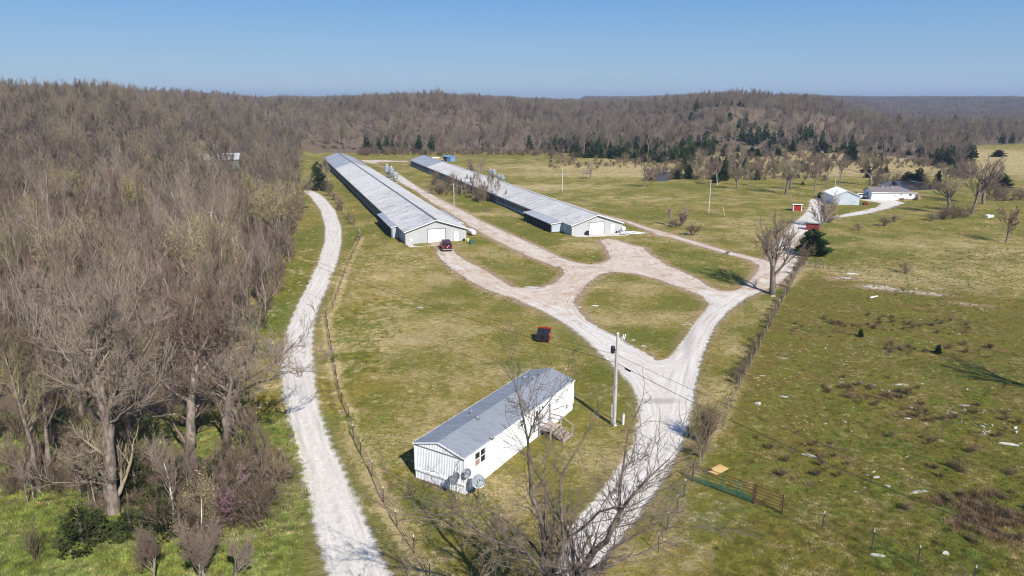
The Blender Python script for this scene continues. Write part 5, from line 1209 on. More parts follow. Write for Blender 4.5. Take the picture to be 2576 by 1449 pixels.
# propane tanks, slab, clutter round the poultry houses
def tank(label, loc, rz, L_t, r):
    t = thing('propane_tank', label, 'propane tank', (loc[0], loc[1], 0), rz); mb = MB(); Mx = Matrix.Translation((0, 0, r + .22)) @ Matrix.Rotation(math.pi / 2, 4, 'Y'); pr_ = []
    for k in range(7): a = k / 6 * math.pi / 2; pr_.append((max(.02, r * math.sin(a)), -L_t / 2 - r * .6 * math.cos(a)))
    pr_ += [(q, -z) for q, z in reversed(pr_)]; mb.lathe(pr_, 18, M=Mx); part('shell', mb, M['bright_white'], t, smooth=True)
    mb = MB(); mb.lathe([(.16, 0), (.2, .1), (.14, .2)], 10, 0, (0, 0, 2 * r + .2)); part('valve_dome', mb, M['siding_gray'], t)
    for x in (-L_t * .3, L_t * .3): mb = MB(); mb.box(x - .1, x + .1, -r * .7, r * .7, 0, .32); part('support_block', mb, M['concrete'], t)
    return t
q = G(*zm(1240, 660, 9.908)(1740, 455)); tank('white propane tank on the grass right of the nearer poultry house', q, rad(115), 2.2, .55)
q = loc_of(H_b, 11.55 + 1.0, 1.6); tank('white propane tank tucked behind the right corner of the second poultry house', (q.x, q.y), rad(108), 2.2, .5)
q = G(*ZY(1880, 372)); t = thing('old_slab', 'white broken concrete slab lying in the grass right of the second poultry house', 'slab', (q[0], q[1], 0), rad(10))
mb = MB(); mb.prism([(-2.6, 1.2), (.9, 1.3), (2.9, -.6), (1.7, -1.5), (-.6, -1.3)], (-.03, .07)); part('main_slab', mb, M['white_paint'], t); mb = MB(); mb.prism([(3.0, -.7), (3.9, -1.2), (3.4, -1.5), (2.1, -1.4)], (-.03, .05)); part('broken_piece', mb, M['concrete'], t)
for x_, y_ in ((-.9, .3), (.6, -.3)): mb = MB(); mb.prism([(x_ - .6, y_), (x_ + .1, y_ + .3), (x_ + .5, y_ - .1), (x_ - .1, y_ - .25)], (.071, .078)); part('puddle_hole', mb, M['shingle'], t)
def can(label, loc, r, h, mat, cat='trash can', name='trash_can'):
    t = thing(name, label, cat, (loc[0], loc[1], loc[2] if len(loc) > 2 else 0)); mb = MB(); mb.lathe([(r * .8, 0), (r, h)], 12); part('bin_body', mb, M[mat], t); mb = MB(); mb.lathe([(r * 1.08, h), (r * 1.08, h + .05), (r * .3, h + .14)], 12); part('lid', mb, M[mat], t)
q = loc_of(H_b, 3.3, -.75, .05); can('black trash can on the slab left of the second house overhead door', q, .38, .85, 'black')
q = loc_of(H_b, 10.35, -.45, .05); can('small black bucket just right of the second house walk door', q, .17, .36, 'black', 'bucket', 'bucket')
q = loc_of(H_b, 11.1, -.5, .05); can('tall thin black canister at the right end of the second house slab', q, .13, .62, 'black', 'canister', 'canister')
q = loc_of(H_a, 11.9, -.4, .05); can('dark bucket at the right end of the nearer house slab', q, .22, .42, 'black', 'bucket', 'bucket')
q = G(*zm(1240, 660, 9.908)(1625, 645)); can('lime yellow barrel in the grass off the nearer house slab', q, .3, .62, 'lime', 'barrel', 'barrel')
q = G(*zm(1240, 660, 9.908)(1720, 715)); can('dark teal plastic bin beside the yellow barrel', q, .42, .75, 'teal', 'bin', 'plastic_bin')
q = loc_of(H_b, 10.9, -2.3, .05); t = thing('rubber_mat', 'dark flat mat lying on the second house slab', 'mat', q, rad(10)); mb = MB(); mb.box(-.7, .6, -.3, .3, .002, .03); part('mat_sheet', mb, M['black'], t)
# ramp boards at the nearer door
q = loc_of(H_a, 6.3, -2.1, .05); t = thing('loading_ramp', 'low pinkish timber ramp on the slab before the nearer overhead door', 'ramp', q, rad(18.97)); 
for i in range(4): mb = MB(); mb.box(-1.75, 1.75, -.8 + i * .4, -.8 + i * .4 + .37, .0, .06 + i * .04); part('ramp_board', mb, M['wood_pink'], t)

# board lying in the pasture
q = G(*ZP(900, 212)); t = thing('plywood_sheet', 'yellow plywood sheet lying in the pasture behind the green gate', 'plywood', (q[0], q[1], 0), rad(38)); mb = MB(); mb.box(-.85, .85, -.42, .42, .03, .07); part('sheet', mb, M['osb'], t)
q = G(*ZP(690, 225)); t = thing('scrap_iron', 'rusty bit of scrap beside the yellow plywood sheet', 'scrap', (q[0], q[1], 0), .4); mb = MB(); mb.box(-.4, .4, -.05, .05, 0, .08); mb.box(.1, .4, -.2, .2, 0, .1); part('bar', mb, M['rust'], t)

# barn roof in the wood
bx_, by_ = -101.0, 246.0; zb_ = H1(bx_, by_) - .6; t = thing('barn', 'gray-roofed barn half hidden in the bare wood', 'barn', (bx_, by_, zb_), rad(12))
mb = MB(); mb.box(-7.2, 7.2, -3.6, 3.6, -1, 2.3); part('wall', mb, M['curtain'], t)
for i in range(15):
    for sg in (1, -1):
        mb = MB(); x = -7.5 + i; mb.quad((x, 0, 4.2), (x + .97, 0, 4.2), (x + .97, sg * 4.0, 2.2), (x, sg * 4.0, 2.2)); mb.quad((x, 0, 4.25), (x + .07, 0, 4.25), (x + .07, sg * 4.0, 2.25), (x, sg * 4.0, 2.25)); part('roof_panel', mb, M['roof_b'], t)
mb = MB(); mb.poly([(-7.21, -3.6, 2.3), (-7.21, 3.6, 2.3), (-7.21, 0, 4.1)]); mb.poly([(7.21, -3.6, 2.3), (7.21, 3.6, 2.3), (7.21, 0, 4.1)]); part('gable', mb, M['wood_gray'], t)
BARN = (bx_, by_)
# cabin in the hillside
x, y = G(*ZQ(500, 585)); t = thing('small_cabin', 'small dark cabin at the foot of the wooded hill', 'cabin', (x, y, H1(x, y)), .1); mb = MB(); mb.box(-2.8, 2.8, -2, 2, -.5, 2.2); part('wall', mb, M['dark'], t); mb = MB(); mb.prism([(-2.4, 2.1), (0, 2.7), (2.4, 2.1)], (-3.0, 3.0), axis=0); part('roof', mb, M['shingle'], t)

# ------------------------------------------------------------------ fences
def wire_fence(name, label, pts, hp_=1.2, mat='tpost', tip=True, wires=4, thick=.035, wood=()):
    t = thing(name, label, 'fence', (pts[0][0], pts[0][1], 0)); o = Vector((pts[0][0], pts[0][1], 0)); tops = []
    rr = random.Random(len(pts))
    for i, (x, y) in enumerate(pts):
        lean_ = Vector((rr.gauss(0, .03), rr.gauss(0, .03), 0)); p = Vector((x, y, 0)) - o; mb = MB(); isw = i in wood
        mb.tube([p - Vector((0, 0, .1)), p + lean_ + Vector((0, 0, hp_))], thick if not isw else .1, 6); ps_ = part('post', mb, M['wood_gray' if isw else mat], t)
        if tip and not isw: mb = MB(); mb.tube([p + lean_ + Vector((0, 0, hp_)), p + lean_ * 1.1 + Vector((0, 0, hp_ + .17))], thick * .9, 5); part('tip', mb, M['post_white'], ps_)
        tops.append(p)
    for k in range(wires):
        mb = MB(); z = hp_ * (k + 1) / (wires + .3); mb.tube([q + Vector((0, 0, z + rr.gauss(0, .02))) for q in tops], .013, 3, cap=False); part('wire', mb, M['wire'], t)
    return t
def seg_pts(cp, sp):
    out = []; 
    for a, b in zip(cp[:-1], cp[1:]):
        L = math.hypot(b[0] - a[0], b[1] - a[1]); n = max(1, round(L / sp))
        for i in range(n): out.append((a[0] + (b[0] - a[0]) * i / n, a[1] + (b[1] - a[1]) * i / n))
    return out + [cp[-1]]
lf = [G(*ZA(700, 1110)), G(*ZA(640, 1250)), G(*ZA(560, 1400)), G(838, 775), G(820, 800)] + [G(*ZL(*p)) for p in ((265, 160), (290, 250), (335, 350), (372, 495), (420, 605), (498, 755), (577, 940), (672, 1110), (790, 1290), (900, 1470))]
wire_fence('wire_fence', 'wire fence on white-tipped posts between the gravel road and the lawn', seg_pts(lf, 4.2), 1.15, 'rust')
lf2 = [G(*ZA(320, 600)), G(*ZA(480, 800)), G(*ZA(560, 930)), G(*ZA(640, 1010)), G(*ZA(690, 1080))]
wire_fence('wire_fence', 'short overgrown fence run beside the shaded side of the nearer poultry house', seg_pts(lf2, 4.5), 1.3, 'bark_pale', False)
rf = [G(*ZI(1000, 250)), G(*ZI(900, 350)), G(*ZI(830, 500)), G(*ZI(760, 620)), G(*ZI(700, 765)), G(*ZI(610, 950)), G(*ZI(480, 1210)), G(*ZH(440, 180)), G(*ZH(390, 290)), G(*ZH(300, 440)), G(*ZH(240, 585)), G(*ZH(190, 690))]
wire_fence('wire_fence', 'brushy wire fence running down between the driveway and the right pasture', seg_pts(rf, 3.2), 1.25, 'wood_gray', False, wood=(0, 4, 9))
rs = [G(*ZH(-60, 1210)), G(*ZH(3, 1055)), G(*ZH(72, 930)), G(*ZH(123, 815)), G(*ZH(185, 700))]
wire_fence('wire_fence', 'sparse steel post fence running from the green gate towards the foreground tree', seg_pts(rs, 3.6), 1.3, 'tpost')
re_ = [G(*ZH(835, 935)), G(*ZH(1118, 1052)), G(*ZH(1476, 1190)), G(*ZH(1804, 1313)), G(*ZH(2200, 1460))]
wire_fence('wire_fence', 'line of steel posts with white tips continuing right of the rusty panel', re_, 1.3, 'tpost', True, 2)
rn_ = [G(*ZI(1000, 250)), G(*ZI(1130, 262)), G(*ZI(1310, 285)), G(*ZI(1620, 325)), G(*ZI(1850, 360)), G(*ZI(2110, 405)), G(*ZI(2365, 450)), G(*ZI(2576, 500))]
wire_fence('wire_fence', 'old wire fence crossing the right pasture below the house field', seg_pts(rn_, 4.5), 1.2, 'wood_gray', False)
rm_ = [G(*ZQ(0, 1290)), G(*ZQ(200, 1310)), G(*ZQ(410, 1365)), G(*ZQ(520, 1385))]
wire_fence('wire_fence', 'low field fence along the dirt track right of the second poultry house', seg_pts(rm_, 4.5), 1.1, 'wood_gray', False, 3)
# gate and panels
def panel(name, label, cat, a, b, hgt_, mat, bars, ups, postmat):
    ang = math.atan2(b[1] - a[1], b[0] - a[0]); L = math.hypot(b[0] - a[0], b[1] - a[1]); t = thing(name, label, cat, (a[0], a[1], 0), ang)
    for k, z in enumerate(bars): mb = MB(); mb.tube([(.05, 0, z), (L - .05, 0, z)], .022, 6); part('rail', mb, M[mat[0] if z > .6 else mat[1]], t)
    for u in ups:
        mb = MB(); mb.tube([(L * u - .06, 0, .12), (L * u - .06, 0, hgt_)], .02, 5); mb.tube([(L * u + .06, 0, .12), (L * u + .06, 0, hgt_)], .02, 5)
        for z in (.4, .7, 1.0, 1.3): mb.box(L * u - .06, L * u + .06, -.012, .012, z, z + .03)
        part('upright', mb, M[mat[1]], t)
    for u in (0, 1): mb = MB(); mb.tube([(L * u, 0, -.1), (L * u, 0, hgt_ + .12)], .05, 7); part('post', mb, M[postmat], t)
    return t
ga, gb, gc = G(*ZP(390, 435)), G(*ZP(1625, 880)), G(*ZP(2210, 1095))
panel('pasture_gate', 'long green pipe gate with three double uprights beside the yellow board', 'gate', ga, gb, 1.45, ('rust', 'green_pipe'), (.15, .25, .35, .50, .75, 1.0, 1.22, 1.43), (.24, .49, .75), 'rust')
panel('pipe_panel', 'rust-brown pipe fence panel at the right end of the green gate', 'fence panel', (gb[0] + .12, gb[1] + .02), gc, 1.42, ('rust', 'rust'), (.2, .42, .66, .9, 1.15, 1.4), (), 'rust')
# short gate by the cedar
ga, gb = G(*ZI(1070, 250)), G(*ZI(1130, 262))
panel('pipe_panel', 'small dark pipe gate in the far fence below the cedar', 'gate', ga, gb, 1.7, ('dark_trim', 'dark_trim'), (.3, .6, .9, 1.2, 1.5), (), 'dark_trim')

# ------------------------------------------------------------------ named trees
def hero(label, base_v, top_v, seed, style, r0, dens=1.0, bk='bark', tw='twig_fg', rtw=.012, name='bare_tree', rz=None, group=None, levels=5, wide=1.0, base=None, H=None, extra=None):
    x, y = base if base else G(*base_v); z = H1(x, y); h = H if H else max(2.0, ztop(y, top_v) - z)
    tm, cm, tips = tree_meshes('tree', seed, h, r0, style, dens, rtw, levels, bk, tw)
    ex = None
    if extra:
        rg = np.random.default_rng(seed); tp = np.array(tips); tp = tp[rg.integers(0, len(tp), extra[1])] + rg.normal(size=(extra[1], 3)) * .12
        V, Ff = leaf_tris(tp, extra[2], rg); ex = ('buds', arrays_mesh('buds', V, [Ff], [M[extra[0]]]))
    t = make_tree(name, label, 'tree', (x, y), tm, cm, R.random() * 6.28 if rz is None else rz, (wide, wide, 1.0), group, ex); return t, h
def at_depth(vx, vy, Y):
    u, dy, dz = ray(vx, vy); return (u / dy * Y, Y, CAMH + dz / dy * Y)
def guided(label, base, limbs, seed, spec, bk, tw, rtw, extra_trunk=None):
    "a tree whose main limbs follow given courses; twigs grow from them"
    T = Tree(seed); r = T.r; bx, by = base; tr = []
    for pts, ra, rb, kids in limbs:
        n = len(pts); P_ = []
        for i in range(n - 1):       # subdivide with a little wander
            a, b = pts[i], pts[i + 1]; L = math.dist(a, b); m = max(1, int(L / .7))
            for k in range(m): f = k / m; w = .05 * L * math.sin(math.pi * f); P_.append(tuple(a[q] + (b[q] - a[q]) * f + r.gauss(0, 1) * w for q in range(3)))
        P_.append(pts[-1]); N = len(P_) - 1
        for i in range(N):
            r0 = ra + (rb - ra) * i / N; r1 = ra + (rb - ra) * (i + 1) / N; tr.append((P_[i], P_[i + 1], r0, r1, 0))
        for k in range(int(kids)):
            t = .12 + .88 * (k + r.random()) / kids; i = min(N - 1, int(t * N)); d = _n(tuple(P_[i + 1][q] - P_[i][q] for q in range(3))); pv = _perp(d, r)
            a = rad(r.uniform(30, 60)); nd = _n((d[0] * math.cos(a) + pv[0] * math.sin(a), d[1] * math.cos(a) + pv[1] * math.sin(a), d[2] * math.cos(a) + pv[2] * math.sin(a) + .12))
            T.grow(P_[i], nd, r.uniform(1.6, 3.4) * (1.15 - .5 * t), max(rtw * 1.6, (ra + (rb - ra) * t) * .45), 1, spec, rtw)
        T.grow(P_[-1], _n(tuple(P_[-1][q] - P_[-2][q] for q in range(3))), 2.6, rb, 1, spec, rtw)
    sh = lambda S: [((a[0] - bx, a[1] - by, a[2]), (b[0] - bx, b[1] - by, b[2]), p, q, l) for a, b, p, q, l in S]
    tm = segs_mesh('tree_trunk', sh(tr), M[bk], (10, 8, 5, 3)); cm = segs_mesh('tree_crown', sh(T.seg), M[tw], (8, 5, 4, 3, 3))
    return make_tree('bare_tree', label, 'tree', base, tm, cm, 0)
GS = [None, L_(5, 4.5, 38, .55, .12, .10, .35, t0=.15, rf=.6), L_(4, 4, 36, .58, .14, .10, .4, t0=.1, rf=.6), L_(3, 2.2, 34, .6, .15, .08, .45, t0=.1, rf=.6, tip=True), L_(2, 0, 0, 0, .15, .05, .3)]
GS4 = [None, L_(5, 5.5, 42, .52, .15, .04, .35, t0=.15, rf=.6), L_(4, 3.5, 42, .55, .18, .03, .4, t0=.15, rf=.6), L_(3, 0, 0, 0, .18, .03, .4)]
def zl_(z, Y, pts): return [at_depth(*z(p[0], p[1]), (p[2] if len(p) > 2 else Y)) for p in pts]
# foreground walnut, rooted just below the frame
b0 = (3.2, 29.5); J = (3.3, 29.6, 3.2)
guided('large leafless foreground tree with several dark leaning stems over the driveway', b0, [
    ([(3.2, 29.5, -.2), (3.25, 29.55, 1.6), J], .46, .36, 2),
    ([J] + zl_(ZX, 29.6, [(1385, 969), (1370, 700, 29.9), (1330, 480, 30.2), (1270, 330, 30.4), (1255, 100, 30.4)]) + zl_(ZJ, 30.4, [(1480, 870), (1430, 620, 30.6), (1390, 430)]), .20, .035, 15),
    (zl_(ZJ, 30.4, [(1480, 870), (1560, 640, 30.0), (1690, 480, 29.6)]), .05, .02, 6),
    ([J] + zl_(ZX, 29.2, [(1440, 960), (1520, 720, 28.8), (1510, 550, 28.6), (1500, 400), (1500, 200), (1600, 30)]), .17, .035, 14),
    ([J] + zl_(ZX, 30.2, [(1600, 930), (1590, 700, 30.6), (1450, 450, 31.2), (1330, 200, 31.6)]), .14, .03, 11),
    ([J] + zl_(ZX, 29.2, [(1640, 960), (1750, 780, 28.9), (1890, 600, 28.6), (1950, 480, 28.5), (1955, 300), (1980, 150), (2000, 0)]), .25, .035, 15),
    (zl_(ZX, 28.5, [(1950, 480), (2060, 340, 28.1), (2200, 190, 27.9), (2340, 60)]), .09, .02, 9),
    (zl_(ZX, 29.0, [(1560, 680), (1700, 570), (1800, 470, 28.5), (1950, 430, 28), (2100, 400), (2240, 330)]), .07, .018, 9),
    ([J] + zl_(ZX, 30.4, [(1385, 880), (1200, 640, 31.2), (1050, 520, 31.8)]), .12, .04, 8),
    ([J] + zl_(ZX, 28.6, [(1240, 800), (1000, 700, 28.0), (700, 620, 27.6), (430, 520, 27.2)]), .12, .02, 13),
    (zl_(ZX, 28.3, [(1000, 700), (860, 620, 28.0), (700, 480, 28.2), (520, 370, 28.4)]), .06, .015, 8),
    ([J] + zl_(ZX, 28.2, [(1650, 950), (1900, 880, 27.6), (2100, 800), (2330, 690)]), .11, .02, 10),
    ([J] + zl_(ZX, 30.5, [(1700, 930), (1900, 760, 31), (2150, 620), (2420, 590)]), .11, .02, 10)], 21, GS4, 'bark_dark', 'twig_fg', .0105)
T1b = G(283, 1290)
guided('massive pale-patched trunk tree nearest the bottom left, broken white limb low on its side', T1b, [
    ([(T1b[0], T1b[1], -.2)] + zl_(ZK, 44, [(850, 640), (830, 400), (810, 200)]) + zl_(ZS, 44, [(800, 1200), (770, 1070), (755, 950)]), .50, .30, 6),
    (zl_(ZS, 44, [(770, 1060), (720, 880, 43.6), (690, 700, 43.4), (650, 540), (600, 400), (540, 260)]), .24, .04, 16),
    (zl_(ZS, 44, [(755, 950), (775, 800, 44.6), (790, 650, 45), (830, 450), (870, 250)]), .22, .04, 14),
    (zl_(ZS, 44, [(800, 1130), (880, 980, 44.5), (1000, 860, 45.2), (1080, 700, 45.6)]), .20, .04, 12),
    (zl_(ZS, 44, [(750, 1050), (650, 980, 43.2), (540, 800, 42.6), (480, 660), (400, 500)]), .18, .03, 14),
    (zl_(ZS, 44, [(700, 750), (840, 600, 43.2), (960, 480, 42.8), (1020, 370)]), .09, .03, 8),
    (zl_(ZS, 44, [(820, 1240), (950, 1150, 43.2), (1130, 1010, 42.6)]), .10, .03, 7),
    (zl_(ZS, 44, [(690, 700), (560, 560, 44.6), (470, 380, 45.4), (440, 220)]), .09, .02, 9),
    (zl_(ZK, 44, [(840, 520), (720, 490, 43.4), (540, 490, 43)]), .06, .02, 5)], 41, GS, 'bark', 'twig', .013)
T2b = G(478, 1150)
guided('thick-trunked tree standing second from the left at the lower wood edge', T2b, [
    ([(T2b[0], T2b[1], -.2)] + zl_(ZS, 52, [(1440, 1300), (1440, 1080), (1465, 950), (1465, 760)]), .42, .22, 5),
    (zl_(ZS, 52, [(1430, 1080), (1290, 990, 51), (1170, 890, 50.5), (1110, 760)]), .14, .03, 11),
    (zl_(ZS, 52, [(1465, 800), (1380, 640, 52.6), (1340, 480, 53), (1280, 300), (1240, 150)]), .15, .03, 14),
    (zl_(ZS, 52, [(1470, 780), (1550, 640, 51.4), (1620, 480), (1700, 300)]), .14, .03, 13),
    (zl_(ZS, 52, [(1465, 760), (1450, 600), (1460, 420, 51.5), (1490, 250)]), .14, .03, 12),
    (zl_(ZS, 52, [(1470, 900), (1560, 800, 53), (1640, 640, 54), (1680, 500)]), .11, .03, 9),
    (zl_(ZS, 52, [(1400, 1210), (1330, 1170, 51), (1200, 1190, 50.4), (1000, 1210)]), .08, .02, 7)], 52, GS, 'bark', 'twig', .014)
T3b = G(573, 1145)
guided('gnarled tree at the wood edge whose long limbs reach over the gravel road', T3b, [
    ([(T3b[0], T3b[1], -.2)] + zl_(ZS, 52, [(1718, 1300), (1722, 1080)]), .34, .27, 3),
    (zl_(ZS, 52, [(1735, 1070), (1870, 900, 51), (2000, 830, 50.5), (2110, 750), (2240, 620)]), .14, .02, 14),
    (zl_(ZS, 52, [(1740, 1060), (1900, 940, 50.2), (2100, 880, 49.6), (2300, 820)]), .12, .018, 12),
    (zl_(ZS, 52, [(1715, 1070), (1620, 900, 52.5), (1570, 720, 53)]), .13, .03, 9),
    (zl_(ZS, 52, [(1715, 1080), (1640, 1020), (1550, 1000, 51)]), .06, .02, 4),
    (zl_(ZS, 52, [(1730, 1060), (1800, 880, 52.5), (1900, 720, 53), (1950, 600), (1960, 440)]), .13, .03, 12),
    (zl_(ZS, 52, [(1725, 1060), (1710, 850), (1730, 700, 53), (1800, 560)]), .11, .03, 9)], 68, GS, 'bark', 'twig', .0135)
hero('smaller leafless tree left of the large foreground one, twigs reaching over the fence', None, None, 34, 'spread', .2, .8, 'bark', 'twig_fg', .011, base=(-3.4, 28.0), H=9.0, wide=1.0)
# the three big trunks along the lower left wood edge
hero('slim twin-trunk tree at the far left edge of the lower wood', (100, 1240), 800, 77, 'tall', .2, 1.1, 'bark', 'twig', .012)
hero('bare yellow-budding sapling before the brown thicket at lower left', (515, 1470), 1195, 80, 'tall', .09, .9, 'bark_pale', 'twig', .010, levels=4, extra=('bud', 900, .05))
hero('pink-flowering redbud between the two thick trunks of the lower wood', (580, 1320), 1150, 81, 'vase', .08, .5, 'bark', 'twig', .010, levels=4, extra=('redbud', 700, .05))
hero('small forked sapling in front of the massive trunk', (440, 1330), 1130, 82, 'tall', .09, .8, 'bark_pale', 'twig', .010, levels=4)
hero('pale many-limbed dead tree rising above the middle of the left wood', None, 340, 83, 'round', .32, .55, 'bark_pale', 'twig', .03, base=(-66, 140), levels=4, H=17)
# roadside
hero('dark bare tree standing where the driveway bends, beside the brushy fence', (1942, 740), 545, 90, 'round', .38, .85, 'bark_dark', 'twig_fg', .018, wide=1.25, levels=5)
hero('bushy bare multi-stem tree leaning over the faded red shed', (2066, 572), 480, 91, 'vase', .2, 1.3, 'bark', 'twig', .028, levels=4)
hero('yellow-budding tree clump at the bend of the gravel road', (722, 624), 452, 92, 'vase', .18, 1.1, 'bark_pale', 'twig', .022, levels=4, extra=('bud', 2400, .12))
hero('bare tree growing against the left side of the nearer poultry house, by the cedar', (826, 480), 395, 93, 'tall', .2, 1.2, 'bark', 'twig', .03, levels=4)
FT = [((2384, 538), 440, 'round', 'big dark bare tree right of the house with brush at its foot', .4), ((2444, 539), 400, 'round', 'tall bare tree, middle one of the three right of the house', .36), ((2474, 513), 388, 'round', 'largest spreading bare tree behind the other two right of the house', .4),
      ((2532, 609), 515, 'round', 'lone small bare tree near the right edge of the far pasture', .2), ((2192, 468), 380, 'round', 'broad bare tree on the pond bank behind the house garage', .42), ((2048.6, 480), 388, 'tall', 'slim bare tree with a straight trunk left of the blue building', .2),
      ((2082, 472), 385, 'tall', 'thin leaning bare tree just behind the blue building', .16), ((1486, 449.6), 403, 'spread', 'small crooked bare tree alone in the field before the cedar belt', .2), ((1621, 471), 388, 'spread', 'round-headed bare tree beside the small pond', .3),
      ((1855, 476), 408, 'round', 'bare tree with a broken low crown at the edge of the mown field', .26), ((1976, 488), 394, 'round', 'low forked dark tree in the field left of the blue building', .34), ((1881, 468), 405, 'tall', 'thin straight bare tree, left of a slim pair at the field edge', .13),
      ((1902, 468), 412, 'tall', 'thin straight bare tree, right of a slim pair at the field edge', .12), ((1804, 466), 392, 'tall', 'white-barked thin tree by the dark cedar clump', .14), ((1828, 426), 366, 'tall', 'pale birch-like trunk rising out of the old field', .16),
      ((1988, 477), 420, 'round', 'dark-trunked tree tight behind the low forked one', .26), ((1715, 569), 516, 'vase', 'dense small bare tree beside the dirt track right of the second house', .14), ((1684, 569), 524, 'tall', 'airy small bare tree left of the dense one by the dirt track', .10),
      ((1199, 452), 382, 'vase', 'dense gray bare thicket tree behind the second poultry house', .18), ((2110, 470), 392, 'tall', 'bare tree behind the blue building with cedar at its foot', .18), ((1760, 440), 395, 'tall', 'slim bare tree on the far bank of the small pond', .14), ((1940, 420), 375, 'tall', 'bare tree standing on the tawny old-field slope', .18)]
fproto = {}
for i, (b, ty, stl, lb, r0) in enumerate(FT):
    hero(lb, b, ty, 120 + i, stl, r0, .95, 'bark_pale' if ('white-barked' in lb or 'birch' in lb) else 'bark_dark' if 'dark' in lb else 'bark', 'twig', .034, levels=4, wide=1.25 if stl == 'round' else 1.0)
# slim trees in the strip between the houses
strip = [((1252, 489), 440), ((1262, 484), 430), ((1240, 480), 435), ((1306, 515), 430), ((1318, 520), 445), ((1296, 505), 420), ((1338, 522), 475), ((1350, 520), 490), ((1275, 492), 450), ((1130, 476), 435), ((1140, 480), 430), ((1150, 484), 440), ((1162, 492), 445), ((1190, 500), 450), ((1203, 503), 425), ((1212, 498), 455), ((1220, 506), 450), ((1170, 488), 452)]
sp0 = None
for i, (b, ty) in enumerate(strip):
    if i in (3, 4, 6, 7, 0, 1, 2, 5, 8): b = (b[0] - 66, b[1] - 8)
    x, y = G(*b); h = ztop(y, ty)
    if sp0 is None:
        tm, cm, _ = tree_meshes('strip_tree', 160, 7.0, .09, 'tall', .7, .024, 4, 'bark_pale', 'twig'); sp0 = make_tree('slim_tree', 'slim leafless tree in the overgrown strip between the two poultry houses', 'tree', (x, y), tm, cm, 0, h / 7, 'slim trees in the strip between the poultry houses'); 
    else: copy_tree(sp0, (x, y), R.random() * 6.28, (h / 7 * .85, h / 7 * .85, h / 7))
# ---- cedars that stand apart
def place_cedar(b, ty, hw, label, k=0, group=None, src={}):
    x, y = G(*b); z = H1(x, y); h = max(1.2, ztop(y, ty) - z); wv = hw / F * math.hypot(x, y)
    H0, W0 = [(6.5, 2.2), (5.0, 2.0), (8.5, 2.3)][k % 3]
    if k % 3 not in src: src[k % 3] = make_tree('cedar_tree', label, 'cedar', (x, y), *CED[k % 3], 0, (wv / W0, wv / W0, h / H0), group); return src[k % 3]
    c = copy_tree(src[k % 3], (x, y), R.random() * 6, (wv / W0, wv / W0, h / H0), label, group)
    if not group and 'group' in c: del c['group']
    return c
tm_, cm_ = cedar_meshes('big_cedar', 330, 7.0, 3.2, 5200, .42)
x, y = G(2040.7, 641); h = ztop(y, 573); wv = 42 / F * math.hypot(x, y); make_tree('cedar_tree', 'large dense dark cedar beside the drive in front of the faded red shed', 'cedar', (x, y), tm_, cm_, 0, (wv / 3.2, wv / 3.2, h / 7))
place_cedar((802, 478), 405, 25, 'dark cedar at the gravel road bend beside the nearer poultry house', 0)
for i, (b, ty, hw, lb) in enumerate([(ZG(1225, 580), ZG(0, 465)[1], 12, 'conical cedar on the right bank of the small pond'), (ZG(1345, 575), ZG(0, 410)[1], 14, 'taller cedar touching the conical one by the small pond'), (ZG(1640, 620), ZG(0, 520)[1], 12, 'low dark cedar below the white-barked tree'), (ZG(1740, 600), ZG(0, 330)[1], 13, 'tall cedar behind the white-barked tree'),
    (ZG(1560, 330), ZG(0, 195)[1], 12, 'left cedar of a close pair on the old-field slope'), (ZG(1600, 300), ZG(0, 190)[1], 9, 'right cedar of a close pair on the old-field slope'), (ZG(1730, 330), ZG(0, 230)[1], 8, 'narrow cedar right of the close pair on the slope'), (ZG(2040, 330), ZG(0, 215)[1], 11, 'round cedar alone on the tawny slope'), (ZG(2250, 325), ZG(0, 210)[1], 12, 'wide left cedar of the dark clump right of the tawny slope'), (ZG(2330, 330), ZG(0, 230)[1], 11, 'right cedar of the dark clump right of the tawny slope'),
    (ZG(2170, 330), ZG(0, 255)[1], 6, 'small cedar at the left of the dark clump'), (ZG(1380, 380), ZG(0, 170)[1], 12, 'cedar hiding the foot of the wood above the pond'), (ZQ(1270, 720), ZQ(0, 560)[1], 16, 'big cedar at the wood edge above the house pond'), (ZQ(1110, 650), ZQ(0, 590)[1], 7, 'small cedar left of the big one at the wood edge'),
    (ZQ(1700, 860), ZQ(0, 790)[1], 18, 'broad dark cedar on the far bank of the house pond'), (ZQ(1780, 870), ZQ(0, 760)[1], 15, 'peaked cedar on the far bank of the house pond'), (ZQ(1925, 880), ZQ(0, 780)[1], 8, 'narrow cedar right of the house pond'), (ZQ(2400, 920), ZQ(0, 800)[1], 22, 'wide dark cedar behind the right-hand bare trees'), (ZQ(2380, 680), ZQ(0, 625)[1], 14, 'dark cedar at the edge of the far right meadow'), (ZQ(905, 893), ZQ(0, 865)[1], 3.5, 'tiny cedar at the edge of the mown field'),
    (ZI(1395, 750), ZI(0, 705)[1], 8, 'small dark cedar bush in the stony right pasture'), (ZI(1955, 870), ZI(0, 825)[1], 8, 'second little cedar bush farther right in the stony pasture'), (ZK(1500, 440), ZK(0, 300)[1], 30, 'low olive-dark cedar under the redbud'), ]):
    place_cedar(b, ty, hw, lb, i)
LOWC = cedar_meshes('low_cedar', 345, 5.0, 2.0, 1500, .26, 'low_cedar')
for i, (b, hh, ww) in enumerate([((210, 1370), 3.2, 1.9), ((330, 1345), 2.0, 1.5), ((420, 1340), 2.2, 1.6)]):
    x, y = G(*b); make_tree('cedar_tree', ['feathery green cedar at the foot of the massive trunk', 'low cedar sprig right of the massive trunk', 'small cedar bush by the leaf-litter bank at lower left'][i], 'cedar', (x, y), *LOWC, i, (ww / 2, ww / 2, hh / 5))
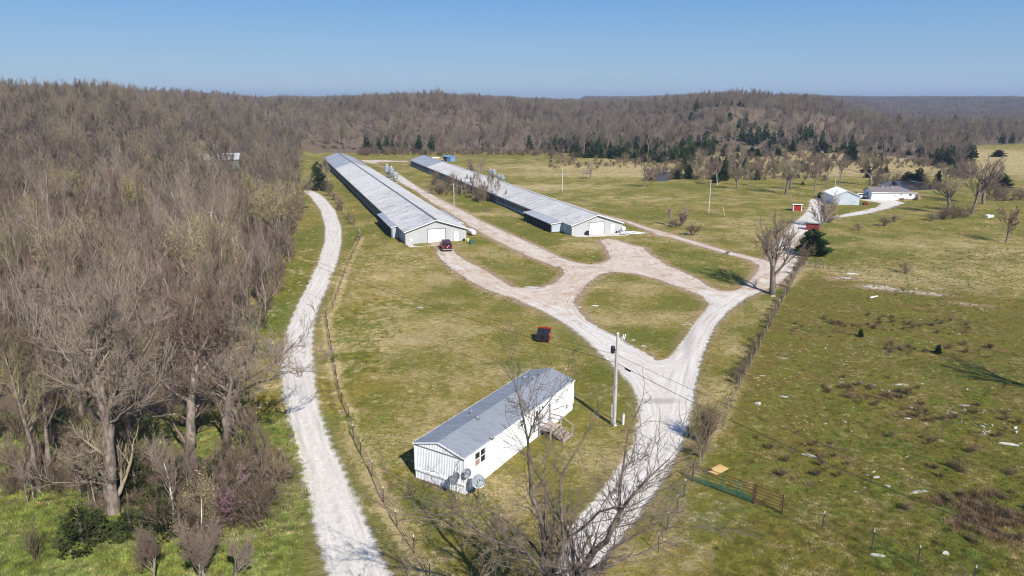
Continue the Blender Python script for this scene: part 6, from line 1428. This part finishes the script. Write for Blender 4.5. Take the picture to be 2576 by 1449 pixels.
# cedar belt in front of the hill
rb = random.Random(9); cg = 'cedars in the dark belt at the foot of the wooded hill'; nb = 0
for k in range(120):
    vx = rb.uniform(1380, 1735) if k > 14 else rb.uniform(1352, 1460); vy = (390 + (vx - 1352) / 363 * 24) - abs(rb.gauss(0, 13)) - (10 if vx < 1440 else 0)
    place_cedar((vx, vy), vy - rb.uniform(18, 38), rb.uniform(7, 13), 'dark cedar in the belt at the foot of the wooded hill', rb.randrange(3), cg); nb += 1

# ------------------------------------------------------------------ woods
def frustum(x, y, m=.80): return (np.abs(x) < m * y + 12)
def jgrid(x0, x1, y0, y1, cell, seed):
    rg = np.random.default_rng(seed); xs = np.arange(x0, x1, cell); ys = np.arange(y0, y1, cell); X, Y = np.meshgrid(xs, ys)
    X = X + (rg.random(X.shape) - .5) * cell * .9; Y = Y + (rg.random(Y.shape) - .5) * cell * .9; return X.ravel(), Y.ravel(), rg
def keepwood(x, y, m=0):
    r = np.hypot(x, y); k = frustum(x, y) & (sdpoly(x, y, P_wood) > m); k &= ~onroad(x, y, 3.0)
    bx, by = BARN; k &= ~((np.abs(x - bx - (y - by) * .42 * -1) < 8.5) & (y < by + 6) & (y > by - 34))
    return k
def notlawn(x, y): return ~((y < 44.5 + .02 * (x + 30)) & (x > -90))
X, Y, rg = jgrid(-150, 10, 40, 215, 4.7, 21)
k = keepwood(X, Y, .6) & (np.hypot(X, Y) < 215); X, Y = X[k], Y[k]
keep = np.ones(len(X), bool)
for hx, hy in [G(283, 1290), G(478, 1150), G(573, 1145)]: keep &= np.hypot(X - hx, Y - hy) > 3.0
X, Y = X[keep], Y[keep]; o = np.argsort(np.hypot(X, Y)); X, Y = X[o], Y[o]
n1 = min(292, len(X)); base_ = {}
GL = 'bare trees filling the wood left of the gravel road'
BUDM = {}
for i in range(n1):
    j = R.choices(range(7), (3, 3, 3, 3, 2.4, 3, 2))[0]; st, H0, tm, cm, tips = NEARW[j]; x, y = X[i], Y[i]; edge = float(sdpoly(np.array([x]), np.array([y]), P_wood)[0])
    s = R.uniform(.62, 1.18) * (.72 if edge < 3 else 1.0) * (.85 if y < 60 else 1)
    if j not in base_: base_[j] = make_tree('wood_tree', 'bare gray-brown tree in the dense wood left of the gravel road', 'tree', (x, y), tm, cm, R.random() * 6.28, s, GL); t = base_[j]
    else: t = copy_tree(base_[j], (x, y), R.random() * 6.28, (s, s, s * R.uniform(.9, 1.1)))
PX, PY, PJ = list(X[n1:]), list(Y[n1:]), None
X2, Y2, rg = jgrid(-420, 460, 100, 420, 5.6, 22); k = keepwood(X2, Y2, .5) & (np.hypot(X2, Y2) < 410) & (np.hypot(X2, Y2) > 215); PX += list(X2[k]); PY += list(Y2[k])
X3, Y3, rg = jgrid(-760, 760, 260, 960, 8.0, 23); k = keepwood(X3, Y3, .5) & (np.hypot(X3, Y3) > 410) & (np.hypot(X3, Y3) < 950); PX += list(X3[k]); PY += list(Y3[k])
PX, PY = np.array(PX), np.array(PY); gap_ = vn(PX, PY, 16, 18) * .6 + vn(PX, PY, 45, 19) * .4 < .70; PX, PY = PX[gap_], PY[gap_]
n = len(PX); r_ = np.hypot(PX, PY)
rg = np.random.default_rng(5); Z = hgt(PX, PY); K = rg.integers(0, 6, n)
K[rg.random(n) < .008] = 7; sdw_ = sdpoly(PX, PY, P_wood); cedar_zone = (vn(PX, PY, 45, 8) > .52) & (sdw_ < 60) & (PX > -90); K[cedar_zone & (rg.random(n) < .5 * np.clip(1.3 - sdw_ / 55, .1, 1))] = rg.choice([6, 7, 8])
zz_ = (PX > 0) & (vn(PX, PY, 38, 14) > .66); K[zz_ & (rg.random(n) < .3)] = 7
K[(PX > 120) & (vn(PX, PY, 60, 9) > .62) & (rg.random(n) < .45)] = 8
S = rg.uniform(.62, 1.2, n) * (.85 + .3 * vn(PX, PY, 30, 16)) * np.where(r_ < 215, .9, 1.0) * np.where(K > 5, .95, 1)
scatter('woodland', 'mass of leafless gray-brown woodland with scattered cedars on the hills', FARW + CEDF, np.stack([PX, PY, Z], 1), rg.random(n) * 6.28, S, K)
X4, Y4, rg = jgrid(-1400, 1400, 500, 1700, 27, 24); k = keepwood(X4, Y4) & (np.hypot(X4, Y4) >= 945) & (np.hypot(X4, Y4) < 1700)
X5, Y5, rg = jgrid(-300, 3600, 1000, 4400, 31, 25); k5 = (X5 < .8 * Y5 + 30) & (X5 > .1 * Y5) & (np.hypot(X5, Y5) >= 1700) & (np.hypot(X5, Y5) < 4400) & (vn(X5, Y5, 260, 12) < .78)
PX = np.concatenate([X4[k], X5[k5]]); PY = np.concatenate([Y4[k], Y5[k5]]); n = len(PX)
scatter('distant_woodland', 'far wooded ridges fading towards the horizon', CLUMP, np.stack([PX, PY, hgt(PX, PY) - .3], 1), rg.random(n) * 6.28, rg.uniform(.9, 1.25, n), rg.integers(0, 3, n))
# understorey brush in the wood and along its edge
X, Y, rg = jgrid(-170, 10, 42, 260, 2.6, 31); k = keepwood(X, Y, .2) & (np.hypot(X, Y) < 260) & (rg.random(len(X)) < np.where(Y < 62, .3, .6)) & notlawn(X, Y - 1.5)
X, Y = X[k], Y[k]; n = len(X)
scatter('undergrowth', 'brown leafless brush filling the floor of the left wood', [bpy.data.objects.new('brush', m_) for m_ in BUSH], np.stack([X, Y, hgt(X, Y)], 1), rg.random(n) * 6.28, rg.uniform(.6, 1.3, n) * np.where(Y < 60, .7, 1), rg.integers(0, 4, n))
# yellow-green budding crowns inside the wood
rb = random.Random(17); bt = None
YB = [(150, 465), (170, 470), (330, 440), (400, 420), (560, 440), (700, 440), (690, 475), (730, 470), (640, 490), (520, 400), (620, 520), (80, 500), (250, 560), (480, 560), (700, 530), (600, 590), (430, 620), (560, 660), (90, 640), (350, 500), (745, 455)]
bp = tree_meshes('budding_tree', 610, 11, .2, 'round', 1.0, .026, 4, tw='twig'); rgb_ = np.random.default_rng(3); tp = np.array(bp[2]); tp = tp[rgb_.integers(0, len(tp), 2600)] + rgb_.normal(size=(2600, 3)) * .22; Vb, Fb = leaf_tris(tp, .10, rgb_); bme = arrays_mesh('buds', Vb, [Fb], [M['bud']])
for i, (vx, vy) in enumerate(YB):
    # base so that the crown shows at (vx, vy): stand on the slope where the sight line meets crown height
    u, dy, dz = ray(vx, vy)
    yy = 60.0
    while yy < 400 and CAMH + dz / dy * yy > H1(u / dy * yy, yy) + 8.0: yy += 1.0
    x, y = u / dy * yy, yy
    if bt is None: bt = make_tree('budding_tree', 'tree with yellow-green spring buds standing in the gray wood', 'tree', (x, y), bp[0], bp[1], 0, 1.0, 'yellow-budding trees in the left wood', ('buds', bme))
    else: copy_tree(bt, (x, y), rb.random() * 6, rb.uniform(.8, 1.15))
# scattered old-field trees and shrubs
rb = random.Random(29); FG = 'thin bare trees dotted over the old field'
src = None
tmf, cmf, _ = tree_meshes('field_tree', 640, 9, .14, 'round', .85, .028, 4, tw='twig_far')
for kx in range(66):
    vx, vy = (rb.uniform(1500, 2420), rb.uniform(368, 452)) if kx < 46 else (rb.uniform(1370, 1740), rb.uniform(376, 404))
    if vx < 1750 and vy > 408 or (1620 < vx < 1700 and vy > 425) or (2240 < vx < 2360 and vy > 428): continue
    x, y = G(vx, vy); s = rb.uniform(.6, 1.15)
    if src is None: src = make_tree('field_tree', 'thin bare tree dotted over the tawny old field before the wooded hill', 'tree', (x, y), tmf, cmf, 0, s, FG)
    else: copy_tree(src, (x, y), rb.random() * 6, (s, s, s * rb.uniform(.9, 1.1)))
rb = random.Random(31)
for kx in range(96):
    vx, vy = (rb.uniform(1700, 2440), rb.uniform(366, 448)) if kx < 46 else (rb.uniform(1480, 2200), rb.uniform(366, 402)) if kx < 78 else (rb.uniform(1780, 1960), rb.uniform(405, 455))
    if (2240 < vx < 2360 and vy > 430): continue
    place_cedar((vx, vy), vy - rb.uniform(10, 30), rb.uniform(5, 11), 'cedar dotted over the tawny old field', rb.randrange(3), 'cedars dotted over the old field')

# shrubs and brush things
def shrub(label, loc, s, seed, mat='shrub_twig', n=12, spread=.8, rtw=.016, group=None, name='bare_shrub', cache={}):
    key = (seed, mat)
    if key not in cache: cache[key] = segs_mesh('shrub_twigs', bush(seed, 2.0, spread, n, rtw)[0], M[mat], (3, 3, 3))
    z = H1(*loc); t = put(name, cache[key], loc=(loc[0], loc[1], z), rot=(0, 0, R.random() * 6.28)); t.scale = (s, s, s) if not isinstance(s, tuple) else s
    tag(t, label, 'shrub', group); return t
FB = 'leafless shrubs along the brushy fence'
for i, (p, s) in enumerate([((930, 300), 1.6), ((905, 350), 1.2), ((880, 390), 1.3), ((860, 440), 1.2), ((830, 500), 1.1), ((800, 560), 1.2), ((770, 600), 1.1), ((745, 650), 1.2), ((730, 690), 1.0), ((660, 790), 1.3), ((640, 830), 1.1), ((620, 880), 1.0), ((590, 930), 1.2), ((570, 965), 1.1), ((545, 1010), 1.2), ((520, 1050), 1.3), ((500, 1090), 1.2), ((1000, 190), 1.8), ((985, 230), 1.7), ((1030, 170), 1.9), ((950, 260), 1.5)]):
    shrub('tangled gray brush growing in the wire fence beside the driveway', G(*ZI(*p)), (s * .4, s * .5, s * .62), 700 + i % 4, group=FB)
shrub('large leafless bush at the fence throwing its shadow on the pale driveway', G(1772, 1118), (1.2, 1.2, 1.75), 710, n=26, spread=.55, rtw=.012)
shrub('gray thicket filling the fence just below the big leafless bush', G(1762, 1150), (.8, .8, .9), 702)
for i, (p, s) in enumerate([((448, 790), 1.6), ((400, 690), 1.3), ((340, 640), 1.2), ((360, 600), 1.4), ((470, 810), 1.0), ((560, 920), .9), ((600, 970), .8), ((655, 1150), .6), ((300, 590), 1.6)]):
    shrub('brown brush on the overgrown fence beside the nearer poultry house', G(*ZA(*p)), s, 704 + i % 3, group='brown brush on the fence by the nearer poultry house')
for i, (vx, vy, s, lb) in enumerate([(2370, 552, 2.0, 'brown brush round the foot of the big dark tree'), (2345, 556, 1.4, 'low brown bush left of the big dark tree'), (2415, 543, 1.4, 'dark brush between the two trees right of the house'), (2225, 568, 1.5, 'pale fallen-branch tangle in the field below the house drive'), (2250, 558, 1.2, 'thin gray bush above the fallen-branch tangle'), (2160, 580, 1.0, 'low gray shrub right of the faded red shed'), (1700, 572, 1.5, 'dark brush patch below the two small trees by the dirt track'), (1740, 592, 1.8, 'long dark brush patch at the edge of the dirt track'), (2085, 560, 1.6, 'brown brush at the foot of the leaning multi-stem tree'), (2280, 688, 1.2, 'low brushy tuft beyond the cross fence'), (1830, 640, .5, 'small weed clump beside the dirt track')]):
    shrub(lb, G(vx, vy), (s, s, s * .7), 705 + i % 4, n=16)
# grey bushy shrubs at the very bottom left
hero('big gray twiggy bush at the bottom edge, right of the yellow sapling', None, None, 720, 'round', .10, 1.3, 'bark', 'twig', .009, name='bare_shrub', base=G(512, 1500), H=5.2, wide=.75)
hero('gray twiggy bush at the bottom edge, left of the yellow sapling', None, None, 721, 'round', .08, 1.2, 'bark', 'twig', .009, name='bare_shrub', base=G(390, 1480), H=4.2, wide=.7)
hero('second gray bush crowding the big one at the bottom edge', None, None, 725, 'round', .08, 1.2, 'bark', 'twig', .009, name='bare_shrub', base=G(590, 1490), H=3.8, wide=.85)
shrub('small leafless bush at the lower left corner of the lawn', (-29.8, 38.4), (.8, .8, 1.3), 722, n=14, spread=.7, rtw=.008)
shrub('rusty brown thicket below the redbud at the wood edge', G(640, 1300), (1.9, 1.6, 1.4), 723, n=44, spread=.9, rtw=.010)
shrub('brown arching thicket under the gnarled roadside tree', G(690, 1215), (1.6, 1.6, 1.2), 724, n=36, spread=1.0, rtw=.010)
V, Ff = leaf_tris(np.random.default_rng(8).normal(size=(600, 3)) * [1.4, .8, .25] + [0, 0, .35], .05, np.random.default_rng(8)); x, y = G(600, 1365)
t = put('leafy_thicket', arrays_mesh('thicket_leaves', V, [Ff], [M['bud']]), loc=(x, y, .1)); tag(t, 'spray of yellow-green new leaves low in the brown thicket at lower left', 'shrub')
rg = np.random.default_rng(71); tp_ = []
for (x0_, x1_, y0_, y1_, m) in ((230, 690, 1170, 1300, 150), (400, 670, 1290, 1345, 45), (0, 230, 1120, 1250, 50), (480, 560, 1345, 1385, 10)):
    vx = rg.uniform(x0_, x1_, m); vy = rg.uniform(y0_, y1_, m); tp_ += [G(a, b) for a, b in zip(vx, vy)]
tp_ = np.array(tp_); n = len(tp_); scatter('thicket', 'tangled brown thicket round the trunks at the lower left wood edge', [bpy.data.objects.new('brush', m_) for m_ in BUSH], np.stack([tp_[:, 0], tp_[:, 1], 0 * tp_[:, 0]], 1), rg.random(n) * 6.28, rg.uniform(.3, .72, n), rg.integers(0, 4, n))
sapt, sapc, _ = tree_meshes('sapling', 730, 5.0, .055, 'tall', .8, .011, 4, 'bark', 'twig'); sp1 = None
for i in range(20):
    x, y = G(rg.uniform(40, 690), rg.uniform(1150, 1300)); sc_ = rg.uniform(.7, 1.35)
    if sp1 is None: sp1 = make_tree('sapling', 'thin bare sapling in the thicket at the lower left wood edge', 'tree', (x, y), sapt, sapc, 0, sc_, 'saplings in the lower left thicket')
    else: copy_tree(sp1, (x, y), rg.random() * 6, (sc_ * .9, sc_ * .9, sc_))
lc0 = None
for i, (vx, vy) in enumerate(((345, 1250), (400, 1290), (450, 1235), (520, 1260), (600, 1290), (640, 1250), (380, 1200), (560, 1200))):
    x, y = G(vx, vy); w_ = rg.uniform(.55, .85)
    if lc0 is None: lc0 = make_tree('cedar_tree', 'dark straggly cedar scrub between the trunks of the lower thicket', 'cedar', (x, y), *LOWC, 0, (w_, w_, w_ * .8), 'cedar scrub between the trunks')
    else: copy_tree(lc0, (x, y), i, (w_, w_, w_ * rg.uniform(.5, .8)))
# brush over the old field, in the strip between the houses and round the wood's foot
rg = np.random.default_rng(61); bp_ = []
for (x0_, x1_, y0_, y1_, m) in ((1700, 2450, 362, 455, 900), (1380, 1740, 380, 425, 200), (1085, 1180, 458, 492, 70), (1190, 1250, 490, 510, 25), (900, 1400, 384, 392, 260), (2340, 2440, 542, 556, 9), (2480, 2576, 486, 506, 30), (2400, 2460, 420, 450, 40)):
    vx = rg.uniform(x0_, x1_, m); vy = rg.uniform(y0_, y1_, m); bp_ += [G(a, b) for a, b in zip(vx, vy) if not (2225 < a < 2370 and b > 428) and not (1620 < a < 1700 and b > 428) and not (a > 2080 and a < 2330 and b > 425)]
for PL in (P_pond1, P_pond2):
    for a_, b_ in zip(PL, PL[1:] + PL[:1]):
        m = max(2, int(math.dist(a_, b_) / 1.3)); f = rg.random(m); bp_ += [(a_[0] + (b_[0] - a_[0]) * q + rg.normal() * .7, a_[1] + (b_[1] - a_[1]) * q + rg.normal() * .7) for q in f]
vx = rg.uniform(1500, 2180, 420); vy = rg.uniform(372, 452, 420); bp_ += [G(a, b) for a, b in zip(vx, vy) if not (a < 1740 and b > 415) and not (a > 2060 and b > 425)]
bp_ = np.array(bp_); n = len(bp_); scatter('field_brush', 'low brown brush over the old field and the strip between the houses', [bpy.data.objects.new('brush', m_) for m_ in BUSH], np.stack([bp_[:, 0], bp_[:, 1], hgt(bp_[:, 0], bp_[:, 1])], 1), rg.random(n) * 6.28, rg.uniform(.5, 1.2, n), rg.integers(0, 4, n))
# grass strip and dock along walls, weeds, tufts
def tuft(seed, n, h, w, mat, name):
    rg = np.random.default_rng(seed); b = rg.normal(size=(n, 2)) * w; a = rg.random(n) * 6.283; l = rg.uniform(.2, .8, n) * h; ww = .010 + .018 * rg.random(n); hh = h * rg.uniform(.5, 1, n)
    p = np.stack([b[:, 0], b[:, 1], 0 * a], 1); d = np.stack([np.cos(a) * l, np.sin(a) * l, hh], 1); e = np.stack([-np.sin(a) * ww, np.cos(a) * ww, 0 * a], 1)
    V = np.stack([p - e, p + e, p + d], 1).reshape(-1, 3); return bpy.data.objects.new(name, arrays_mesh(name, V, [np.arange(n * 3).reshape(-1, 3)], [M[mat]]))
M['g_green'] = leafy('grass_green', (.165, .175, .030)); M['g_olive'] = leafy('grass_olive', (.27, .22, .055)); M['g_straw'] = leafy('grass_straw', (.46, .37, .20)); M['g_brown'] = leafy('weed_brown', (.19, .125, .075)); M['g_bright'] = leafy('grass_bright', (.165, .205, .045))
TU = [tuft(1, 26, .16, .13, 'g_green', 'green_tuft'), tuft(2, 26, .14, .14, 'g_olive', 'olive_tuft'), tuft(3, 24, .15, .15, 'g_straw', 'straw_tuft'), tuft(4, 40, .45, .22, 'g_brown', 'brown_weed'), tuft(5, 28, .2, .13, 'g_bright', 'bright_tuft')]
def near_pts(n, seed, y0=33, y1=135, pw=1.7):
    rg = np.random.default_rng(seed); y = y0 + (y1 - y0) * rg.random(n) ** pw; x = (rg.random(n) * 2 - 1) * (.78 * y + 3); return x, y, rg
x, y, rg = near_pts(170000, 41); k = ~onroad(x, y, -.3) & ((sdpoly(x, y, P_wood) < 6) | (y < 60))
for h_, w_, l_ in ((mo, 4.64, 17.3),):
    Mi = (Matrix.Translation(h_.location) @ Matrix.Rotation(h_.rotation_euler[2], 4, 'Z')).inverted(); lx = Mi[0][0] * x + Mi[0][1] * y + Mi[0][3]; ly = Mi[1][0] * x + Mi[1][1] * y + Mi[1][3]; k &= ~((lx > -.1) & (lx < w_ + .1) & (ly > -.1) & (ly < l_ + .1))
x, y = x[k], y[k]; n = len(x); nz = vn(x, y, 3.0, 20) * .5 + vn(x, y, .9, 21) * .5; nl = vn(x, y, 7, 22)
def blob_at(x, y, lst):
    o = np.zeros(x.shape)
    for (vx, vy, rx, ry, s, *rot) in lst: cx, cyy = G(vx, vy); o += s * np.exp(-((x - cx) / rx) ** 2 - ((y - cyy) / ry) ** 2)
    return o
K = np.where(nz > .56, 2, np.where(nl > .52, 0, 1)); K[(nz < .30) & (nl > .62)] = 4
wl = (x < -12) & (y < 60); K[wl & (rg.random(n) < .7)] = 4
WD = [ZI(1560, 820), ZI(1680, 850), ZI(1880, 840), ZI(1160, 660), ZI(1280, 660), ZI(1900, 660), ZI(1560, 620), ZI(2340, 870), ZI(1700, 640), ZI(1380, 1090), ZI(1650, 1150), ZH(1340, 100), ZH(1550, 100), ZH(1960, 240), ZH(1800, 220), ZH(2220, 220), ZH(1270, 580), ZH(1080, 660), ZH(2100, 870), ZH(2250, 900), ZH(2130, 1000), ZH(2400, 960), ZH(2400, 1080), ZH(2380, 800), ZH(2060, 420), ZH(950, 440), ZI(1100, 700), ZH(2300, 640), ZH(2560, 1040), ZI(2100, 700), ZI(1450, 680)]
wd_ = blob_at(x, y, [(p[0], p[1], 2.0, 1.1, 1.0) for p in WD])
Sc = rg.uniform(.45, 1.0, n); rp = (x > np.interp(y, [36, 60, 80, 122], [12, 19, 27, 52])); K[rp & (K == 2) & (rg.random(n) < .72)] = 1; K[rp & (K == 1) & (rg.random(n) < .45)] = 0; Sc[~rp & (x > -14)] *= .8; Sc[(x < -14)] *= 1.25; K[(rg.random(n) < wd_ * .18 * (vn(x, y, 1.6, 30) > .45))] = 3
Zt = hgt(x, y) + micro(x, y) - .02
scatter('grass', 'short mixed green and straw grass tufts and brown weeds on the near ground', TU, np.stack([x, y, Zt], 1), rg.random(n) * 6.28, Sc, K)
# brown weed clumps a little taller, in the stony pasture
rw = np.random.default_rng(44); pts = []
for p in WD:
    cx, cyy = G(*p); m = 6; pts.append(np.stack([cx + rw.normal(size=m) * 1.9, cyy + rw.normal(size=m) * 1.3], 1))
pts = np.concatenate(pts); scatter('dead_weeds', 'patches of dead brown weeds in the stony right pasture', [bpy.data.objects.new('weed_clump', segs_mesh('weed_clump', bush(740, 1.1, 1.2, 22, .012, .8)[0], M['weed'], (3, 3, 3)))], np.stack([pts[:, 0], pts[:, 1], 0 * pts[:, 0]], 1), rw.random(len(pts)) * 6.28, rw.uniform(.3, .75, len(pts)) * .8, np.zeros(len(pts), int))
# rough tufts out to the middle distance
x, y, rg = near_pts(30000, 47, 120, 420, 1.3); k = (sdpoly(x, y, P_wood) < -1) & ~onroad(x, y, .5); x, y = x[k], y[k]
for h_, w_, l_ in ((H_a, 12.4, 196), (H_b, 11.6, 177)):
    Mi = (Matrix.Translation(h_.location) @ Matrix.Rotation(h_.rotation_euler[2], 4, 'Z')).inverted(); lx = Mi[0][0] * x + Mi[0][1] * y + Mi[0][3]; ly = Mi[1][0] * x + Mi[1][1] * y + Mi[1][3]; k = ~((lx > -3) & (lx < w_ + 3) & (ly > -4) & (ly < l_ + 1)); x, y = x[k], y[k]
k = (sdpoly(x, y, P_pond1) < -1) & (sdpoly(x, y, P_pond2) < -1); x, y = x[k], y[k]; n = len(x)
scatter('field_grass', 'coarse straw and olive grass clumps over the farther fields', TU, np.stack([x, y, hgt(x, y)], 1), rg.random(n) * 6.28, rg.uniform(.7, 1.6, n), rg.choice([1, 2, 1, 0, 1], n))
# ------------------------------------------------------------------ rocks
def rock_mesh(seed, flat=.35):
    rg = random.Random(seed); mb = MB(); n = 9; top = [(math.cos(k * 6.283 / n) * rg.uniform(.4, 1), math.sin(k * 6.283 / n) * rg.uniform(.3, .8)) for k in range(n)]
    b = [(x * 1.12, y * 1.12, -.1) for x, y in top]; m = [(x, y, flat * rg.uniform(.35, .8)) for x, y in top]; u = [(x * .6, y * .6, flat * rg.uniform(.8, 1.1)) for x, y in top]
    for L0, L1 in ((b, m), (m, u)):
        for i in range(n): j = (i + 1) % n; mb.quad(L0[i], L0[j], L1[j], L1[i])
    mb.poly(u); return mb.mesh('rock', M['rock'])
RM = [rock_mesh(i, .16 + .08 * (i % 3)) for i in range(6)]
def rock(label, loc, s, k, rz=0, group=None):
    t = put('limestone_rock', RM[k % 6], loc=(loc[0], loc[1], H1(*loc) - .02), rot=(0, 0, rz)); t.scale = s if isinstance(s, tuple) else (s, s, s); tag(t, label, 'rock', group); return t
for i, (b, s, lb) in enumerate([(ZC(775, 220), (1.9, 1.0, .8), 'large flat pale rock at the tip of the grass lens between the drives'), (ZC(1225, 357), (.75, .4, .5), 'pale rock in the left part of the teardrop lawn'), (ZC(1100, 367), (.3, .25, .5), 'small pale rock at the left tip of the teardrop lawn'), (ZC(1920, 495), (.9, .4, .4), 'flat gray rock near the right edge of the teardrop lawn'), (ZC(1510, 615), (.35, .2, .4), 'small white stone near the lower edge of the teardrop lawn'), (ZC(1590, 663), (.35, .2, .4), 'white stone where the teardrop lawn meets the gravel'),
    ((1057, 774), (.5, .35, .6), 'lone white rock in the open lawn west of the drive'), (ZI(770, 455), (.5, .4, .8), 'white boulder at the foot of the dark roadside tree'), (ZH(652, 147), (.38, .3, .9), 'round white stone in the pasture just past the fence'), (ZH(1835, 775), (1.1, .45, .45), 'long jagged white rock outcrop alone in the lower pasture'), (ZH(1030, 515), (.75, .2, .5), 'slanting white rock sliver by the brown weeds'), (ZI(690, 1035), (.6, .25, .5), 'flat white stone beside the brushy fence'), (ZH(1520, 1232), (.5, .3, .4), 'low tan rock under the line of steel posts'), (ZH(2012, 1218), (.3, .3, .5), 'dark stone lying in the lower pasture'), (ZH(840, 95), (.6, .25, .5), 'white stone with smaller chips in the upper pasture'), (ZI(1690, 1090), (1.0, .5, .45), 'largest flat slab of the white rock cluster in mid pasture'), (ZI(845, 902), (.6, .3, .4), 'pale slab near the fence bend in mid pasture'), (ZH(2150, 160), (.7, .3, .45), 'white slab right of the rock cluster'), (ZH(2465, 430), (.8, .3, .45), 'pale slab near the right frame edge')]):
    rock(lb, G(*b), s, i, R.uniform(-.5, .2))
rr = random.Random(77); RG = 'small pale stones strewn over the right pasture'
CL = [(ZI(1680, 1080), 2.4, 26), (ZI(1440, 1020), 3.5, 16), (ZI(1400, 850), 4, 16), (ZI(2250, 750), 3.5, 22), (ZH(1750, 60), 2.5, 14), (ZH(2050, 130), 3, 22), (ZH(2420, 320), 2.5, 20), (ZH(1650, 650), 2.5, 10), (ZI(1150, 900), 5, 14), (ZI(1600, 620), 3, 12), (ZI(900, 1000), 5, 10), (ZH(1000, 300), 7, 12), (ZI(2100, 1230), 5, 12), (ZI(2300, 560), 6, 20), (ZI(1200, 330), 2.2, 10), (ZI(1520, 360), 3, 14), (ZI(1870, 410), 3, 14)]
for c, sp_, m in CL:
    cx, cyy = G(*c)
    for k in range(m):
        s = rr.choice([.12, .16, .2, .14, .3]); rock('small pale stone strewn over the right pasture', (cx + rr.gauss(0, sp_), cyy + rr.gauss(0, sp_ * .6)), (s, s * .6, s), rr.randrange(6), rr.uniform(0, 6.28), RG)
# pale fallen limbs
def log(label, pts, r, mat='bark_pale'):
    o = pts[0]; t = thing('fallen_limb', label, 'log', (o[0], o[1], 0)); mb = MB(); mb.tube([(p[0] - o[0], p[1] - o[1], r * .8 + (p[2] if len(p) > 2 else 0)) for p in pts], [r * (1 - .5 * i / len(pts)) for i in range(len(pts))], 6); part('stem', mb, M[mat], t); return t
log('thin fallen branch lying in the weeds of the lower pasture', [G(*ZH(1150, 440)), G(*ZH(1230, 460)), G(*ZH(1290, 472)), G(*ZH(1400, 500))], .035, 'bark')
log('white fallen log below the cross fence', [G(*ZI(1300, 293)), G(*ZI(1385, 300))], .12, 'post_white')
log('short white log in the upper right pasture', [G(*ZI(1465, 470)), G(*ZI(1518, 458))], .14, 'post_white')
# tree that stands just outside on the right and shades the pasture
hero('bare tree just past the right edge whose shadow streaks the pasture', None, None, 170, 'round', .35, 1.0, 'bark', 'twig', .016, base=(54.5, 61.0), H=14.5, levels=4)

# ------------------------------------------------------------------ haze
hz = MB(); hz.box(-4800, 4800, -80, 5400, -4, 70)
hm = bpy.data.materials.new('thin_air'); hm.use_nodes = True; nt = hm.node_tree; nt.nodes.clear(); ou = nt.nodes.new('ShaderNodeOutputMaterial'); pv = nt.nodes.new('ShaderNodeVolumePrincipled')
pv.inputs['Color'].default_value = (.47, .61, .88, 1); pv.inputs['Density'].default_value = .00017; pv.inputs['Anisotropy'].default_value = .1; nt.links.new(pv.outputs[0], ou.inputs['Volume'])
o = put('haze', hz.mesh('haze', hm)); tag(o, 'faint blue air', kind='stuff')
